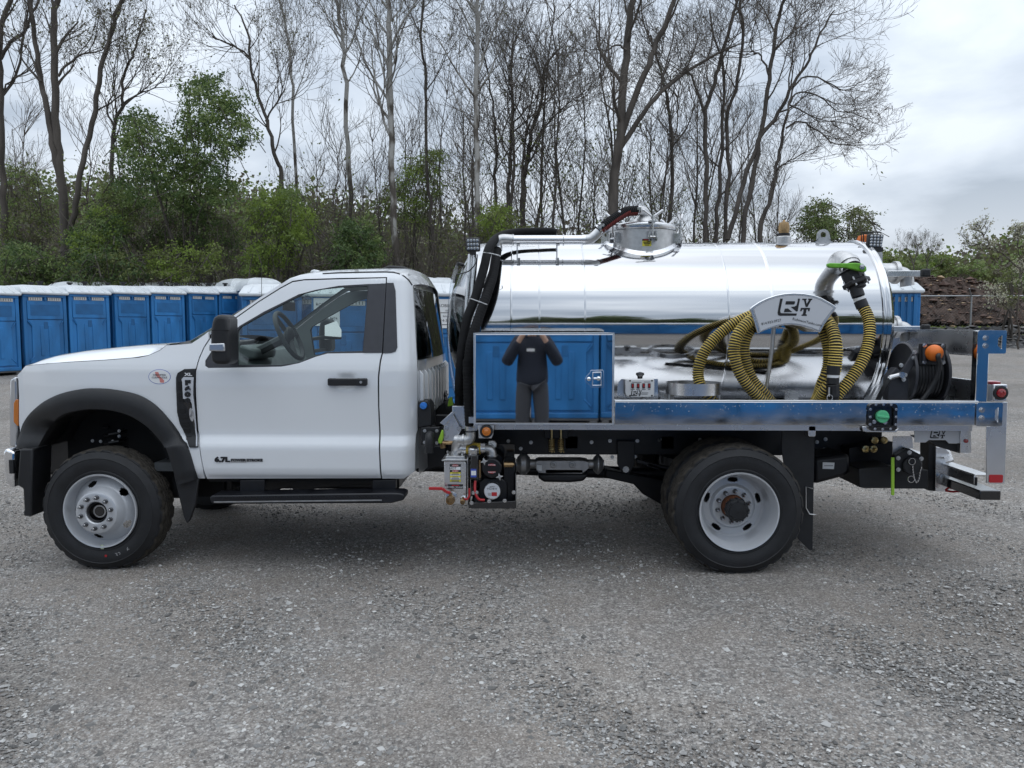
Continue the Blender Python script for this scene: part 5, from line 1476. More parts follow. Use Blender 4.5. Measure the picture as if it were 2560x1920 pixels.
# fender badge vent
vent_o = [(1600, 976), (1693, 974), (1688, 1000), (1688, 1200), (1706, 1500), (1716, 1640), (1716, 1652), (1650, 1655), (1638, 1645), (1560, 1450), (1536, 1350), (1526, 1050), (1540, 1010)]
VO = bodyline([cA(*p) for p in vent_o])
vb = panel('fender_vent', VO, M['black'], TR, off=-0.010, depth=0.02, step=0.02)
mb = MB()
for k2, (x0, x1, y) in enumerate([(1548, 1575, 1085), (1548, 1575, 1125), (1550, 1578, 1185), (1551, 1592, 1225), (1556, 1612, 1320), (1560, 1640, 1370), (1575, 1640, 1435), (1595, 1650, 1490), (1615, 1655, 1555)]):
    a = SF(cA(x0, y)); b = SF(cA(x1, y + 34)); Yv = YC - half(a[0], a[1]) - 0.0125
    mb.box(a[0], b[0], Yv, Yv + 0.004, b[1], a[1])
mb.build('louvre', M['dark'], vb)['kind'] = 'stuff'
CH = bodyline([cA(*p) for p in [(1576, 1064), (1594, 1044), (1680, 1046), (1676, 1200), (1690, 1320), (1704, 1500), (1712, 1640), (1700, 1640), (1688, 1470), (1664, 1270), (1650, 1250), (1590, 1230), (1582, 1090)]])
panel('chrome_badge', CH, M['signface'], vb, off=-0.0135, depth=0.004, step=0.02)
for ch, y, hgt in (('F', 1095, 0.040), ('6', 1147, 0.040), ('0', 1197, 0.040), ('0', 1248, 0.036)):
    p = SF(cA(1630, y)); text('t', ch, (p[0], YC - half(*p) - 0.0155, p[1]), hgt * 1.05, M['ink'], vb, sx=1.7, bold=0.0035, depth=0.002)
p = SF(cA(1634, 1023)); text('t', 'XL', (p[0], YC - half(*p) - 0.0125, p[1]), 0.026, M['label_white'], vb, sx=1.55, bold=0.0012)
LW = bodyline([cA(*p) for p in [(1590, 1262), (1650, 1262), (1668, 1330), (1690, 1440), (1694, 1490), (1680, 1470), (1655, 1380), (1625, 1310)]])
panel('badge_tail', LW, M['black_gloss'], vb, off=-0.0155, depth=0.003, step=0.02)
OV = bodyline([cA(1664 + 19 * cos(t) + 6 * sin(t), 1368 + 58 * sin(t)) for t in np.linspace(0, 2 * pi, 25)[:-1]])
panel('emblem', OV, M['alu'], vb, off=-0.0175, depth=0.003, step=0.02)
p = SF(cA(1664, 1368)); text('t', 'Ford', (p[0], YC - half(*p) - 0.0185, p[1]), 0.020, M['inkgrey'], vb, tilt=radians(75), shear=0.3)
# round idle sticker
ST = bodyline([cA(1379 + 96 * cos(t), 1043 + 64 * sin(t)) for t in np.linspace(0, 2 * pi, 41)[:-1]])
st = panel('idle_sticker', ST, M['label_blue'], TR, off=-0.0010, depth=0.001, step=0.02)
ST = bodyline([cA(1379 + 92 * cos(t), 1043 + 60 * sin(t)) for t in np.linspace(0, 2 * pi, 41)[:-1]])
panel('sticker_face', ST, M['label_white'], st, off=-0.0015, depth=0.001, step=0.02)
M['pink'] = mat('pink_print', (0.62, 0.22, 0.20), 0.5)
ST = bodyline([cA(*p) for p in [(1340, 1002), (1368, 1002), (1384, 1040), (1420, 1076), (1416, 1096), (1384, 1092), (1378, 1060), (1348, 1034)]])
panel('sticker_print', ST, M['pink'], st, off=-0.0020, depth=0.0006, step=0.02)
p = SF(cA(1379, 1028)); text('t', 'CERTIFIED', (p[0], YC - half(*p) - 0.0030, p[1]), 0.0155, M['inkgrey'], st, sx=1.25)
p = SF(cA(1379, 1050)); text('t', 'CLEAN IDLE', (p[0], YC - half(*p) - 0.0030, p[1]), 0.0155, M['inkgrey'], st, sx=1.25)
# engine badge on the door
q0 = SF(cD(195, 445)); q1 = SF(cD(606, 445))
p = SF(cD(262, 446)); bdg = panel('engine_badge', bodyline([cD(*q) for q in [(345, 437), (606, 437), (604, 463), (475, 466), (470, 471), (335, 470)]]), M['castalu'], DOOR_N, off=-0.003, depth=0.003, step=0.02)
text('t', '6.7L', (p[0], YC - half(*p) - 0.004, p[1]), 0.044, M['ink'], bdg, sx=1.35, bold=0.003, depth=0.002)
p = SF(cD(474, 451)); text('t', 'POWER STROKE', (p[0], YC - half(*p) - 0.004, p[1]), 0.0225, M['ink'], bdg, sx=1.30, bold=0.0012, depth=0.001)
# door handle
a = SF(cB(1113, 1118)); b = SF(cB(1448, 1056)); Yh = YC - 0.95
hd = MB(); hd.prism(rrect(a[0], b[0], a[1], b[1], 0.010), Yh - 0.035, Yh - 0.014)
hd.prism(rrect(a[0], a[0] + 0.055, a[1], b[1], 0.010), Yh - 0.016, Yh + 0.012); hd.prism(rrect(b[0] - 0.075, b[0], a[1], b[1], 0.010), Yh - 0.016, Yh + 0.012)
hd = hd.build('handle', M['black'], DOOR_N, bevel=0.006)
c_ = SF(cB(1400, 1087)); lk = MB(); lk.cyl((c_[0], Yh - 0.038, c_[1]), (c_[0], Yh - 0.03, c_[1]), 0.009, 14); lk.build('lock', M['castalu'], TR)
# door mirrors
def mirror(side):
    Yn = 4.74
    P = [(x, z) for x, z in pp(cA, [(1826, 570), (1842, 530), (1870, 510), (1905, 505), (1955, 512), (1974, 545), (1976, 700), (1984, 880), (1975, 940), (1850, 940), (1822, 905), (1812, 860), (1812, 660)], Yn)]
    y0, y1 = (Yn, Yn + 0.17) if side == 1 else (2 * YC - Yn - 0.17, 2 * YC - Yn)
    mb = MB(); mb.prism(P, y0, y1)
    o = mb.build('door_mirror', M['black'], TR, bevel=0.028, segs=4)
    g = MB(); 
    if side == 1:
        P2 = pp(cA, [(1950, 560), (1971, 560), (1971, 890), (1950, 890)], Yn); g.prism(P2, y0 + 0.04, y1 - 0.04)
    else:
        a_, b_, c2_, d_ = [Q(cB, *q_) for q_ in ((1078, 722, 7.16), (1222, 720, 7.02), (1222, 640, 7.02), (1078, 600, 7.16))]
        e_ = Q(cB, 1180, 560, 7.06)
        g.add([a_, b_, c2_, e_, d_], [(0, 1, 2, 3, 4)])
    g.build('mirror_glass', M['mirror'], o)
    l = MB(); P3 = pp(cA, [(1800, 758), (1936, 752), (1942, 826), (1804, 822)], Yn - 0.012)
    l.prism(P3, *((Yn - 0.012, Yn + 0.05) if side == 1 else (2 * YC - Yn - 0.05, 2 * YC - Yn + 0.012))); l.build('clearance_lamp', M['lens'], o, bevel=0.008)
    ln = MB(); P4 = pp(cA, [(1828, 640), (1976, 640), (1976, 645), (1828, 645)], Yn - 0.002); ln.prism(P4, *((Yn - 0.001, Yn + 0.01) if side == 1 else (2 * YC - Yn - 0.01, 2 * YC - Yn + 0.001))); ln.build('seam', M['dark'], o)
    ar = MB()
    e = Q(cA, 2010, 900, 5.12); s = Q(cA, 1960, 905, Yn + 0.1); e2 = Q(cA, 2010, 760, 5.14); s2 = Q(cA, 1965, 740, Yn + 0.1)
    fl = (lambda p: p) if side == 1 else (lambda p: Vector((p.x, 2 * YC - p.y, p.z)))
    ar.beam(fl(s), fl(e), 0.05, 0.03); ar.beam(fl(s2), fl(e2), 0.05, 0.03); ar.build('mirror_arm', M['black'], o, bevel=0.006)
mirror(1); mirror(-1)
# running board
mb = MB(); px_prism(mb, cD, [(150, 775), (170, 758), (1730, 735), (1800, 738), (1836, 752), (1830, 796), (1720, 824), (200, 830), (162, 822)], 5.0, 0.17)
rb = mb.build('running_board', M['frame'], TR, bevel=0.008)
mb = MB()
for k2 in range(29):
    a = Q(cD, 210 + k2 * 52, 800, 4.995); mb.box(a.x, a.x + 0.028, 4.995, 5.155, a.z + 0.018, a.z + 0.026)
mb.build('tread_cleat', M['frame'], rb)['kind'] = 'stuff'
mb = MB(); a = Q(cD, 190, 812, 4.997); b = Q(cD, 1640, 796, 4.997); mb.beam(a, b, 0.006, 0.008); mb.build('step_trim', M['castalu'], rb)
for x0, x1 in ((415, 625), (1560, 1760)):
    mb = MB(); px_prism(mb, cD, [(x0, 626), (x1, 622), (x1, 745), (x0, 752)], 5.12, 0.05); mb.build('step_bracket', M['frame'], TR, bevel=0.004)

# ---------------- chassis
mb = MB()
for y in (5.60, 6.46): 
    mb.box(-3.2, 2.55, y, y + 0.08, 0.66, 0.865)
    mb.box(-0.7, 2.6, y, y + 0.08, 0.870, 0.945)
for x in (-3.1, -2.2, -0.9, 0.3, 1.0, 2.0, 2.5): mb.box(x - 0.05, x + 0.05, 5.6, 6.5, 0.70, 0.80)
fr = mb.build('chassis_frame', M['frame'], TR, bevel=0.006)
mb = MB(); mb.box(-3.25, -2.2, 5.55, 6.6, 0.38, 1.15); mb.box(-2.2, -1.0, 5.75, 6.35, 0.36, 0.68); mb.cyl((-1.0, YC, 0.5), (1.35, YC, 0.42), 0.05, 12)
mb.box(-2.3, -0.85, 5.22, 6.9, 0.56, 0.60)
mb.build('engine_and_gearbox', M['frame'], TR, bevel=0.02)
mb = MB(); px_prism(mb, cD, [(640, 600), (1560, 600), (1560, 665), (1350, 672), (1200, 690), (1060, 700), (1000, 725), (880, 725), (860, 690), (760, 700), (700, 745), (600, 745)], 5.45, 0.4); mb.build('underbody_cover', M['frame'], TR, bevel=0.01)
# axle gear
mb = MB()
mb.cyl((-3.03, 5.2, 0.385), (-3.03, 6.9, 0.385), 0.07, 14); mb.sphere((-3.03, 6.25, 0.385), 0.19, 16, 10)
mb.build('front_axle', M['frame'], TR)
mb = MB(); mb.cyl((1.38, 5.1, 0.403), (1.38, 7.0, 0.403), 0.09, 14); mb.sphere((1.38, YC, 0.403), 0.24, 18, 12); mb.build('rear_axle', M['frame'], TR)
for y in (5.50, 6.60):
    mb = MB()
    for k2 in range(4):
        L_ = 0.62 - k2 * 0.08
        pts = [(1.38 + L_ * t, y, 0.56 + 0.10 * t * t - 0.028 * k2 - 0.02) for t in np.linspace(-1, 1, 9)]
        for p0, p1 in zip(pts, pts[1:]): mb.beam(p0, p1, 0.075, 0.02)
    mb.build('leaf_spring', M['frame'], TR)
    mb = MB(); pts = [(-3.03, y, 0.45 + 0.012 * k2) for k2 in range(40)]
    mb.tube([(-3.03 + 0.07 * cos(k2 * 0.9), y + 0.07 * sin(k2 * 0.9), 0.48 + k2 * 0.0085) for k2 in range(48)], 0.011, 6); mb.build('coil_spring', M['frame'], TR)
mb = MB()
for x, y in ((800, 145), (870, 150), (975, 150), (1030, 60), (1030, 105), (340, 375), (340, 440)): bolt(mb, Q(cC, x, y, 5.45), 0.008, 0.010)
for x, y in ((797, 700), (797, 823), (1517, 710), (993, 712), (1676, 698), (1912, 698), (1695, 838), (1893, 836), (905, 765), (2107, 688)): bolt(mb, Q(cH, x, y, 5.592), 0.0095, 0.012)
for x, y in ((1943, 432), (2017, 408), (2005, 497), (1983, 565), (585, 412), (932, 412)): bolt(mb, Q(cI, x, y, 5.592), 0.0095, 0.012)
bolt(mb, Q(cH, 1813, 945, 5.56), 0.016, 0.018)
mb.build('frame_bolt', M['castalu'], fr)['kind'] = 'stuff'
mb = MB(); px_prism(mb, cH, [(1740, 700), (1890, 700), (1890, 900), (1850, 975), (1780, 975), (1740, 900)], 5.565, 0.03); mb.build('spring_hanger', M['frame'], TR, bevel=0.004)
mb = MB()
px_prism(mb, cH, [(1640, 945), (2210, 1050), (2210, 1250), (2120, 1250), (1960, 1160), (1880, 1075), (1640, 1020)], 5.9, 0.2)
mb.build('rear_axle_truss', M['frame'], TR, bevel=0.01)
# exhaust after-treatment can
a = Q(cH, 870, 960, 5.45); b = Q(cH, 1630, 960, 5.45); zc_ = Q(cH, 1200, 930, 5.45).z
mb = MB()
for x0, x1, r_ in ((870, 985, 0.080), (1545, 1628, 0.076)):
    xa = Q(cH, x0, 940, 5.45).x; xb = Q(cH, x1, 940, 5.45).x
    mb.lathe([(r_ * 0.6, xa), (r_, xa + 0.03), (r_, xb - 0.03), (r_ * 0.6, xb)], (0, 5.60, zc_), (1, 0, 0), 24, cap=True)
xa = Q(cH, 860, 940, 5.45).x; xb = Q(cH, 1640, 940, 5.45).x
mb.cyl((xa, 5.60, zc_), (xb, 5.60, zc_), 0.035, 14)
px_prism(mb, cH, [(1035, 878), (1060, 870), (1430, 870), (1490, 880), (1495, 935), (1440, 980), (1140, 982), (1060, 975), (1032, 930)], 5.50, 0.16)
for bx in (1187, 1350): mb.lathe([(0.026, 0.01), (0.024, -0.006), (0.010, -0.008), (0.009, -0.002), (0.0005, -0.002)], Q(cH, bx, 905, 5.50), (0, 1, 0), 18)
mb.build('exhaust_canister', mat('canister_steel', (0.40, 0.40, 0.405), 0.42, 0.85, var=0.15, vscale=14), TR, bevel=0.006)
mb = MB(); px_rect(mb, cH, 1120, 1440, 950, 978, 5.50, 0.01, 0.008); mb.build('canister_band', M['edge'], TR)
mb = MB(); px_prism(mb, cH, [(1050, 985), (1500, 985), (1450, 1050), (1330, 1062), (1110, 1058), (1060, 1030)], 5.5, 0.5); mb.build('cross_pipe_shield', M['frame'], TR, bevel=0.02)
tg = MB(); px_prism(tg, cH, [(1045, 905), (1088, 910), (1086, 958), (1044, 952)], 5.49, 0.002); tg.build('paper_tag', M['label_white'], TR)
for x in (1172, 1252):
    mb = MB(); t0 = Q(cH, x, 575, 5.48); t1 = Q(cH, x, 800, 5.48); zt = Q(cH, x, 685, 5.48).z
    mb.cyl(t0, t1, 0.007, 8)
    n_ = 72
    mb.tube([(t1.x + 0.020 * cos(k2 * 0.65), 5.48 + 0.020 * sin(k2 * 0.65), t1.z + 0.004 + (zt - t1.z) * k2 / n_) for k2 in range(n_)], 0.0045, 6)
    mb.build('mounting_spring', M['gold'], TR)
mb = MB(); px_rect(mb, cH, 1110, 1315, 568, 680, 5.50, 0.06); mb.build('spring_bracket', M['frame'], TR, bevel=0.004)
mb = MB(); px_prism(mb, cJ, [(275, 1050), (610, 1010), (620, 1190), (560, 1225), (275, 1300)], 5.3, 0.5); mb.build('fuel_tank', M['frame'], TR, bevel=0.03)
mb = MB(); px_prism(mb, cJ, [(358, 1090), (466, 1094), (460, 1153), (356, 1150)], 5.295, 0.002); o = mb.build('paper_label', M['label_white'], TR)
p_ = Q(cJ, 412, 1122, 5.292); bar((p_.x, p_.y, p_.z), 0.06, 0.004, M['inkgrey'], o)

# ---------------- wheels
def tyre_mesh():
    Wd = 0.225
    prof = [(0.249, 0.016), (0.262, 0.004), (0.272, 0.001), (0.276, 0.004), (0.300, -0.006), (0.325, -0.009), (0.345, -0.006), (0.349, -0.009), (0.353, -0.004), (0.372, 0.006), (0.384, 0.018), (0.388, 0.016), (0.395, 0.026), (0.400, 0.036)]
    prof = [(r if r < 0.27 else 0.27 + (r - 0.27) * 1.161, h) for r, h in prof]
    tr = [0.044 + (Wd - 0.088) * k / 22 for k in range(23)]
    prof += [(0.4250 - 0.004 * ((h - Wd / 2) / (Wd / 2)) ** 2, h) for h in tr]
    prof += [(r, Wd - h) for r, h in prof[13::-1]]
    n = 168
    V = []; F_ = []; mi = []
    groove = {3, 4, 8, 9, 13, 14, 18, 19}
    for i, (r, h) in enumerate(prof):
        for j in range(n):
            rr = r; hh = h
            k = i - 14
            if -3 <= k <= 25:
                zig = ((j // 3) % 2)
                if 0 <= k <= 22 and (k + zig) in groove: rr -= 0.011
                elif (k <= 2 or k >= 20):
                    if (j % 7) in (0, 1): rr -= 0.010
                elif (j + 2 * k) % 9 == 0: rr -= 0.008
            a = 2 * pi * j / n
            V.append((rr * cos(a), hh, rr * sin(a)))
    for i in range(len(prof) - 1):
        for j in range(n):
            j2 = (j + 1) % n
            F_.append((i * n + j, i * n + j2, (i + 1) * n + j2, (i + 1) * n + j)); mi.append(1 if 12 <= i <= 14 + 24 else 0)
    m = MB(); m.add(V, F_, mi)
    me = m.mesh('tyre', [M['rubber'], M['tread']], 32)
    bm = bmesh.new(); bm.from_mesh(me); bmesh.ops.recalc_face_normals(bm, faces=bm.faces); bm.to_mesh(me); bm.free(); me.set_sharp_from_angle(angle=radians(32))
    return me
TYRE = tyre_mesh()
def rim_mesh(prof, r0, r1, nh, ph, aw, n=150):
    # refine between hole radii
    P = []
    for (a, b) in zip(prof, prof[1:]):
        k = 8 if min(a[0], b[0]) >= r0 - 0.03 and max(a[0], b[0]) <= r1 + 0.03 and abs(a[0] - b[0]) > 0.01 else 2
        for q in range(k): P.append((a[0] + (b[0] - a[0]) * q / k, a[1] + (b[1] - a[1]) * q / k))
    P.append(prof[-1])
    hi = next(i for i, (a, b) in enumerate(zip(P, P[1:])) if True)
    V = [(r * cos(2 * pi * j / n), h, r * sin(2 * pi * j / n)) for r, h in P for j in range(n)]
    F_ = []
    disc_from = max(i for i, (r, h) in enumerate(P) if r > r1 + 0.008) 
    for i in range(len(P) - 1):
        for j in range(n):
            j2 = (j + 1) % n
            rm = (P[i][0] + P[i + 1][0]) / 2; am = 2 * pi * (j + 0.5) / n
            cut = False
            if i > disc_from and r0 - 0.01 < rm < r1 + 0.01:
                for k in range(nh):
                    d = (am - ph - 2 * pi * k / nh + pi) % (2 * pi) - pi
                    if (d * (r0 + r1) / 2 / aw) ** 2 + ((rm - (r0 + r1) / 2) / ((r1 - r0) / 2)) ** 2 < 1: cut = True
            if not cut: F_.append((i * n + j, i * n + j2, (i + 1) * n + j2, (i + 1) * n + j))
    m = MB(); m.add(V, F_)
    me = m.mesh('rim', [M['rim']], 38)
    return me
front_prof = [(0.250, 0.02), (0.254, 0.0), (0.252, -0.010), (0.244, -0.008), (0.238, 0.008), (0.232, 0.05), (0.222, 0.075), (0.208, 0.062), (0.165, 0.015), (0.150, -0.030), (0.140, -0.048), (0.128, -0.052), (0.078, -0.052), (0.072, -0.045), (0.070, 0.06)]
rear_prof = [(0.250, 0.02), (0.256, 0.0), (0.254, -0.010), (0.246, -0.008), (0.240, 0.006), (0.234, 0.03), (0.230, 0.05), (0.222, 0.075), (0.218, 0.11), (0.212, 0.14), (0.204, 0.165), (0.190, 0.176), (0.150, 0.172), (0.135, 0.155), (0.126, 0.152), (0.080, 0.152), (0.076, 0.16)]
RIMF = rim_mesh(front_prof, 0.172, 0.207, 5, radians(40), 0.032)
RIMR = rim_mesh(rear_prof, 0.160, 0.192, 5, radians(18), 0.036)
def hub_front():
    m = MB(); n = 28
    ys = (0, 1, 0)
    m.lathe([(0.070, 0.07), (0.070, -0.030), (0.064, -0.040), (0.058, -0.034)], (0, 0, 0), ys, n, 0)
    m.lathe([(0.060, 0.03), (0.0005, 0.03)], (0, 0, 0), ys, n, 0)
    m.lathe([(0.047, 0.03), (0.047, -0.004), (0.043, -0.010), (0.034, -0.010)], (0, 0, 0), ys, n, 1)
    m.lathe([(0.034, -0.010), (0.031, -0.014), (0.0005, -0.014)], (0, 0, 0), ys, n, 2)
    return m.mesh('hub', [M['frame'], M['castalu'], M['black_gloss']], 35)
def hub_rear():
    m = MB(); n = 28; ys = (0, 1, 0)
    m.lathe([(0.078, 0.17), (0.076, 0.10), (0.072, 0.085)], (0, 0, 0), ys, n, 1)
    m.lathe([(0.072, 0.085), (0.075, 0.075), (0.074, 0.045), (0.066, 0.035), (0.058, 0.033), (0.054, 0.026), (0.0005, 0.022)], (0, 0, 0), ys, n, 0)
    for k in range(8):
        a = 2 * pi * k / 8; m.lathe([(0.007, 0), (0.006, -0.007), (0.0005, -0.008)], (0.062 * cos(a), 0.036, 0.062 * sin(a)), ys, 8, 0)
    for k in range(12):
        a = 2 * pi * k / 12; m.obox((0.073 * cos(a), 0.06, 0.073 * sin(a)), 0.012, 0.035, 0.012, Matrix.Rotation(-a, 3, 'Y'), 0)
    return m.mesh('hub', [M['black'], mat('rust', (0.16, 0.055, 0.022), 0.8, var=0.3, vscale=40)], 35)
HUBF, HUBR = hub_front(), hub_rear()
def nut_mesh():
    m = MB(); ys = (0, 1, 0)
    m.lathe([(0.0155, 0.0), (0.0155, -0.006), (0.0125, -0.008)], (0, 0, 0), ys, 12, 0)
    m.lathe([(0.0125, -0.008), (0.0120, -0.024), (0.0095, -0.029)], (0, 0, 0), ys, 6, 0)
    m.lathe([(0.0095, -0.029), (0.006, -0.034), (0.0052, -0.044), (0.0005, -0.045)], (0, 0, 0), ys, 10, 1)
    return m.mesh('lug_nut', [mat('nut_steel', (0.16, 0.16, 0.165), 0.3, 1.0), M['steel']], 35)
NUT = nut_mesh()
def wheel(name_label, loc, rim, hub, ny, nr, side=1, steer=0.0, nuts=True):
    w = bpy.data.objects.new('wheel', None); COL.objects.link(w); adopt(w, TR)
    w.location = loc; w.rotation_euler = (0, RNG.uniform(0, 6), steer if side == 1 else pi + steer)
    if side == 1: w.rotation_euler[1] = 0
    w['label'] = name_label
    def sub(n, me, l=(0, 0, 0)):
        o = bpy.data.objects.new(n, me); COL.objects.link(o); o.parent = w; o.location = l; return o
    sub('tyre', TYRE); sub('rim', rim); sub('hub', hub)
    if nuts:
        for k in range(10):
            a = 2 * pi * (k + 0.35) / 10
            sub('lug_nut', NUT, (nr * cos(a), ny, nr * sin(a)))
    return w
hubF = W(251, 1280, 5.08); hubR = W(1848, 1281, 4.88)
R_T = 0.4250
FX, RX = hubF.x, hubR.x
zF = gz(FX, 5.2) + R_T - 0.010; zR = gz(RX, 4.99) + R_T - 0.010
wf = wheel('front wheel with convex silver rim', (FX, 5.08, zF), RIMF, HUBF, -0.052, 0.106)
wr = wheel('outer rear wheel with deep dished silver rim', (RX, 4.88, zR), RIMR, HUBR, 0.152, 0.104)
wheel('inner rear wheel', (RX, 5.17, zR), RIMR, HUBR, 0.152, 0.104, nuts=False)
wheel('far front wheel', (FX, 2 * YC - 5.08, gz(FX, 7) + R_T - 0.01), RIMF, HUBF, -0.052, 0.106, -1, nuts=False)
wheel('far rear wheel', (RX, 2 * YC - 4.88, gz(RX, 7.2) + R_T - 0.01), RIMR, HUBR, 0.152, 0.104, -1, nuts=False)
wheel('far inner rear wheel', (RX, 2 * YC - 5.20, gz(RX, 7.2) + R_T - 0.01), RIMR, HUBR, 0.152, 0.104, -1, nuts=False)
def arc_text(parent, s, r, a_mid, size, y, material, step):
    """letters round a tyre; built in the wheel's own axes"""
    o = None
    allv = MB()
    for k, ch in enumerate(s):
        if ch == ' ': continue
        a = a_mid - (k - (len(s) - 1) / 2) * step
        t = text('lettering', ch, (0, 0, 0), size, material, None, depth=0.0012, sx=1.2, bold=0.001)
        t.data.transform(Matrix.Translation((r * cos(a), y, r * sin(a))) @ Matrix.Rotation(-(a - pi / 2), 4, 'Y'))
        t.parent = parent
arc_text(wr, 'HANKOOK', 0.340, radians(75), 0.050, -0.0085, M['rubber'], radians(9))
dot = MB(); dot.cyl((0.030, -0.0075, -0.308), (0.030, -0.0095, -0.308), 0.0085, 12); o = dot.build('paint_dot', M['red'], None); o.parent = wf
dot = MB(); dot.box(-0.006, 0.014, -0.004, -0.002, -0.262, -0.232); o = dot.build('balance_tag', mat('pale_tag', (0.50, 0.56, 0.42), 0.5), None); o.parent = wf
M['chalk'] = mat('chalk_mark', (0.30, 0.30, 0.30), 0.9)
for s_, x_, z_, tl in (('32', 0.115, -0.300, 0.5), ('6', 0.185, -0.262, 0.7)):
    t = text('lettering', s_, (0, 0, 0), 0.042, M['chalk'], None, depth=0.0004); t.data.transform(Matrix.Translation((x_, -0.0078, z_)) @ Matrix.Rotation(-tl * 0.6, 4, 'Y')); t.parent = wf
# rear mud flap and hanger
mb = MB(); px_prism(mb, cI, [(1645, 300), (1925, 300), (1912, 1000), (1905, 1366), (1880, 1366), (1780, 1270), (1700, 900), (1640, 500)], 5.05, 0.012); mb.build('rear_mud_flap', M['black'], TR)
mb = MB(); q = lambda x, y: Q(cI, x, y, 5.035)
mb.tube([q(1905, 835), q(1848, 818), q(1848, 1000), q(1880, 1055), q(1930, 1060)], 0.004, 6); mb.build('flap_wire', M['castalu'], TR)
mb = MB(); px_rect(mb, cI, 1868, 1936, 293, 386, 5.0, 0.05, 0.01); mb.build('flap_bracket', M['alu'], TR, bevel=0.003)

# ------------------------------------------------------------------ tank
ZT, RTK = 1.60, 0.640
XL, XRR = -0.42, 2.44
def tank():
    n = 128
    head = [(0.0005, XL - 0.235), (0.10, XL - 0.228), (0.22, XL - 0.205), (0.34, XL - 0.168), (0.44, XL - 0.122), (0.52, XL - 0.078), (0.58, XL - 0.036), (0.615, XL - 0.004), (0.632, XL + 0.022), (0.639, XL + 0.045), (0.640, XL + 0.07)]
    shell = [(0.640, XL + 0.07 + (XRR - XL - 0.07) * k / 24) for k in range(1, 25)]
    m = MB(); m.lathe(shell and [head[-1]] + shell, (0, YC, ZT), (1, 0, 0), n)
    t = m.build('tank', M['tank'], TR, smooth=60)
    m = MB(); m.lathe(head, (0, YC, ZT), (1, 0, 0), n); m.build('front_head', M['tank'], t, smooth=60)
    rear = [(0.640, XRR - 0.002), (0.652, XRR), (0.658, XRR + 0.012), (0.658, XRR + 0.020), (0.648, XRR + 0.028), (0.650, XRR + 0.036), (0.655, XRR + 0.044), (0.654, XRR + 0.056), (0.640, XRR + 0.064), (0.61, XRR + 0.075), (0.54, XRR + 0.125), (0.44, XRR + 0.165), (0.3, XRR + 0.20), (0.15, XRR + 0.218), (0.0005, XRR + 0.223)]
    m = MB(); m.lathe(rear, (0, YC, ZT), (1, 0, 0), n); m.build('rear_head', M['tank'], t, smooth=50)
    for px, w in ((1932.8, 0.014), (1822.8, 0.004), (1463, 0.004), (1348.7, 0.003), (1278, 0.003)):
        x = W(px, 800, 5.41).x
        m = MB(); m.lathe([(0.6398, x - w / 2 - 0.006), (0.6418, x - w / 2), (0.6418, x + w / 2), (0.6398, x + w / 2 + 0.006)], (0, YC, ZT), (1, 0, 0), n)
        m.build('weld_seam', M['alu'] if w > 0.01 else M['tank'], t, smooth=60)
    # saddle
    for x in (0.1, 1.0, 1.9):
        m = MB(); m.prism([(x - 0.05, 0.90), (x + 0.05, 0.90), (x + 0.05, 1.12), (x - 0.05, 1.12)], YC - 0.42, YC + 0.42); m.build('saddle', M['alu'], t)
    return t
TK = tank()
def top_z(y, x=0): return ZT + sqrt(max(0, RTK ** 2 - (y - YC) ** 2))
# hatch
HC = Vector((W(1602.6, 600, 5.95).x, 5.95, 0))
zn0, zn1 = top_z(HC.y) - 0.05, Q(cM, 1245, 440, 5.72).z
zl = Q(cM, 1300, 335, 5.9).z
m = MB(); m.lathe([(0.262, top_z(HC.y - 0.28) - 0.03), (0.262, zn1 - 0.002)], (HC.x, HC.y, 0), (0, 0, 1), 56)
for i in range(64):
    q_ = []
    for a_ in (2 * pi * i / 64, 2 * pi * (i + 1) / 64):
        for r0_, dz_ in ((0.284, -0.001), (0.274, 0.010), (0.262, 0.018)):
            y_ = HC.y + r0_ * sin(a_); q_.append((HC.x + r0_ * cos(a_), y_, top_z(y_) + dz_))
    m.add(q_, [(0, 3, 4, 1), (1, 4, 5, 2)], 1)
ht = m.build('hatch', [M['castalu'], M['alu']], TR, smooth=50)
m = MB(); m.lathe([(0.255, zn1), (0.272, zn1), (0.276, zn1 + 0.008), (0.274, zn1 + 0.034), (0.262, zn1 + 0.042), (0.16, zl - 0.008), (0.12, zl), (0.0005, zl + 0.002)], (HC.x, HC.y, 0), (0, 0, 1), 56)
m.build('hatch_lid', M['alu'], ht, smooth=35)
def clamp(an):
    c = Vector((HC.x + 0.285 * cos(an), HC.y + 0.285 * sin(an), zn1))
    r = Vector((cos(an), sin(an), 0)); t = Vector((-sin(an), cos(an), 0))
    m = MB()
    for s in (-1, 1): m.obox(c + t * 0.026 * s + r * -0.004 + Vector((0, 0, -0.06)), 0.012, 0.05, 0.075, Matrix.Rotation(an + pi / 2, 3, 'Z'))
    m.cyl(c + t * 0.034 + Vector((0, 0, -0.066)) + r * 0.012, c - t * 0.034 + Vector((0, 0, -0.066)) + r * 0.012, 0.008, 8)
    m.cyl(c + r * 0.012 + Vector((0, 0, -0.066)), c + r * 0.012 + Vector((0, 0, 0.075)), 0.008, 8)
    m.obox(c + Vector((0, 0, 0.044)), 0.05, 0.05, 0.012, Matrix.Rotation(an + pi / 2, 3, 'Z'))
    h = c + r * 0.012 + Vector((0, 0, 0.062)); m.cyl(h, h + Vector((0, 0, 0.028)), 0.014, 8)
    for s in (-1, 1): m.tube([h + Vector((0, 0, 0.012)), h + t * s * 0.068 + Vector((0, 0, 0.058))], [0.0085, 0.0105], 8); m.sphere(h + t * s * 0.068 + Vector((0, 0, 0.058)), 0.0115, 8, 6)
    m.build('wing_clamp', M['steel'], ht, smooth=40)
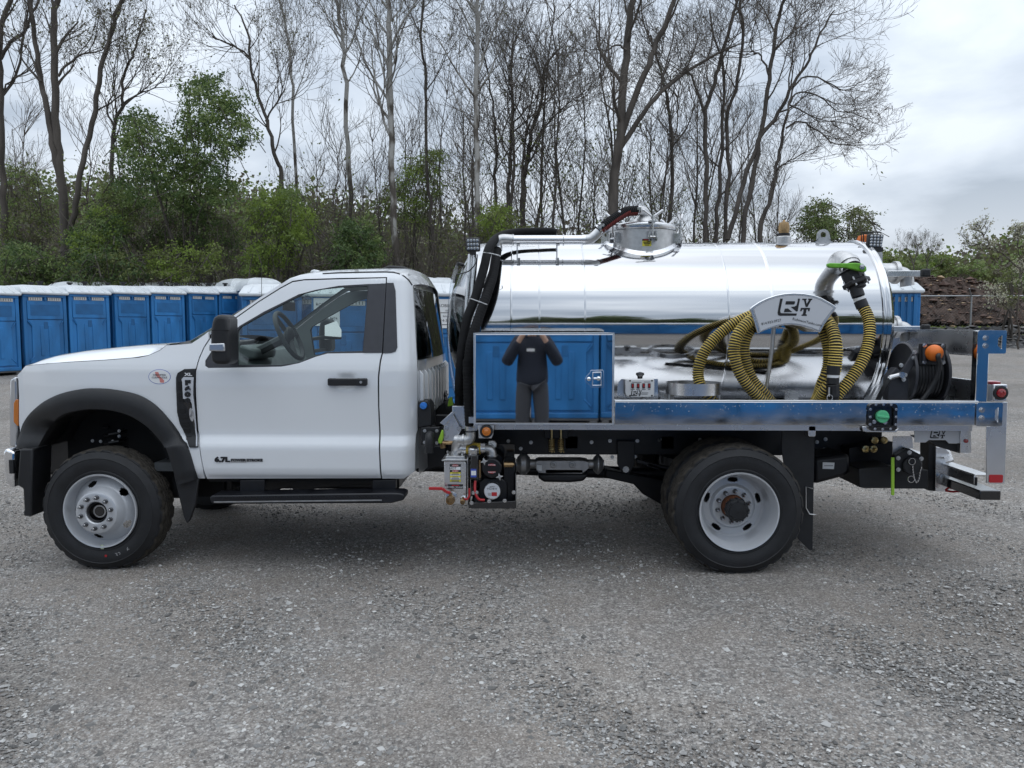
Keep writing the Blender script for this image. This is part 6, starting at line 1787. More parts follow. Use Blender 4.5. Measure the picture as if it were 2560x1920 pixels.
for k in range(6): clamp(radians(-90 + 12 + 60 * k - 12 + 8))
m = MB()
sa = [(a, z) for a in np.linspace(-0.10, 0.10, 7) for z in (0, 1)]
z0_ = Q(cM, 1330, 712, 5.70).z; z1_ = Q(cM, 1330, 600, 5.70).z
def curved_label(name, cx, cy, r, a_mid, da, z0, z1, material, parent):
    v = []; f = []
    for i, a in enumerate(np.linspace(a_mid - da, a_mid + da, 7)):
        for z in (z0, z1): v.append((cx + r * cos(a), cy + r * sin(a), z))
    for i in range(6): f.append((2 * i, 2 * i + 2, 2 * i + 3, 2 * i + 1))
    m = MB(); m.add(v, f); return m.build(name, material, parent, smooth=60)
am = atan2(5.70 - HC.y, Q(cM, 1330, 650, 5.70).x - HC.x)
lb_ = curved_label('warning_label', HC.x, HC.y, 0.2635, am, 0.075 * 1.7, z0_, z1_, M['label_yellow'], ht)
curved_label('label_header', HC.x, HC.y, 0.2640, am, 0.075 * 1.7, z0_ + (z1_ - z0_) * 0.74, z1_, M['ink'], lb_)
p = Vector((HC.x + 0.2645 * cos(am), HC.y + 0.2645 * sin(am), 0))
bar((p.x, p.y - 0.0012, z0_ + (z1_ - z0_) * 0.87), 0.05, 0.007, M['red'], lb_)
for k in range(3): bar((p.x, p.y - 0.0012, z0_ + (z1_ - z0_) * (0.56 - k * 0.2)), 0.055 - 0.012 * k, 0.0045, M['ink'], lb_)
# breather, lifting eyes
def on_top(px, y): return W(px, 600, y).x
xb = on_top(1600 + 1240 / S1, 6.0); zb = top_z(6.0)
m = MB(); m.lathe([(0.056, zb - 0.02), (0.056, zb + 0.040), (0.050, zb + 0.046), (0.046, zb + 0.046)], (xb, 6.0, 0), (0, 0, 1), 24, 0)
m.lathe([(0.046, zb + 0.046), (0.046, zb + 0.068), (0.040, zb + 0.070)], (xb, 6.0, 0), (0, 0, 1), 24, 1)
m.lathe([(0.040, zb + 0.070), (0.040, zb + 0.085), (0.044, zb + 0.090), (0.043, zb + 0.125), (0.036, zb + 0.150), (0.014, zb + 0.156), (0.008, zb + 0.170)], (xb, 6.0, 0), (0, 0, 1), 12, 2)
m.tube([(xb + 0.016 * cos(t), 6.0, zb + 0.186 + 0.016 * sin(t)) for t in np.linspace(0, 2 * pi, 15)[:-1]], 0.0035, 6, mi=1, closed=True)
m.build('relief_valve', [M['castalu'], M['black'], M['brass']], TR, smooth=35)
for c_, xs in ((cF, (1500, 1580, 1668)),):
    a, b, c2 = [on_top(1600 + x / S1, 5.98) for x in xs]; z_ = top_z(5.98)
    o = [(a, z_ - 0.03), (c2, z_ - 0.03), (c2, z_), (c2 - 0.02, z_ + 0.01)] + [(b + 0.047 * cos(t), z_ + 0.052 + 0.047 * sin(t)) for t in np.linspace(0.15, pi - 0.15, 12)] + [(a + 0.02, z_ + 0.01), (a, z_)]
    m = MB(); nO = len(o)
    hole = circ(b, z_ + 0.055, 0.026, nO)[::1]
    # order the hole to follow the outline direction
    ang = [atan2(q[1] - z_ - 0.04, q[0] - b) for q in o]
    inn = [(b + 0.024 * cos(t), z_ + 0.055 + 0.024 * sin(t)) for t in ang]
    m.ring_prism(o, inn, 5.97, 5.985); m.build('lifting_eye', M['castalu'], TR, smooth=30)
# vacuum pipe over the top
Yp = 5.62
rp = 0.033
pz = lambda x, y, Y=Yp: Q(cE, x, y, Y)
m = MB(); m.tube([pz(960, 345), pz(1590, 344)], rp, 20); m.tube([pz(1575, 344), pz(1600, 344)], rp + 0.004, 20, 0)
vp_ = m.build('vacuum_pipe', M['alu'], TR)
m = MB()
m.tube(catmull([pz(985, 345), pz(930, 340), pz(880, 340), pz(846, 365), pz(838, 420)], 5), rp + 0.003, 18)
m.tube(catmull([pz(1585, 344), pz(1640, 338), pz(1680, 312), pz(1718, 275)], 5), rp + 0.003, 18)
m.build('pipe_elbow', M['castalu'], vp_)['kind'] = 'stuff'
for x in (978, 1412):
    m = MB(); m.tube([pz(x, 300), pz(x, 390)], 0.004, 6)
    p = pz(x, 345); m.tube([p + Vector((0, (rp + .006) * cos(t), (rp + .006) * sin(t))) for t in np.linspace(0, 2 * pi, 19)[:-1]], 0.004, 6, closed=True)
    m.build('pipe_clamp', M['steel'], vp_)
for x in (1022, 1365):
    a = pz(x, 385); b = pz(x, 470); m = MB(); m.box(a.x - 0.012, a.x + 0.012, Yp - 0.04, Yp + 0.05, a.z - 0.006, a.z); m.box(a.x - 0.012, a.x - 0.004, Yp - 0.02, Yp + 0.03, top_z(Yp) - 0.01, a.z)
    m.build('pipe_bracket', M['castalu'], vp_)
def ribbed(name, pts, r, parent, mats, pitch=0.018, amp=0.0022, n=14, split=None, label=None):
    P = resample(catmull(pts, 8), pitch / 3)
    R = [r + (amp if i % 3 == 1 else (-amp if i % 3 == 0 else 0)) for i in range(len(P))]
    m = MB(); m.tube(P, R, n)
    if split is not None:
        # lower flank of the sleeve shows the red rubber
        m.m = [1 if (sum(m.v[i][2] for i in f) / len(f) - np.interp(sum(m.v[i][0] for i in f) / len(f), [q.x for q in P], [q.z for q in P])) < split else 0 for f in m.f]
    return m.build(name, mats, parent, smooth=50, label=label)
hs = ribbed('top_hose', [Q(cM, 590, 470, 5.62), Q(cM, 720, 370, 5.66), Q(cM, 860, 270, 5.72), Q(cM, 1020, 180, 5.8), Q(cM, 1190, 165, 5.86)], 0.036, TR, [M['hose_rb'], M['hose_red']], split=-0.010)
m = MB()
for p, d in ((Q(cM, 600, 450, 5.62), (1, 0, 0.8)), (Q(cM, 640, 420, 5.64), (1, 0, 0.75)), (Q(cM, 1205, 165, 5.86), (1, 0, -.2))):
    m.lathe([(0.037, -0.008), (0.0395, -0.008), (0.0395, 0.008), (0.037, 0.008)], p, d, 20)
    m.obox(Vector(p) + Vector((0, -0.04, 0.01)), 0.03, 0.016, 0.02)
m.build('hose_clamp', M['steel'], hs)
m = MB(); m.tube(catmull([Q(cM, 1190, 165, 5.86), Q(cM, 1260, 165, 5.88), Q(cM, 1310, 210, 5.9), Q(cM, 1325, 340, 5.92)], 6), 0.036, 16); m.lathe([(0.10, 0), (0.085, 0.02), (0.05, 0.05), (0.038, 0.055)], (Q(cM, 1290, 335, 5.92).x, 5.92, zl - 0.006), (0, 0, 1), 24)
m.build('lid_elbow', M['castalu'], ht)
# the two black hoses down the front of the tank
h1 = [Q(cE, 1352, 285, 5.85), Q(cE, 1260, 275, 5.85), Q(cE, 1000, 283, 5.80), Q(cE, 850, 322, 5.65), Q(cE, 768, 420, 5.45), Q(cE, 722, 600, 5.32), Q(cE, 648, 850, 5.22), Q(cE, 575, 1050, 5.15), Q(cE, 528, 1350, 5.10), Q(cE, 510, 1659, 5.12), Q(cH, 385, 100, 5.14), Q(cH, 372, 390, 5.2)]
m = MB(); P = resample(catmull(h1, 8), 0.02); m.tube(P, 0.0315, 16); hA = m.build('smooth_black_hose', M['hose_rb'], TR, smooth=60)
h2 = [Q(cE, 840, 425, 5.62), Q(cE, 828, 500, 5.50), Q(cE, 795, 680, 5.34), Q(cE, 735, 860, 5.20), Q(cE, 668, 1050, 5.10), Q(cE, 610, 1250, 5.04), Q(cE, 588, 1500, 5.02), Q(cH, 448, 0, 5.02), Q(cH, 452, 300, 5.02), Q(cH, 468, 590, 5.02)]
hB = ribbed('ribbed_black_hose', h2, 0.0325, TR, M['hose_rb'], pitch=0.022, amp=0.0018, n=16)
m = MB(); m.lathe([(0.033, 0), (0.037, 0.002), (0.037, 0.03), (0.033, 0.032)], Q(cH, 470, 610, 5.02), (0, 0, 1), 20); m.obox(Q(cH, 500, 598, 4.985), 0.04, 0.014, 0.016)
q = Q(cE, 842, 415, 5.62); m.lathe([(0.033, -0.014), (0.037, -0.012), (0.037, 0.012), (0.033, 0.014)], q, (0.1, 0.3, 1), 20)
m.build('hose_clamp', M['steel'], hB)
for x0, y0, x1, y1, Y in ((718, 455, 862, 480, 5.36), (606, 852, 748, 900, 5.16)):
    a = Q(cE, x0, y0, Y - 0.02); b = Q(cE, x1, y1, Y - 0.06); c2 = (a + b) / 2 + Vector((0, -0.045, 0))
    m = MB(); m.tube(catmull([a + Vector((0, .05, 0)), a + Vector((0.004, -0.01, 0)), c2, b + Vector((-0.004, -0.01, 0)), b + Vector((0, .05, 0))], 5), 0.0035, 6); m.build('hose_tie', M['castalu'], hA)
# clear sight hose
m = MB(); m.tube(catmull([Q(cE, 492, 570, 5.9), Q(cE, 455, 700, 5.85), Q(cE, 432, 900, 5.75), Q(cE, 420, 1180, 5.6), Q(cE, 440, 1440, 5.5), Q(cE, 485, 1680, 5.4)], 8), 0.014, 12); sg = m.build('sight_tube', M['clear'], TR)
m = MB(); m.tube([Q(cE, 488, 585, 5.9), Q(cE, 500, 548, 5.9), Q(cE, 540, 560, 5.95)], 0.014, 8); m.build('tube_fitting', M['black'], sg)
# work lights
def work_light(c, corners, Y, dY, name_label, loops=()):
    P = pp(c, corners, Y)
    m = MB(); m.prism(P, Y, Y + 0.05); o = m.build('work_light', M['black'], TR, bevel=0.012, label=name_label)
    cx = sum(p[0] for p in P) / 4; cz = sum(p[1] for p in P) / 4
    Pi = [(cx + (x - cx) * 0.84, cz + (z - cz) * 0.84) for x, z in P]
    m = MB(); m.prism(Pi, Y - 0.003, Y + 0.01); l = m.build('lens', M['led'], o)
    e1 = (Vector((Pi[1][0] - Pi[0][0], 0, Pi[1][1] - Pi[0][1]))); e2 = Vector((Pi[3][0] - Pi[0][0], 0, Pi[3][1] - Pi[0][1]))
    b0 = Vector((Pi[0][0], Y - 0.004, Pi[0][1]))
    m = MB()
    for i in range(4):
        for j in range(3 if loops == () else 4):
            k = b0 + e1 * (i + .5) / 4 + e2 * (j + .5) / (3 if loops == () else 4)
            m.lathe([(0.0105, 0), (0.009, -0.004), (0.0005, -0.005)], k, (0, 1, 0), 8)
    m.build('diode', M['lens'], o)['kind'] = 'stuff'
    return o
wl = work_light(cE, [(566, 325), (688, 322), (692, 442), (572, 446)], 5.28, 0.05, 'square work light on the front post')
m = MB(); b = Q(cE, 632, 455, 5.30); m.obox(b, 0.04, 0.03, 0.03); m.build('bracket', M['black'], wl)
for x in (600, 640):
    m = MB(); m.tube([Q(cE, x + 10, 470, 5.36), Q(cE, x - 18, 860, 5.34), Q(cE, x - 50, 1300, 5.32), Q(cE, x - 70, 1700, 5.3)], 0.019, 14); m.build('light_post', M['alu'], TR)
m = MB(); m.tube(catmull([Q(cE, 650, 470, 5.3), Q(cE, 655, 540, 5.25), Q(cE, 600, 610, 5.24), Q(cE, 520, 638, 5.28), Q(cE, 490, 630, 5.4), Q(cE, 560, 570, 5.5)], 6), 0.004, 6); m.build('cable', M['black'], wl)
wr_ = work_light(cG, [(873, 82), (1008, 88), (985, 212), (862, 203)], 5.75, 0.05, 'square work light with orange beacon at the rear', loops=(1,))
m = MB()
q = lambda x, y, Y=5.9: Q(cG, x, y, Y)
m.tube([q(806, 180), q(808, 70), q(965, 72), q(980, 82)], 0.005, 6); m.build('guard', M['black'], wr_)
m = MB(); m.tube([q(824, 180), q(826, 82), q(900, 84)], 0.005, 6); m.build('guard', M['black'], wr_)
m = MB(); m.obox(Q(cG, 920, 222, 5.78), 0.10, 0.06, 0.03); m.build('light_foot', M['black'], wr_)
m = MB(); a = Q(cG, 840, 215, 5.95); m.lathe([(0.055, a.z - 0.01), (0.055, a.z + 0.07), (0.045, a.z + 0.10), (0.0005, a.z + 0.11)], (a.x, 5.97, 0), (0, 0, 1), 18); m.build('beacon', M['orange'], wr_)
m = MB(); m.prism(pp(cG, [(905, 250), (985, 242), (982, 420), (960, 415), (940, 330)], 5.85), 5.84, 5.90); m.prism(pp(cG, [(800, 295), (895, 250), (895, 330), (850, 348)], 5.70), 5.70, 5.705); m.build('light_bracket', M['signface'], wr_)
m = MB(); m.tube(catmull([Q(cG, 895, 300, 5.7), Q(cG, 960, 340, 5.65), Q(cG, 1008, 392, 5.65), Q(cG, 970, 404, 5.62), Q(cG, 900, 385, 5.6), Q(cG, 870, 352, 5.6)], 6), 0.006, 6); m.build('cable', M['black'], wr_)

# ------------------------------------------------------------------ flatbed
zr1 = Q(cI, 900, 72, YB).z; zr0 = Q(cI, 900, 283, YB).z
xr0 = Q(cI, 195, 170, YB).x; xr1 = Q(cJ, 1775, 650, YB).x + 0.01
zd = 1.015
m = MB(); m.box(-0.40, 2.88, 4.93, 2 * YC - 4.93, zd - 0.04, zd); bed = m.build('bed_deck', M['alu'], TR)
m = MB(); m.box(-0.40, 2.85, 5.0, 5.06, zr0 - 0.055, zd - 0.042); m.box(-0.40, 2.85, 2 * YC - 5.06, 2 * YC - 5.0, zr0 - 0.055, zd - 0.042)
for k in range(9): m.box(-0.3 + k * 0.38, -0.25 + k * 0.38, 5.07, 2 * YC - 5.07, zr0 - 0.04, zd - 0.042)
m.build('bed_frame', M['alu'], TR)
def rail(y0, y1, name):
    m = MB(); m.prism([(0, 0), (1, 0), (1, 1), (0, 1)], 0, 0); m = MB()
    m.box(xr0, xr1, y0, y0 + (y1 - y0) * 0.35, zr0, zr1 - 0.010)
    o = m.build('side_rail', M['rail'], TR, bevel=0.003)
    t_ = MB(); t_.box(xr0, xr1, min(y0, y1) , max(y0, y1) , zr1 - 0.0098, zr1); t_.build('rail_cap', M['edge'], o, bevel=0.003)
    return o
rl = rail(YB, YB + 0.055, 'near'); rail(2 * YC - YB, 2 * YC - YB - 0.055, 'far')
# rain drops on the rail
m = MB(); rr = random.Random(4)
for k in range(150):
    x = rr.uniform(xr0 + .02, xr1 - .02); z = zr1 - 0.015 - abs(rr.gauss(0, 0.035)); 
    if z < zr0 + 0.01: continue
    m.sphere((x, YB - 0.0003, z), rr.uniform(0.0012, 0.0028), 6, 4, (1, 0.35, rr.uniform(0.9, 1.5)))
m.build('rain_drop', M['lens'], rl)['kind'] = 'stuff'
# tool box
bx0 = Q(cE, 635, 1300, YB).x; bx1 = Q(cE, 1853, 1300, YB).x; bz1 = Q(cE, 1200, 1148, YB).z; bz0 = Q(cH, 1100, 557, YB).z
m = MB(); m.box(bx0, bx1, YB + 0.004, YB + 0.42, bz0, bz1); tb = m.build('tool_box', M['alu'], TR, bevel=0.004)
m = MB(); m.box(bx0 + 0.012, bx1 - 0.010, YB - 0.004, YB + 0.002, bz0 + 0.010, bz1 - 0.010); bd = m.build('box_door', M['mirror'], tb, bevel=0.002)
m = MB()
for (x0, x1, z0, z1) in ((bx0, bx1, bz1 - 0.009, bz1), (bx0, bx1, bz0, bz0 + 0.009), (bx0, bx0 + 0.011, bz0 + 0.0095, bz1 - 0.0095), (bx1 - 0.009, bx1, bz0 + 0.0095, bz1 - 0.0095)): m.box(x0, x1, YB - 0.002, YB + 0.0035, z0, z1)
m.build('box_edge', M['edge'], tb)
# paddle latch
P0 = pp(cH, [(1510, 88), (1612, 86), (1622, 100), (1624, 225), (1612, 238), (1515, 238), (1500, 215), (1470, 190), (1460, 165), (1475, 140), (1502, 110)], YB - 0.006)
m = MB(); m.prism(P0, YB - 0.007, YB - 0.0045); la = m.build('latch', M['chrome'], tb, bevel=0.001)
P1 = pp(cH, [(1528, 108), (1598, 106), (1602, 220), (1524, 222)], YB - 0.009)
cxx = sum(p[0] for p in P1) / 4; czz = sum(p[1] for p in P1) / 4
m = MB(); m.ring_prism([(cxx + (x - cxx) * 1.1, czz + (z - czz) * 1.07) for x, z in P1], [(cxx + (x - cxx) * 0.86, czz + (z - czz) * 0.91) for x, z in P1], YB - 0.014, YB - 0.007); m.build('latch_frame', M['chrome'], la, bevel=0.002)
m = MB(); a = Q(cH, 1578, 160, YB - 0.012); m.sphere(a, 0.014, 14, 8, (1, 0.8, 1)); m.cyl(Q(cH, 1535, 160, YB - 0.01), a, 0.006, 8); m.sphere(Q(cH, 1494, 165, YB - 0.01), 0.013, 12, 8, (1, 0.6, 1)); m.build('latch_paddle', M['chrome'], la)
# side turn light below the box
m = MB(); m.prism(pp(cP_, [(806, 252), (1030, 252), (1026, 390), (1000, 450), (808, 450)], YB + 0.02), YB + 0.02, YB + 0.028); tl = m.build('light_plate', M['alu'], TR, bevel=0.003)
c0 = Q(cP_, 925, 345, YB + 0.012); k_ = 1 / 5.923 / F_PX * YB
m = MB(); m.lathe([(100 * k_, 0.012), (97 * k_, -0.012), (72 * k_, -0.014), (70 * k_, -0.006)], c0, (0, 1, 0), 28); m.build('grommet', M['black'], tl)
m = MB(); m.lathe([(70 * k_, -0.006), (64 * k_, -0.014), (45 * k_, -0.016), (44 * k_, -0.013), (20 * k_, -0.018), (0.0005, -0.019)], c0, (0, 1, 0), 28); m.build('marker_lens', M['amber'], tl)
# switch box on its bracket
Ys = 5.0
m = MB(); m.prism(pp(cS, [(215, 1030), (222, 1080), (460, 1080), (440, 1030), (890, 1030), (890, 722), (330, 722), (285, 770), (268, 850), (268, 1000)], Ys + 0.06), Ys + 0.06, Ys + 0.065); m.build('switch_bracket', M['alu'], TR)
m = MB(); m.prism(pp(cS, [(395, 730), (820, 722), (836, 735), (834, 985), (820, 1004), (440, 1006), (395, 975), (384, 960), (384, 745)], Ys), Ys, Ys + 0.055); sb = m.build('switch_box', M['white_box'], TR, bevel=0.006)
m = MB()
for x in (503, 588, 672, 757): px_prism(m, cS, [(x - 20, 790), (x + 20, 790), (x + 20, 862), (x - 20, 862)], Ys - 0.006, 0.006)
m.build('rocker_surround', M['ink'], sb)['kind'] = 'stuff'
for x in (503, 588, 672, 757):
    m = MB(); px_prism(m, cS, [(x - 11, 800), (x + 11, 800), (x + 11, 850), (x - 11, 850)], Ys - 0.010, 0.006); m.build('rocker_switch', M['red'], sb, bevel=0.001)
for x, y, w_b in ((565, 772, 0.060), (725, 768, 0.040), (503, 884, 0.026), (588, 884, 0.026), (672, 884, 0.026), (757, 884, 0.012), (690, 935, 0.044), (690, 955, 0.034)):
    p = Q(cS, x, y, Ys - 0.001); bar((p.x, Ys - 0.0008, p.z), w_b, 0.0035, M['inkgrey'], sb)
m = MB()
for x, y in ((462, 748), (798, 748), (462, 980), (798, 978)): bolt(m, Q(cS, x, y, Ys - 0.001), 0.004, 0.003)
m.build('box_screw', M['ink'], sb)['kind'] = 'stuff'
m = MB(); m.cyl(Q(cS, 670, 1003, Ys + 0.03), Q(cS, 672, 1060, Ys + 0.03), 0.014, 10); m.build('cable_gland', M['white_box'], sb)
m = MB(); a = Q(cS, 615, 660, Ys + 0.10); m.lathe([(0.004, 0.03), (0.026, 0.024), (0.028, 0.012), (0.018, 0.002), (0.012, -0.06)], a - Vector((0, 0, 0.01)), (0, 0, 1), 16); m.build('bracket_knob', M['black_gloss'], TR)
# RVT logo
LOGO = [
    [(570, 468), (597, 468), (573, 598), (580, 622), (752, 626), (745, 650), (572, 650), (550, 642), (545, 618)],
    [(632, 495), (722, 495), (730, 503), (724, 524), (716, 531), (625, 531)],
    [(757, 468), (780, 468), (759, 602), (744, 606), (684, 556), (724, 552), (745, 540), (757, 490)],
    [(622, 574), (655, 572), (703, 611), (612, 612)],
    [(805, 468), (851, 468), (849, 482), (842, 483), (852, 522), (876, 483), (866, 482), (868, 468), (912, 468), (908, 482), (899, 483), (862, 556), (842, 556), (822, 483), (803, 482)],
    [(793, 566), (890, 566), (884, 602), (869, 602), (868, 584), (853, 584), (845, 635), (859, 637), (857, 651), (800, 651), (802, 637), (815, 635), (823, 584), (807, 584), (800, 602), (784, 602)]]
def logo(cx, cz, h, Y, parent, material, th=0.0012):
    """h: logo height in metres"""
    s = h / 184.0
    m = MB()
    for pl in LOGO: m.prism([(cx + (x - 728) * s, cz - (y - 559) * s) for x, y in pl], Y - th, Y)
    o = m.build('logo', material, parent, smooth=0); o['kind'] = 'stuff'; return o
p = Q(cS, 560, 940, Ys - 0.001); logo(p.x, p.z, 0.036, Ys - 0.0005, sb, M['ink'])
# cup ring holder
Yr = 5.06
a = Q(cS, 1015, 870, Yr); b = Q(cS, 1845, 870, Yr); zt_ = Q(cS, 1430, 770, Yr).z; zb_ = Q(cS, 1430, 968, Yr - 0.1).z
rr_ = (b.x - a.x) / 2
m = MB(); m.lathe([(rr_, zb_), (rr_, zt_), (rr_ - 0.004, zt_), (rr_ - 0.004, zb_)], ((a.x + b.x) / 2, Yr, 0), (0, 0, 1), 48)
rg = m.build('ring_holder', M['alu'], TR, smooth=60)
for x in (1058, 1828):
    p = Q(cS, x, 1000, Yr); m = MB(); m.cyl((p.x, Yr - 0.01, zd), (p.x, Yr - 0.01, zb_ + 0.01), 0.006, 8); m.build('ring_leg', M['edge'], rg)

# hose hanger with company sign
Yh = 4.985
so = [(242, 575), (270, 548), (340, 502), (420, 462), (520, 428), (620, 408), (720, 402), (830, 408), (930, 425), (1020, 455), (1110, 505), (1160, 535), (1188, 562), (1130, 640), (1060, 740), (1010, 840), (920, 800), (800, 765), (700, 750), (600, 756), (500, 778), (410, 808), (322, 848), (300, 770)]
P = pp(cR, so, Yh)
m = MB(); m.prism(P, Yh, Yh + 0.02); hg = m.build('hose_hanger', M['alu'], TR, bevel=0.004)
cx = sum(p[0] for p in P) / len(P); cz = sum(p[1] for p in P) / len(P)
m = MB(); m.prism([(cx + (x - cx) * 0.935, cz + (z - cz) * 0.90) for x, z in P], Yh - 0.003, Yh - 0.0002); sg_ = m.build('sign_face', M['signface'], hg)
ins = [(cx + (x - cx) * 0.925, cz + (z - cz) * 0.885) for x, z in P]; ins2 = [(cx + (x - cx) * 0.918, cz + (z - cz) * 0.873) for x, z in P]
m = MB(); m.ring_prism(ins, ins2, Yh - 0.0036, Yh - 0.0030); m.build('sign_border', M['inkgrey'], hg)
p = Q(cR, 728, 559, Yh); logo(p.x, p.z, (652 - 467) / 4.367 / F_PX * Yh, Yh - 0.0032, sg_, M['ink'])
p = Q(cR, 470, 722, Yh); text('t', '814.933.0927', (p.x, Yh - 0.0035, p.z), 0.0235, M['ink'], sg_, tilt=radians(12))
p = Q(cR, 862, 722, Yh); text('t', 'RobinsonTanks.com', (p.x, Yh - 0.0035, p.z), 0.0235, M['ink'], sg_, tilt=radians(-13))
# saddle shelf behind the sign and arms to the tank
m = MB()
arc = [Vector((x, 0, z)) for x, z in pp(cR, [(322, 845), (410, 806), (500, 776), (600, 754), (700, 748), (800, 763), (920, 798), (1010, 838)], Yh)]
v = []; f = []
for q in arc:
    for y in (Yh + 0.02, Yh + 0.30): v.append((q.x, y, q.z + 0.004)); 
for i in range(len(arc) - 1): f.append((2 * i, 2 * i + 1, 2 * i + 3, 2 * i + 2))
m.add(v, f); m.build('hanger_saddle', M['alu'], hg)
m = MB(); a = Q(cR, 500, 800, 5.08); m.tube([Q(cR, 502, 790, 5.05), Q(cR, 480, 1050, 5.06), Q(cR, 440, 1300, 5.08), Q(cR, 400, 1560, 5.1)], 0.012, 10); m.build('hanger_leg', M['castalu'], hg)
m = MB(); q = Q(cR, 660, 755, 5.0); m.beam((q.x, Yh + 0.02, q.z + 0.06), (q.x, 5.46, q.z + 0.06), 0.08, 0.04); m.build('hanger_arm', M['alu'], hg)

# suction hose (a thing of its own, hung on the hanger)
def corrugated(name, pts, r, label, group=None, pitch=0.0165):
    P = resample(catmull(pts, 10), pitch / 5)
    R = []; mi = []
    for i in range(len(P)):
        k = i % 5
        R.append(r + (0.0, 0.0032, 0.0028, -0.0028, -0.0036)[k])
        mi.append(0 if k in (0, 1) else 1)
    m = MB(); m.tube(P, R, 14, mi=mi)
    return m
Fq = lambda x, y, Y: Q(cF, x, y, Y)
zfl = zd + 0.045
def fl(x, Y): 
    q = Fq(x, 1600, Y); return Vector((q.x, Y, zfl))
hose_pts = [Fq(1930, 790, 5.16), Fq(1972, 880, 5.12), Fq(1985, 1000, 5.08), Fq(1960, 1150, 5.05), Fq(1900, 1290, 5.03), Fq(1810, 1420, 5.02), Fq(1720, 1530, 5.02), fl(1600, 5.02), fl(1350, 5.0), fl(1180, 4.99), Fq(1050, 1590, 4.985), Fq(920, 1450, 4.98), Fq(845, 1320, 4.98), Fq(812, 1170, 4.99), Fq(842, 1030, 5.0), Fq(925, 925, 5.02), Fq(1030, 860, 5.06), Fq(1180, 815, 5.07), Fq(1380, 815, 5.07), Fq(1540, 860, 5.06), Fq(1640, 950, 5.03), Fq(1692, 1080, 5.01), Fq(1700, 1220, 5.0), Fq(1672, 1380, 5.0), Fq(1600, 1500, 5.02), fl(1480, 5.14), fl(1300, 5.19), fl(1180, 5.14), Fq(1075, 1540, 5.09), Fq(975, 1420, 5.09), Fq(915, 1280, 5.09), Fq(900, 1130, 5.09), Fq(935, 1010, 5.10), Fq(1010, 920, 5.12), Fq(1150, 850, 5.15), Fq(1380, 835, 5.15), Fq(1520, 900, 5.13), Fq(1590, 1010, 5.10), Fq(1625, 1150, 5.09), Fq(1625, 1300, 5.09), Fq(1580, 1430, 5.09), fl(1480, 5.22), fl(1200, 5.29), fl(900, 5.27), fl(680, 5.15), Fq(600, 1560, 5.07), Fq(530, 1480, 5.09), Fq(502, 1370, 5.12), Fq(520, 1260, 5.13), Fq(585, 1130, 5.14), Fq(700, 1010, 5.15), Fq(840, 915, 5.15), Fq(980, 855, 5.16), Fq(1180, 810, 5.2), Fq(1420, 815, 5.2), Fq(1580, 870, 5.12), Fq(1655, 960, 5.02), Fq(1685, 1080, 4.96), Fq(1682, 1200, 4.95), Fq(1672, 1305, 4.95)]
sh = thing('suction_hose', 'coiled yellow and black corrugated suction hose hung over the company sign bracket', 'hose', Vector((2.0, 5.05, zd)), world_built=True)
cm = corrugated('hose', hose_pts, 0.0355, '')
cm.build('hose_tube', [M['hose_y'], M['hose_k']], sh, smooth=50)
m = MB()
m.tube([Fq(1672, 1295, 4.95), Fq(1668, 1372, 4.95)], 0.040, 18); m.tube([Fq(1668, 1395, 4.95), Fq(1665, 1450, 4.95)], 0.038, 18); m.tube([Fq(1665, 1450, 4.95), Fq(1670, 1560, 4.96)], 0.041, 10); m.tube([Fq(1670, 1560, 4.96), Fq(1674, 1640, 4.97)], 0.034, 18)
m.build('hose_coupling', M['black'], sh, bevel=0.003)
m = MB(); m.tube([Fq(1668, 1370, 4.95), Fq(1668, 1396, 4.95)], 0.0365, 18); m.build('coupling_band', M['label_white'], sh)
m = MB(); m.tube([Fq(1635, 1480, 4.915), Fq(1632, 1560, 4.915)], 0.006, 6); c_ = Fq(1640, 1570, 4.91); m.tube([c_ + Vector((0.018 * cos(t), 0, 0.018 * sin(t))) for t in np.linspace(0, 2 * pi, 15)[:-1]], 0.0025, 6, closed=True); m.build('cam_lever', M['castalu'], sh)
# hose end at the valve
m = MB(); m.tube([Fq(1925, 790, 5.16), Fq(1900, 730, 5.17)], 0.0405, 18, 0); m.tube([Fq(1898, 724, 5.17), Fq(1890, 700, 5.17)], 0.038, 18, 1); m.tube([Fq(1888, 695, 5.17), Fq(1868, 640, 5.18)], 0.043, 12, 0); m.tube([Fq(1868, 645, 5.18), Fq(1850, 590, 5.19)], 0.039, 18, 0)
m.build('hose_end_fitting', [M['black'], M['label_white']], sh)
# discharge valve with green handle
vv = MB(); ax_ = (Fq(1865, 610, 5.19) - Fq(1810, 470, 5.22)).normalized()
v0 = Fq(1878, 598, 5.19); v1 = Fq(1822, 472, 5.22)
m = MB(); m.tube([v0, v0.lerp(v1, 0.28)], 0.092, 6); m.tube([v0.lerp(v1, 0.28), v0.lerp(v1, 0.95)], 0.074, 8); m.tube([v0.lerp(v1, 0.95), v1 + (v1 - v0) * 0.05], 0.086, 6)
m.tube([v0, v0 - (v1 - v0) * 0.25], 0.05, 16)
va = m.build('discharge_valve', M['black'], TR, bevel=0.006, smooth=30)
m = MB()
for k in range(6):
    a = 2 * pi * k / 6 + 0.3; u_ = (v1 - v0).normalized().orthogonal().normalized(); w2 = (v1 - v0).normalized().cross(u_)
    c_ = v0 + (u_ * cos(a) + w2 * sin(a)) * 0.076; m.cyl(c_ - (v1 - v0).normalized() * 0.012, c_ + (v1 - v0).normalized() * 0.05, 0.006, 8)
m.build('valve_bolt', M['castalu'], va)['kind'] = 'stuff'
Ph = pp(cF, [(1624, 410), (1645, 406), (1750, 408), (1860, 404), (1930, 412), (1958, 440), (1962, 470), (1948, 484), (1920, 482), (1850, 462), (1780, 448), (1640, 446), (1622, 432)], 5.10)
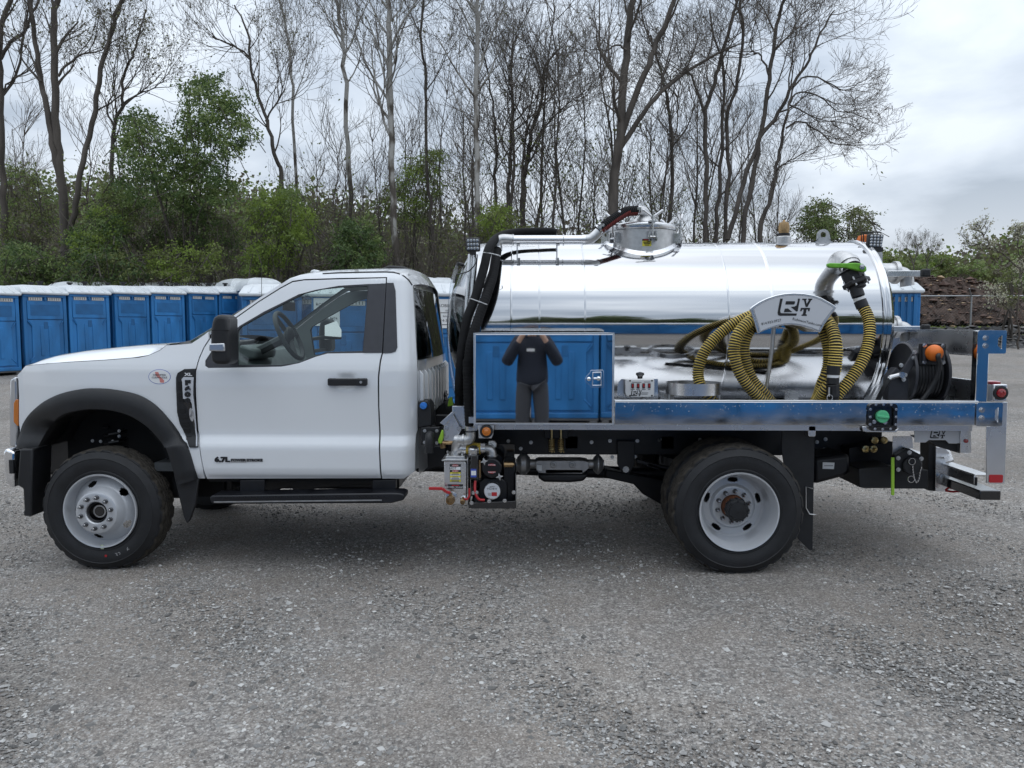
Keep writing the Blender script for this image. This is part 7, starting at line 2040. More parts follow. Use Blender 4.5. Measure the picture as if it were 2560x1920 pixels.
m = MB(); m.prism(Ph, 5.10, 5.135); hh_ = m.build('valve_handle', M['green'], va, bevel=0.006)
m = MB(); c_ = Fq(1918, 440, 5.095); m.lathe([(0.018, 0), (0.017, -0.005), (0.009, -0.006), (0.008, -0.014), (0.0005, -0.015)], c_, (0, 1, 0), 14); m.build('handle_nut', M['steel'], va)
m = MB(); m.tube(catmull([Fq(1700, 470, 5.60), Fq(1700, 410, 5.50), Fq(1730, 380, 5.40), Fq(1790, 395, 5.30), Fq(1830, 450, 5.24)], 6), 0.062, 20); m.tube([Fq(1795, 400, 5.29), Fq(1808, 425, 5.27)], 0.072, 20)
m.build('valve_elbow', M['castalu'], va)

# ------------------------------------------------------------------ rear of the bed
xp0 = Q(cG, 1805, 1200, 4.87).x; xp1 = Q(cG, 1908, 1200, 4.87).x
ztop = Q(cG, 1860, 922, 4.87).z
for sgn, y in ((1, 4.87), (-1, 2 * YC - 4.93)):
    m = MB(); m.box(xp0, xp1, y, y + 0.06, zr0, ztop); po = m.build('rear_post', M['rail'], TR, bevel=0.004)
# slotted bracket plates with bolts
def slot_plate(c, o, slot, Y, bolts):
    P = pp(c, o, Y); S = pp(c, slot, Y)
    x0, x1 = min(p[0] for p in P), max(p[0] for p in P); z0, z1 = min(p[1] for p in P), max(p[1] for p in P)
    sx0, sx1 = min(p[0] for p in S), max(p[0] for p in S); sz0, sz1 = min(p[1] for p in S), max(p[1] for p in S)
    scx, scz = (sx0 + sx1) / 2, (sz0 + sz1) / 2
    n = 40; out = rrect(x0, x1, z0, z1, 0.012, 9)
    n = len(out)
    inn = []
    for (x, z) in out:
        a = atan2((z - scz) / (z1 - z0), (x - scx) / (x1 - x0)); inn.append((scx + (sx1 - sx0) / 2 * cos(a), scz + (sz1 - sz0) / 2 * sin(a)))
    m = MB(); m.ring_prism(out, inn, Y, Y + 0.008); pl = m.build('slotted_bracket', M['rail'], TR, bevel=0.002)
    for b in bolts:
        m = MB(); bolt(m, Q(c, b[0], b[1], Y), 0.012, 0.012); m.build('bolt', M['steel'], pl)
    return pl
slot_plate(cJ, [(1780, 540), (2015, 540), (2010, 760), (1780, 760)], [(1945, 578), (1985, 578), (1985, 725), (1945, 725)], 4.838, [(1824, 608), (1822, 682)])
slot_plate(cG, [(1815, 918), (2056, 918), (2056, 1120), (1815, 1120)], [(1988, 960), (2035, 960), (2035, 1082), (1988, 1082)], 4.858, [(1882, 985), (1880, 1052)])
# cross channel at the top of the rear posts and the low rear sill
zc1 = Q(cG, 1800, 923, 4.95).z; zc0 = Q(cG, 1800, 1130, 4.95).z; xc = Q(cG, 1812, 1000, 4.95).x
m = MB(); m.box(xc - 0.004, xc + 0.004, 4.94, 2 * YC - 4.94, zc0, zc1); m.box(xc - 0.03, xc + 0.004, 4.94, 2 * YC - 4.94, zc1 + 0.0005, zc1 + 0.006); m.box(xc - 0.03, xc + 0.004, 4.94, 2 * YC - 4.94, zc0 - 0.006, zc0 - 0.0005)
m.build('rear_cross_channel', M['alu'], TR)
xs_ = Q(cG, 1785, 1400, 4.95).x; zs1 = Q(cG, 1785, 1360, 4.95).z
m = MB(); m.box(xs_ - 0.004, xs_ + 0.004, 4.94, 2 * YC - 4.94, zd + 0.001, zs1 - 0.0005); m.box(xs_ - 0.02, xs_ + 0.02, 4.94, 2 * YC - 4.94, zs1, zs1 + 0.008); m.build('rear_sill', M['alu'], TR)
# tail light box, lower plate, reflector
m = MB(); px_rect(m, cJ, 1930, 2062, 372, 530, 4.88, 0.14); tlb = m.build('tail_light_box', M['alu'], TR, bevel=0.006)
c_ = Q(cJ, 1992, 450, 4.876); kk = 1 / 3.687 / F_PX * 4.88
m = MB(); m.lathe([(66 * kk, 0.0), (64 * kk, -0.012), (46 * kk, -0.014), (44 * kk, -0.006)], c_, (0, 1, 0), 28); m.build('grommet', M['black'], tlb)
m = MB(); m.lathe([(44 * kk, -0.006), (40 * kk, -0.016), (22 * kk, -0.020), (20 * kk, -0.017), (0.0005, -0.020)], c_, (0, 1, 0), 28); m.build('tail_lens', M['redlens'], tlb)
m = MB(); a = Q(cJ, 1915, 352, 4.95); m.lathe([(0.05, a.z - 0.012), (0.05, a.z + 0.004), (0.04, a.z + 0.010), (0.0005, a.z + 0.012)], (a.x, 4.95, 0), (0, 0, 1), 20); m.build('top_marker_lens', M['redlens'], tlb)
m = MB(); px_rect(m, cJ, 1876, 1930, 372, 530, 4.91, 0.05); m.build('light_box_arm', M['castalu'], tlb)
m = MB(); m.prism(pp(cJ, [(1866, 762), (1866, 1282), (1990, 1290), (2030, 1285), (2036, 1270), (2060, 535), (1900, 535), (1900, 762)], 4.90), 4.90, 4.908); lp = m.build('rear_corner_plate', M['alu'], TR, bevel=0.002)
m = MB(); px_rect(m, cJ, 1890, 2020, 1206, 1278, 4.896, 0.0035, 0.008); m.build('reflector', M['red'], lp)
# fuel filler for the pump: black pan with mint cap
m = MB(); px_prism(m, cJ, [(720, 760), (775, 760), (800, 790), (1040, 790), (1055, 770), (1055, 800), (1035, 815), (760, 812), (730, 805)], YB - 0.006, 0.05); m.build('filler_bracket', M['alu'], TR, bevel=0.003)
a = Q(cJ, 778, 800, YB - 0.02); b = Q(cJ, 1048, 550, YB - 0.02)
m = MB(); o_ = rrect(a.x, b.x, a.z, b.z, 0.022, 5); i_ = rrect(a.x + 0.022, b.x - 0.022, a.z + 0.022, b.z - 0.022, 0.016, 5)
m.ring_prism(o_, i_, YB - 0.022, YB - 0.003); m.prism([(x, z) for x, z in i_], YB - 0.0045, YB - 0.003); fp = m.build('filler_pan', M['black_gloss'], TR, bevel=0.003)
c_ = Q(cJ, 902, 668, YB - 0.012)
m = MB(); m.lathe([(0.039, 0.008), (0.040, -0.012), (0.037, -0.018), (0.0005, -0.019)], c_, (0, 1, 0), 28); m.obox(c_ + Vector((0, -0.022, 0)), 0.07, 0.010, 0.014, Matrix.Rotation(radians(6), 3, 'Y')); m.build('filler_cap', M['capgreen'], fp, bevel=0.002)
m = MB()
for x, y in ((847, 558), (917, 558), (988, 558), (797, 602), (1034, 602), (795, 672), (1033, 672), (793, 740), (1030, 742), (838, 783), (909, 785), (982, 783)): bolt(m, Q(cJ, x, y, YB - 0.023), 0.006, 0.005)
for x, y in ((830, 716), (932, 722)): bolt(m, Q(cJ, x, y, YB - 0.006), 0.009, 0.006)
m.build('pan_bolt', M['steel'], fp)['kind'] = 'stuff'
# licence bracket with small logo
Yl = 5.02
m = MB(); m.prism(pp(cJ, [(1200, 768), (1622, 770), (1622, 915), (1520, 916), (1490, 886), (1335, 886), (1305, 908), (1205, 908)], Yl), Yl, Yl + 0.006); m.prism(pp(cJ, [(1195, 764), (1625, 766), (1625, 772), (1195, 770)], Yl), Yl - 0.004, Yl + 0.08); lb2 = m.build('plate_bracket', M['signface'], TR, bevel=0.002)
p = Q(cJ, 1418, 834, Yl); logo(p.x, p.z, 72 / 3.687 / F_PX * Yl, Yl - 0.0005, lb2, M['ink'])
m = MB(); m.prism(pp(cJ, [(1632, 770), (1728, 772), (1728, 1000), (1700, 1010), (1622, 1002)], Yl - 0.01), Yl - 0.01, Yl + 0.03); m.build('plate_lamp_box', M['alu'], lb2, bevel=0.003)
m = MB(); c_ = Q(cJ, 1677, 893, Yl - 0.012); m.lathe([(0.014, 0), (0.013, -0.006), (0.0005, -0.010)], c_, (0, 1, 0), 16); m.build('plate_lamp', M['redlens'], lb2)
m = MB(); m.prism(pp(cJ, [(1335, 888), (1490, 888), (1520, 918), (1620, 920), (1620, 1008), (1500, 970), (1400, 930)], Yl + 0.04), Yl + 0.04, Yl + 0.30); m.build('plate_back', M['black'], lb2)
# drain valve with cap, chain and lime handle
Yd = 5.12
m = MB(); m.prism(pp(cJ, [(1022, 1032), (1152, 962), (1280, 1030), (1280, 1150), (1200, 1195), (1040, 1172), (1022, 1120)], Yd), Yd, Yd + 0.05)
m.prism(pp(cJ, [(690, 1150), (750, 1145), (990, 1120), (1020, 1330), (740, 1330), (692, 1320)], Yd + 0.1), Yd + 0.1, Yd + 0.6); m.prism(pp(cJ, [(1020, 1160), (1330, 1160), (1330, 1335), (1020, 1335)], Yd + 0.12), Yd + 0.12, Yd + 0.5)
dv = m.build('drain_valve', M['black'], TR, bevel=0.006)
c_ = Q(cJ, 1172, 1118, Yd - 0.002); m = MB(); m.lathe([(0.062, 0.02), (0.062, -0.020), (0.056, -0.026), (0.0005, -0.028)], c_, (0, 1, 0), 26); m.build('drain_cap', M['black'], dv, smooth=35)
m = MB()
for x, y in ((1156, 1000), (1053, 1052), (1265, 1057), (1053, 1157)): bolt(m, Q(cJ, x, y, Yd - 0.001), 0.010, 0.009)
m.build('valve_bolt', M['castalu'], dv)['kind'] = 'stuff'
m = MB()
for x, y in ((1180, 1083), (1172, 1246)):
    c_ = Q(cJ, x, y, Yd - 0.035); m.tube([c_ + Vector((0.0215 * cos(t), 0, 0.0215 * sin(t))) for t in np.linspace(0, 2 * pi, 19)[:-1]], 0.003, 6, closed=True)
ch_ = resample(catmull([Q(cJ, x, y, Yd - 0.035) for x, y in ((1186, 1120), (1190, 1180), (1205, 1250), (1225, 1275), (1245, 1240), (1255, 1180), (1266, 1140))], 6), 0.009)
for i_, q in enumerate(ch_): m.obox(q, 0.007 if i_ % 2 else 0.003, 0.003 if i_ % 2 else 0.007, 0.012)
m.build('chain', M['steel'], dv)['kind'] = 'stuff'
m = MB(); m.prism(pp(cJ, [(990, 1045), (1020, 1045), (1020, 1392), (1012, 1398), (990, 1395)], Yd - 0.03), Yd - 0.03, Yd - 0.02); m.build('drain_handle', M['lime'], dv, bevel=0.003)
m = MB(); px_prism(m, cJ, [(1005, 850), (1180, 850), (1190, 960), (1150, 965), (1005, 1040)], Yd + 0.06, 0.006); m.build('drain_bracket', M['alu'], dv)
m = MB()
for x, y in ((832, 887), (918, 885), (748, 967), (822, 966)): m.lathe([(0.026, 0.01), (0.026, -0.012), (0.014, -0.014), (0.013, -0.006), (0.0005, -0.006)], Q(cJ, x, y, 5.4), (0, 1, 0), 8)
m.build('air_fitting', M['gold'], TR)
m = MB(); px_prism(m, cJ, [(600, 960), (1000, 900), (1000, 1140), (690, 1150), (610, 1160)], 5.45, 0.4); m.build('rear_crossmember', M['frame'], TR)
# rear step beams reaching across the truck
x0 = Q(cJ, 1540, 1200, 4.97).x; x1 = Q(cJ, 1772, 1200, 4.97).x; zt2 = Q(cJ, 1770, 1212, 4.97).z; zb2 = Q(cJ, 1770, 1300, 4.97).z
m = MB(); m.box(x1 - 0.012, x1, 4.97, 7.1, zb2, zt2); m.box(x1 - 0.01, x1 + 0.09, 4.97, 7.1, zt2 + 0.0005, zt2 + 0.008); m.build('step_channel', M['alu'], TR, bevel=0.003)
m = MB(); m.box(x1 - 0.008, x1 + 0.004, 4.96, 7.0, zb2 - 0.002, zt2 - 0.012); m.build('step_channel_face', M['black'], TR)
x2 = Q(cJ, 1806, 1400, 4.90).x; x3 = Q(cJ, 2000, 1400, 4.90).x; zt3 = Q(cJ, 1900, 1352, 4.90).z; zb3 = Q(cJ, 1900, 1440, 4.90).z
m = MB(); m.box(x2, x3, 4.90, 6.1, zb3, zt3); m.build('bumper_beam', M['black_gloss'], TR, bevel=0.006)
m = MB(); m.prism(pp(cJ, [(1400, 950), (1480, 955), (1525, 1000), (1525, 1360), (1395, 1358)], 5.36), 5.36, 5.372); hp = m.build('hitch_plate', M['alu'], TR, bevel=0.002)
m = MB(); m.prism(pp(cJ, [(1335, 920), (1400, 930), (1400, 1358), (1330, 1350)], 5.38), 5.38, 5.5); m.build('hitch_post', M['frame'], TR)
m = MB(); c_ = Q(cJ, 1478, 1238, 5.355); m.lathe([(0.036, 0.0), (0.036, -0.006), (0.020, -0.008), (0.018, -0.018), (0.0005, -0.019)], c_, (0, 1, 0), 18); m.build('hitch_bolt', M['castalu'], hp)
m = MB(); m.tube([Q(cJ, 1490, 1345, 5.3), Q(cJ, 1520, 1322, 5.28), Q(cJ, 1600, 1345, 5.22), Q(cJ, 1615, 1358, 5.22), Q(cJ, 1550, 1362, 5.26), Q(cJ, 1490, 1352, 5.3)], 0.007, 8); m.build('red_clevis', M['red'], hp)
m = MB(); m.beam(Q(cJ, 1490, 975, 5.5), Q(cJ, 1530, 1085, 5.25), 0.012, 0.05, up=(0, 1, 0)); m.build('step_brace', M['alu'], TR)
# small shut-off valves behind the tank end
for y_, dz in ((420, 0), (890, 0)):
    a = Q(cG, 1000, y_, 5.9); 
    m = MB(); m.tube([a + Vector((-0.1, 0, 0)), a + Vector((0.08, 0, 0.0))], 0.07, 16); m.tube([a + Vector((0.07, 0, 0)), a + Vector((0.10, 0, 0))], 0.085, 16); m.tube(catmull([a + Vector((0.09, 0, 0)), a + Vector((0.16, 0, -0.02)), a + Vector((0.18, 0, -0.10))], 5), 0.05, 14)
    sv = m.build('sight_glass_housing', M['castalu'], TR)
    m = MB(); m.obox(a + Vector((0.10, -0.10, -0.015)), 0.24, 0.02, 0.045); m.build('housing_lever', M['alu'], sv, bevel=0.004)
    m = MB(); m.obox(a + Vector((0.26, -0.10, -0.01)), 0.06, 0.05, 0.06); m.build('lever_knob', M['black'], sv, bevel=0.012)
# hose reel
rc = Q(cG, 1165, 1290, 5.30); r_ = 0.205
xl_ = rc.x; xr_ = Q(cG, 1440, 1290, 5.30).x
def disc(x, name):
    m = MB(); m.lathe([(r_ * 0.35, -0.004), (r_ * 0.9, -0.004), (r_, -0.012), (r_ + 0.006, -0.004), (r_ + 0.006, 0.004), (r_ - 0.01, 0.002), (r_ * 0.35, 0.004)], (x, rc.y, rc.z), (1, 0, 0), 40); return m
ree = disc(xl_, 'reel').build('hose_reel', M['grey_trim'], TR, smooth=40)
disc(xr_, 'f').build('reel_flange', M['grey_trim'], ree, smooth=40)
m = MB(); m.cyl((xl_, rc.y, rc.z), (xr_, rc.y, rc.z), 0.075, 20); m.cyl((xl_ - 0.06, rc.y, rc.z - 0.01), (xl_, rc.y, rc.z - 0.01), 0.022, 12); m.build('reel_drum', M['black'], ree)
m = MB(); k0 = 46
pts = []
turns = 8
for k in range(turns * 24 + 1):
    a = k / 24 * 2 * pi; pts.append((xl_ + 0.026 + (xr_ - xl_ - 0.05) * k / (turns * 24), rc.y + 0.165 * cos(a), rc.z + 0.165 * sin(a)))
m.tube(pts, 0.0125, 8); pts = [(p[0], rc.y + (p[1] - rc.y) * 0.86, rc.z + (p[2] - rc.z) * 0.86) for p in pts[::-1]]; m.tube(pts, 0.0125, 8)
m.build('wound_hose', M['black'], ree)
m = MB(); m.prism(pp(cG, [(1040, 1320), (1110, 1240), (1215, 1330), (1212, 1525), (1035, 1525)], 5.16), 5.16, 5.24); m.beam(Q(cG, 1150, 1330, 5.15), Q(cG, 1285, 1110, 5.15), 0.05, 0.02, up=(0, 1, 0)); m.beam((xr_ + 0.02, rc.y, zd), (xr_ + 0.02, rc.y, rc.z), 0.02, 0.12, up=(0, 1, 0)); m.box(xl_ - 0.05, xr_ + 0.05, rc.y - 0.14, rc.y + 0.14, zd, zd + 0.012)
m.build('reel_stand', M['grey_trim'], ree, bevel=0.004)
m = MB()
for x, y in ((1265, 1108), (1258, 1158), (1185, 1305), (1172, 1343), (1150, 1220)): bolt(m, Q(cG, x, y, 5.14), 0.010, 0.010)
m.build('reel_bolt', M['castalu'], ree)['kind'] = 'stuff'
m = MB(); q0 = Q(cG, 1130, 1300, 5.14); m.cyl(q0, q0 + Vector((0, -0.05, 0)), 0.02, 10); m.tube([q0 + Vector((0, -0.03, 0)), Q(cG, 1060, 1325, 5.1), Q(cG, 1045, 1340, 5.1)], 0.016, 10); m.build('swivel', M['steel'], ree)
m = MB(); m.tube(catmull([Q(cG, 1048, 1345, 5.1), Q(cG, 1000, 1420, 5.1), Q(cG, 955, 1510, 5.12), Q(cG, 930, 1560, 5.15)], 5), 0.016, 10); m.build('inlet_hose', M['black'], ree)
m = MB(); px_rect(m, cG, 1306, 1540, 1032, 1216, 5.12, 0.02, 0.008); ro = m.build('roller_frame', M['black'], ree, bevel=0.003)
m = MB()
for x, y in ((1352, 1048), (1512, 1050), (1350, 1192), (1512, 1195)): bolt(m, Q(cG, x, y, 5.119), 0.010, 0.010)
m.build('roller_bolt', M['steel'], ro)['kind'] = 'stuff'
m = MB(); 
for x in (1352, 1508): m.cyl(Q(cG, x, 1070, 5.11), Q(cG, x, 1180, 5.11), 0.012, 10)
m.build('roller', M['grey_trim'], ro)
c_ = Q(cG, 1436, 1115, 5.08); m = MB(); m.sphere(c_, 0.0545, 24, 16); m.build('hose_stop_ball', M['orange'], ree)
m = MB(); m.tube(catmull([c_ + Vector((0.005, -0.045, -0.01)), Q(cG, 1470, 1150, 5.02), Q(cG, 1482, 1220, 5.03), Q(cG, 1450, 1340, 5.05), Q(cG, 1395, 1440, 5.06), Q(cG, 1325, 1530, 5.06)], 7), 0.0155, 12); m.build('hose_tail', M['black'], ree)
# washdown wand lying on the deck
wd = thing('wash_wand', 'thin black wash wand lying on the deck behind the coiled hose', 'wand', Vector((1.5, 5.3, zd)))
m = MB(); m.tube([(1.02, 5.22, zd + 0.018), (1.62, 5.36, zd + 0.02)], 0.016, 10); m.build('lance', M['black'], wd)
m = MB(); m.tube([(1.62, 5.36, zd + 0.02), (1.78, 5.395, zd + 0.028)], 0.024, 10); m.build('grip', M['black_gloss'], wd)

# ------------------------------------------------------------------ vacuum pump set under the front of the bed
Pq = lambda x, y, Y: Q(cP_, x, y, Y)
Yv = 4.97
kp = 1 / 5.923 / F_PX * Yv
m = MB(); m.prism(pp(cP_, [(297, 792), (610, 792), (628, 830), (622, 1400), (600, 1425), (306, 1420)], Yv), Yv, Yv + 0.30); m.prism(pp(cP_, [(632, 780), (652, 720), (655, 1470), (640, 1470), (640, 830)], Yv), Yv - 0.005, Yv + 0.20)
sp = m.build('separator_tank', M['alu'], TR, bevel=0.005)
m = MB(); m.prism(pp(cP_, [(260, 772), (300, 760), (640, 762), (645, 778), (600, 788), (262, 788)], Yv - 0.01), Yv - 0.01, Yv + 0.32); m.build('separator_flange', M['castalu'], sp, bevel=0.002)
m = MB(); a = Pq(318, 742, Yv + 0.02); b = Pq(600, 742, Yv + 0.02); m.box(a.x, b.x, Yv + 0.02, Yv + 0.20, a.z - 0.008, a.z + 0.012)
for x in (350, 565):
    for y in (Yv + 0.05, Yv + 0.17): q = Pq(x, 728, y); m.cyl((q.x, y, a.z + 0.01), (q.x, y, a.z + 0.024), 0.008, 8)
m.build('separator_cover', M['castalu'], sp, bevel=0.002)
# hot decal
m = MB(); px_rect(m, cP_, 383, 546, 832, 1094, Yv - 0.001, 0.001); dc = m.build('hot_surface_decal', M['ink'], sp)
m = MB(); px_rect(m, cP_, 387, 542, 872, 916, Yv - 0.002, 0.0012); m.build('decal_white', M['label_white'], dc)
m = MB(); px_rect(m, cP_, 387, 542, 952, 1090, Yv - 0.002, 0.0012); m.build('decal_yellow', M['label_yellow'], dc)
m = MB()
for y in (980, 1034): px_rect(m, cP_, 389, 540, y - 5, y + 22, Yv - 0.0026, 0.0007)
m.build('decal_text_field', M['signface'], dc)
m = MB()
for y in (852, 934): m.prism(pp(cP_, [(462 + 50 * cos(t), y + 15 * sin(t)) for t in np.linspace(0, 2 * pi, 25)[:-1]], Yv - 0.002), Yv - 0.0022, Yv - 0.001)
m.build('decal_oval', M['red'], dc)['kind'] = 'stuff'
for s_, x, y, sz, mm in (('DANGER', 462, 852, 0.0105, 'label_white'), ('HOT', 430, 892, 0.022, 'ink'), ('PELIGRO', 462, 934, 0.0105, 'label_white'), ('WARNING', 465, 963, 0.0085, 'ink'), ):
    q = Pq(x, y, Yv); text('t', s_, (q.x, Yv - 0.0028, q.z), sz, M[mm], dc)
for y, w_b in ((984, 0.052), (1018, 0.040), (1040, 0.050), (1062, 0.058), (1080, 0.050)):
    q = Pq(465, y, Yv); bar((q.x, Yv - 0.0028, q.z), w_b, 0.0045, M['inkgrey'], dc)
m = MB(); px_rect(m, cP_, 353, 579, 1130, 1194, Yv - 0.001, 0.001); d2 = m.build('scrubber_decal', M['ink'], sp)
q = Pq(466, 1146, Yv); bar((q.x, Yv - 0.0016, q.z), 0.05, 0.006, M['red'], d2)
for s_, y, sz, mm in (('SCRUBBER | SEPARATOR', 1172, 0.0125, 'label_white'),):
    q = Pq(466, y, Yv); text('t', s_, (q.x, Yv - 0.0016, q.z), sz, M[mm], d2)
# drain valves in brass with red levers
for cx, cy, rr_, nm in ((385, 1375, 62, 'large brass drain valve'), (570, 1392, 36, 'small brass drain valve')):
    q = Pq(cx, cy, Yv - 0.09); s_ = rr_ * kp
    m = MB(); m.lathe([(s_ * 1.45, 0.092), (s_ * 1.45, 0.078), (s_ * 0.9, 0.075)], q, (0, 1, 0), 24, 0); m.lathe([(s_ * 0.9, 0.075), (s_ * 0.85, 0.05), (s_ * 1.1, 0.045), (s_ * 1.12, 0.02), (s_ * 0.95, 0.012), (s_ * 1.05, 0.008), (s_ * 1.05, 0), (s_ * 0.72, -0.002), (s_ * 0.68, 0.02), (0.0005, 0.022)], q, (0, 1, 0), 12, 1)
    m.cyl(q + Vector((0, 0.035, s_)), q + Vector((0, 0.035, s_ * 1.7)), s_ * 0.4, 8, mi=1)
    m.build('brass_valve', [M['alu'], M['brass']], sp, smooth=35)
m = MB(); q = [Pq(72, 1190, Yv - 0.06), Pq(275, 1194, Yv - 0.06), Pq(322, 1238, Yv - 0.06), Pq(392, 1262, Yv - 0.055)]
for p0, p1 in zip(q, q[1:]): m.beam(p0, p1, 0.018, 0.018, up=(0, 0, 1))
m.build('red_lever', M['red'], sp, bevel=0.003)
m = MB(); q = [Pq(672, 1190, Yv - 0.06), Pq(672, 1300, Yv - 0.06), Pq(640, 1355, Yv - 0.06), Pq(590, 1345, Yv - 0.055)]
for p0, p1 in zip(q, q[1:]): m.beam(p0, p1, 0.012, 0.012, up=(0, 1, 0))
m.build('red_lever', M['red'], sp, bevel=0.002)
# pipework
m = MB(); m.tube(catmull([Pq(465, 745, Yv + 0.10), Pq(468, 680, Yv + 0.10), Pq(495, 625, Yv + 0.10), Pq(560, 602, Yv + 0.10), Pq(600, 600, Yv + 0.10)], 6), 0.034, 18)
m.tube(catmull([Pq(880, 605, Yv + 0.10), Pq(940, 605, Yv + 0.10), Pq(990, 630, Yv + 0.10), Pq(1005, 690, Yv + 0.10), Pq(1005, 780, Yv + 0.10)], 6), 0.034, 18)
m.tube([Pq(1005, 690, Yv + 0.10), Pq(1005, 706, Yv + 0.10)], 0.041, 18)
pu_pipe = m.build('suction_elbow', M['castalu'], TR); pu_pipe['kind'] = 'stuff'
m = MB(); m.tube([Pq(590, 603, Yv + 0.10), Pq(885, 605, Yv + 0.10)], 0.037, 20); rc_ = m.build('rubber_coupling', M['black'], TR)
for x in (595, 873):
    m = MB(); m.lathe([(0.037, -0.014), (0.041, -0.014), (0.041, 0.014), (0.037, 0.014)], Pq(x, 603, Yv + 0.10), (1, 0, 0), 22); m.obox(Pq(x, 545, Yv + 0.07), 0.03, 0.04, 0.022); m.build('band_clamp', M['steel'], rc_)
m = MB(); m.lathe([(0.0385, -0.06), (0.0385, 0.06)], Pq(737, 604, Yv + 0.10), (1, 0, 0), 24, a0=0.2, a1=2 * pi - 0.2); bnd = m.build('warning_band', M['yellow'], rc_)
q = Pq(737, 553, Yv + 0.07); text('t', 'HOT', (q.x, Yv + 0.066, q.z - 0.006), 0.016, M['ink'], bnd)
m = MB(); m.tube(catmull([Q(cH, 472, 622, 5.02), Q(cH, 472, 660, 5.02), Q(cH, 455, 690, 5.02), Q(cH, 400, 695, 5.04), Q(cH, 345, 692, 5.06)], 6), 0.034, 16); m.tube(catmull([Q(cH, 400, 690, 5.04), Q(cH, 370, 700, 5.05), Q(cH, 350, 740, 5.06), Q(cH, 345, 800, 5.08)], 6), 0.034, 16); m.tube([Q(cH, 415, 693, 5.035), Q(cH, 403, 693, 5.035)], 0.041, 18)
m.build('hose_elbow', M['castalu'], TR)
# oil reservoir
m = MB(); m.prism(pp(cP_, [(668, 850), (690, 835), (690, 700), (800, 700), (800, 835), (806, 860), (806, 1060), (672, 1060)], Yv), Yv, Yv + 0.10); oil = m.build('oil_reservoir', M['black_gloss'], TR, bevel=0.008)
q = Pq(735, 680, Yv + 0.05); m = MB(); m.lathe([(0.034, -0.03), (0.036, -0.01), (0.036, 0.03), (0.034, 0.042), (0.033, 0.044)], q, (0, -0.25, 1), 26); m.lathe([(0.033, 0.044), (0.028, 0.049), (0.0005, 0.05)], q, (0, -0.25, 1), 26); m.build('oil_cap', M['steel'], oil, smooth=35)
q2 = q + Vector((0, -0.012, 0.05)); 
m = MB(); px_rect(m, cP_, 692, 776, 902, 1026, Yv - 0.0012, 0.001); dl = m.build('blue_label', M['label_blue'], oil)
m = MB(); px_rect(m, cP_, 699, 770, 930, 996, Yv - 0.002, 0.0009); m.build('label_blank', M['label_white'], dl)
m = MB(); px_rect(m, cP_, 815, 838, 775, 1035, Yv + 0.01, 0.006); m.build('reservoir_bracket', M['brass'], oil)
# pump body
m = MB()
q = Pq(1005, 892, Yv + 0.01); m.lathe([(150 * kp, 0.22), (150 * kp, 0.004), (142 * kp, -0.004), (0.0005, -0.006)], q, (0, 1, 0), 40)
m.prism(pp(cP_, [(820, 1100), (880, 1050), (1150, 1040), (1235, 1110), (1235, 1320), (1150, 1420), (880, 1420), (815, 1330)], Yv + 0.06), Yv + 0.06, Yv + 0.30)
m.box(Pq(1180, 1000, Yv + 0.08).x, Pq(1345, 1000, Yv + 0.08).x, Yv + 0.08, Yv + 0.34, Pq(1200, 1440, Yv).z, Pq(1200, 860, Yv).z)
pb = m.build('vacuum_pump', M['frame'], TR, bevel=0.006)
m = MB()
for k in range(5): m.box(Pq(1190 + k * 30, 900, Yv + 0.07).x, Pq(1200 + k * 30, 900, Yv + 0.07).x, Yv + 0.066, Yv + 0.08, Pq(1200, 1420, Yv).z, Pq(1200, 900, Yv).z)
m.build('cooling_fin', M['frame'], pb)['kind'] = 'stuff'
for sgn, y in ((1, 835), (-1, 960)):
    arc_ = [(1005 + 60 * cos(t), y + sgn * 24 - sgn * 34 * sin(t)) for t in np.linspace(0.1, pi - 0.1, 13)]
    m = MB(); m.prism(pp(cP_, arc_, Yv + 0.003), Yv + 0.0025, Yv + 0.006); d_ = m.build('danger_label', M['red'], pb)
    q = Pq(1005, y + sgn * 8, Yv + 0.002); text('t', 'DANGER', (q.x, Yv + 0.0018, q.z), 0.012, M['label_white'], d_)
for x, y in ((890, 792), (1118, 1018)):
    q = Pq(x, y, Yv - 0.03); st_ = []
    for k in range(8):
        a = 2 * pi * k / 8 + 0.2; r2 = 0.026 if k % 2 == 0 else 0.010; st_.append((q.x + r2 * cos(a), q.z + r2 * sin(a)))
    m = MB(); m.prism(st_, Yv - 0.04, Yv - 0.022); m.cyl((q.x, Yv - 0.022, q.z), (q.x, Yv + 0.02, q.z), 0.006, 8); m.build('star_knob', M['castalu'], pb, bevel=0.003)
q = Pq(1012, 1226, Yv + 0.02); m = MB(); m.lathe([(128 * kp, 0.06), (128 * kp, -0.008), (122 * kp, -0.016), (0.0005, -0.018)], q, (0, 1, 0), 40); cp = m.build('motor_cover', M['alu'], pb, smooth=35)
m = MB(); q3 = Pq(1012, 1226, Yv); m.lathe([(116 * kp, 0), (0.0005, -0.0004)], (q3.x, Yv + 0.0012, q3.z), (0, 1, 0), 36); pl_ = m.build('rating_plate', M['signface'], cp)
for s_, x, y, sz, mm in (('masport', 1012, 1162, 0.010, 'ink'), ('HD4', 985, 1196, 0.022, 'inkgrey'), ('ECW', 1048, 1198, 0.013, 'ink')):
    q = Pq(x, y, Yv); text('t', s_, (q.x, Yv + 0.0004, q.z), sz, M[mm], pl_)
m = MB(); px_rect(m, cP_, 1001, 1080, 1248, 1304, Yv + 0.0002, 0.001); m.build('red_plate', M['red'], pl_)
m = MB(); px_rect(m, cP_, 948, 990, 1256, 1298, Yv + 0.0002, 0.001); m.build('grey_plate', M['castalu'], pl_)
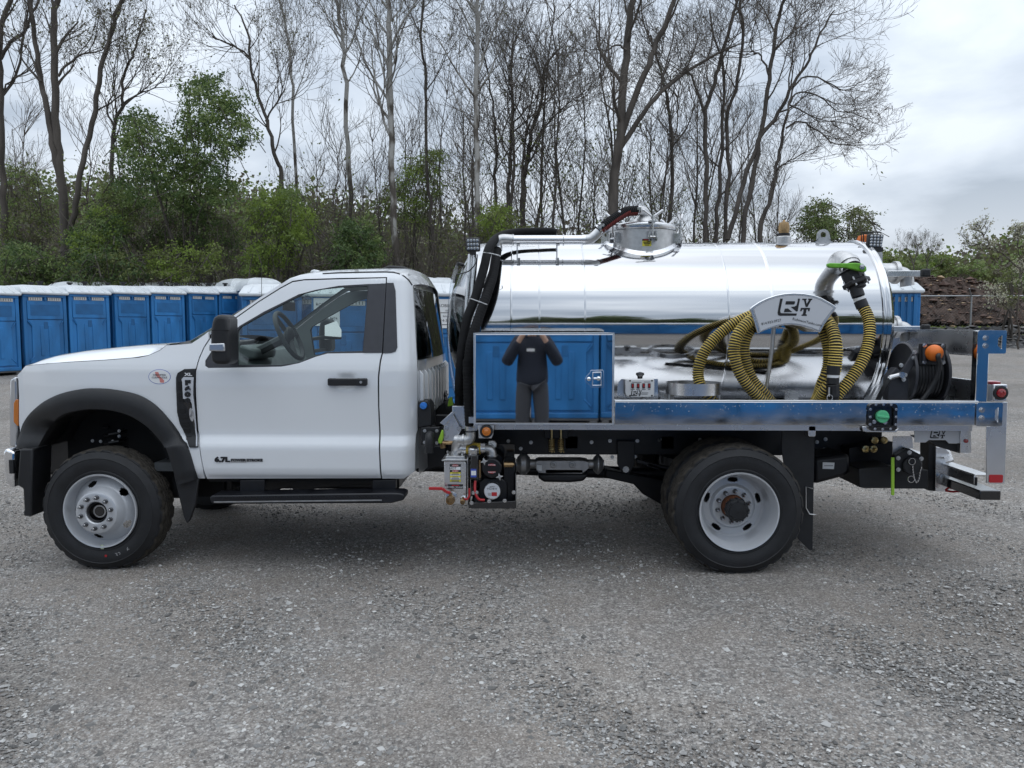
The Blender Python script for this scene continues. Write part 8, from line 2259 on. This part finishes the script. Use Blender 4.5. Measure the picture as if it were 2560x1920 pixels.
m = MB(); m.tube(catmull([Pq(758, 1080, Yv + 0.02), Pq(755, 1200, Yv), Pq(775, 1300, Yv - 0.01), Pq(820, 1355, Yv - 0.01), Pq(895, 1362, Yv)], 7), 0.0085, 10); m.build('oil_line', M['red'], TR)
m = MB(); q = Pq(1012, 541, Yv + 0.10); m.lathe([(68 * kp, 0.03), (70 * kp, -0.004), (62 * kp, -0.008), (60 * kp, -0.004)], q, (0, 1, 0), 26); ga = m.build('gauge', M['steel'], TR, smooth=35)
m = MB(); m.lathe([(60 * kp, -0.003), (0.0005, -0.004)], q, (0, 1, 0), 26); m.build('dial', M['label_white'], ga)
m = MB(); m.beam(q + Vector((-0.012, -0.0055, 0.010)), q + Vector((0.008, -0.0055, -0.007)), 0.002, 0.002, up=(0, 1, 0)); m.build('needle', M['ink'], ga)
m = MB(); m.lathe([(46 * kp, 0), (44 * kp, 0.06)], Pq(1185, 838, Yv + 0.08), (1, 0, 0), 8, cap=True); m.cyl(Pq(1215, 835, Yv + 0.08), Pq(1335, 835, Yv + 0.08), 0.012, 8); m.build('side_fitting', M['brass'], pb)
m = MB(); m.prism(pp(cP_, [(655, 1400), (700, 1405), (1330, 1380), (1362, 1370), (1362, 1480), (1340, 1492), (700, 1490), (672, 1470)], Yv - 0.005), Yv - 0.005, Yv + 0.008); m.box(Pq(660, 1470, Yv).x, Pq(1362, 1470, Yv).x, Yv + 0.008, Yv + 0.34, Pq(700, 1488, Yv).z, Pq(700, 1476, Yv).z); m.box(Pq(1352, 1000, Yv).x, Pq(1364, 1000, Yv).x, Yv + 0.0, Yv + 0.34, Pq(700, 1475, Yv).z, Pq(700, 960, Yv).z)
m.box(Pq(690, 1000, Yv + .34).x, Pq(1340, 1000, Yv + .34).x, Yv + 0.34, Yv + 0.36, Pq(700, 1480, Yv).z, Pq(700, 650, Yv).z)
m.build('pump_cradle', M['black_gloss'], TR, bevel=0.004)
m = MB()
for x, y in ((705, 1405), (735, 1255), (778, 1250), (1195, 1372), (1330, 1248), (965, 1378)): bolt(m, Pq(x, y, Yv - 0.006), 0.009, 0.009)
m.build('cradle_bolt', M['steel'], TR)['kind'] = 'stuff'
# mounting brackets at the front corner of the bed
m = MB(); m.prism(pp(cH, [(313, 398), (420, 398), (428, 596), (312, 596)], 5.14), 5.14, 5.148); m.prism(pp(cH, [(240, 580), (320, 470), (390, 596), (390, 610), (340, 702), (240, 702)], 5.10), 5.10, 5.11); m.prism(pp(cH, [(205, 545), (312, 448), (326, 470), (246, 574), (232, 560)], 5.08), 5.08, 5.14)
cb = m.build('corner_bracket', M['alu'], TR, bevel=0.002)
m = MB()
for x, y in ((264, 594), (264, 664), (375, 596)): bolt(m, Q(cH, x, y, 5.098), 0.010, 0.010)
m.build('bracket_bolt', M['steel'], cb)['kind'] = 'stuff'
# water fill: black plate with elbow, lime and blue caps
m = MB(); m.prism(pp(cH, [(45, 585), (205, 580), (205, 730), (45, 735)], 5.12), 5.12, 5.15); fb = m.build('water_valve', M['black'], TR, bevel=0.004)
m = MB(); m.tube(catmull([Q(cH, 125, 650, 5.10), Q(cH, 118, 652, 5.02), Q(cH, 114, 690, 4.99), Q(cH, 114, 800, 4.99)], 5), 0.028, 16); m.tube([Q(cH, 114, 740, 4.99), Q(cH, 114, 752, 4.99)], 0.031, 16); m.build('valve_elbow', M['black'], fb)
m = MB(); m.prism(pp(cH, [(222, 605), (236, 612), (238, 668), (222, 724), (192, 722), (190, 690), (210, 640)], 5.06), 5.06, 5.09); m.build('lime_handle', M['lime'], fb, bevel=0.005)
m = MB(); 
for x, y in ((75, 612), (180, 612), (75, 712), (180, 716)): bolt(m, Q(cH, x, y, 5.118), 0.008, 0.008)
m.build('valve_bolt', M['castalu'], fb)['kind'] = 'stuff'
m = MB(); m.tube(catmull([Q(cH, 230, 720, 5.08), Q(cH, 236, 760, 5.08)], 4), 0.02, 10); m.tube([Q(cH, 215, 716, 5.08), Q(cH, 330, 716, 5.10)], 0.012, 8); m.build('brass_tee', M['brass'], fb)
m = MB(); m.prism(pp(cB, [(1885, 1260), (1965, 1250), (1995, 1290), (2005, 1470), (1885, 1485)], 5.16), 5.16, 5.34); wf_ = m.build('washer_filler', M['black'], TR, bevel=0.008)
q = Q(cB, 1932, 1293, 5.15); m = MB(); m.lathe([(0.023, 0.01), (0.024, -0.012), (0.021, -0.016), (0.0005, -0.017)], q, (0, 1, 0), 20); m.obox(q + Vector((0, -0.02, 0)), 0.04, 0.008, 0.009, Matrix.Rotation(radians(30), 3, 'Y')); m.build('blue_filler_cap', M['capblue'], wf_)
m = MB(); m.prism(pp(cE, [(560, 1520), (620, 1500), (640, 1659), (560, 1659)], 6.2), 6.2, 6.4); m.prism(pp(cB, [(1890, 1420), (2120, 1260), (2130, 1380), (2060, 1560), (1890, 1560)], 5.9), 5.9, 6.3); m.build('battery_box', M['black'], TR)
m = MB(); m.prism(pp(cB, [(2150, 1230), (2175, 1220), (2190, 1290), (2140, 1300)], 5.7), 5.7, 5.74); m.build('far_lime_handle', M['lime'], TR)
m = MB(); px_prism(m, cH, [(0, 600), (48, 600), (48, 890), (30, 930), (0, 940)], 5.3, 0.01); m.build('gap_guard', M['signface'], TR)
m = MB(); px_prism(m, cH, [(0, 740), (260, 740), (260, 940), (190, 930), (60, 970), (0, 970)], 5.5, 0.5); m.build('def_tank', M['frame'], TR, bevel=0.01)

# ------------------------------------------------------------------ photographer (mirrored in the tool box)
def photographer():
    t = thing('person', 'person in navy pullover and grey trousers raising a phone, mirrored in the tool box', 'person', Vector((0.02, -0.36, gz(0, -0.36))))
    z0 = gz(0, -0.36)
    def skin(name, verts, edges, radii, material, sub=2):
        me = bpy.data.meshes.new(name); me.from_pydata([(x + 0.02, y - 0.36, z + z0) for x, y, z in verts], edges, [])
        me.materials.append(material)
        o = bpy.data.objects.new(name, me); COL.objects.link(o); adopt(o, t)
        s = o.modifiers.new('skin', 'SKIN'); s.use_smooth_shade = True
        for d, r in zip(me.skin_vertices[0].data, radii): d.radius = r if isinstance(r, tuple) else (r, r); d.use_root = False
        me.skin_vertices[0].data[0].use_root = True
        q = o.modifiers.new('sub', 'SUBSURF'); q.levels = sub; q.render_levels = sub
        return o
    SKIN = mat('skin', (0.50, 0.31, 0.23), 0.5); NAVY = mat('navy_pullover', (0.012, 0.016, 0.028), 0.85, bump=0.2, bscale=200); GREYT = mat('grey_trousers', (0.045, 0.047, 0.055), 0.85, bump=0.2, bscale=150); SHOE = mat('shoe', (0.02, 0.018, 0.016), 0.6); HAIR = mat('hair', (0.06, 0.045, 0.035), 0.7)
    # continuous body: pelvis, spine, neck, head, arms with hands raised to a phone, legs
    V = [(0, 0, .95), (0, .0, 1.15), (0, 0, 1.38), (0, .01, 1.48), (0, .03, 1.56), (0, .04, 1.68), (0, .03, 1.76)]
    E = [(i, i + 1) for i in range(6)]
    R = [(.15, .11), (.145, .105), (.16, .11), (.06, .06), (.065, .07), (.085, .10), (.05, .06)]
    for s in (-1, 1):
        b = len(V); V += [(s * .19, 0, 1.42), (s * .31, .04, 1.20), (s * .33, .12, 1.16), (s * .145, .27, 1.48), (s * .105, .30, 1.54)]
        E += [(2, b), (b, b + 1), (b + 1, b + 2), (b + 2, b + 3), (b + 3, b + 4)]; R += [.062, .052, .05, .034, .036]
        for k in range(4):
            c = len(V); V += [(s * (.095 - .004 * k), .315 - .004 * k, 1.555 + .012 * k), (s * (.06), .325, 1.565 + .014 * k), (s * .045, .305, 1.565 + .014 * k)]; E += [(b + 4, c), (c, c + 1), (c + 1, c + 2)]; R += [.0095, .0085, .0075]
        c = len(V); V += [(s * .085, .285, 1.53), (s * .06, .28, 1.535)]; E += [(b + 4, c), (c, c + 1)]; R += [.011, .009]
        b = len(V); V += [(s * .10, 0, .90), (s * .12, .01, .50), (s * .125, -.01, .10), (s * .14, .12, .04)]; E += [(0, b), (b, b + 1), (b + 1, b + 2), (b + 2, b + 3)]; R += [.095, .062, .042, .035]
    body = skin('body', V, E, R, SKIN)
    V = [(0, 0, .82), (0, 0, 1.38), (0, .01, 1.49), (0, 0, .92), (0, 0, 1.02), (0, 0, 1.15)]; E = [(0, 3), (3, 4), (4, 5), (5, 1), (1, 2)]; R = [(.215, .15), (.205, .14), (.08, .08), (.23, .16), (.225, .16), (.21, .15)]
    for s in (-1, 1):
        b = len(V); V += [(s * .19, 0, 1.425), (s * .315, .04, 1.19), (s * .335, .12, 1.155), (s * .165, .25, 1.45)]; E += [(1, b), (b, b + 1), (b + 1, b + 2), (b + 2, b + 3)]; R += [.095, .088, .082, .055]
    skin('pullover', V, E, R, NAVY)
    V = [(0, 0, .97)]; E = []; R = [(.165, .12)]
    for s in (-1, 1):
        b = len(V); V += [(s * .10, 0, .86), (s * .125, .01, .50), (s * .13, -.01, .07)]; E += [(0, b), (b, b + 1), (b + 1, b + 2)]; R += [.125, .105, .092]
    skin('trousers', V, E, R, GREYT)
    for s in (-1, 1): skin('shoe', [(s * .13, -.06, .05), (s * .135, .05, .05), (s * .145, .17, .035)], [(0, 1), (1, 2)], [.05, .05, .035], SHOE)
    m = MB(); m.sphere((0.02, -0.36 + 0.01, 1.745 + z0), 0.10, 16, 10, (0.88, 1.05, 0.75)); m.build('hair', HAIR, body)
    for s in (-1, 1):
        m = MB(); m.sphere((0.02 + s * .033, -0.36 + .132, 1.685 + z0), 0.011, 10, 6); m.build('eye', M['label_white'], body)
    m = MB(); m.sphere((0.02, -0.36 + .15, 1.65 + z0), 0.017, 10, 8, (.8, 1.2, 1.3)); m.build('nose', SKIN, body)
    m = MB(); m.box(-0.05, 0.05, -0.36 + .135, -0.36 + .145, 1.30 + z0, 1.335 + z0); m.build('chest_patch', M['label_white'], body)
    ph = thing('phone', 'black phone held up in both hands by the photographer', 'phone', Vector((0.0, -0.045, 1.6)))
    m = MB(); m.box(-0.078, 0.078, -0.052, -0.043, 1.555, 1.63); m.build('case', M['black_gloss'], ph, bevel=0.004)
photographer()
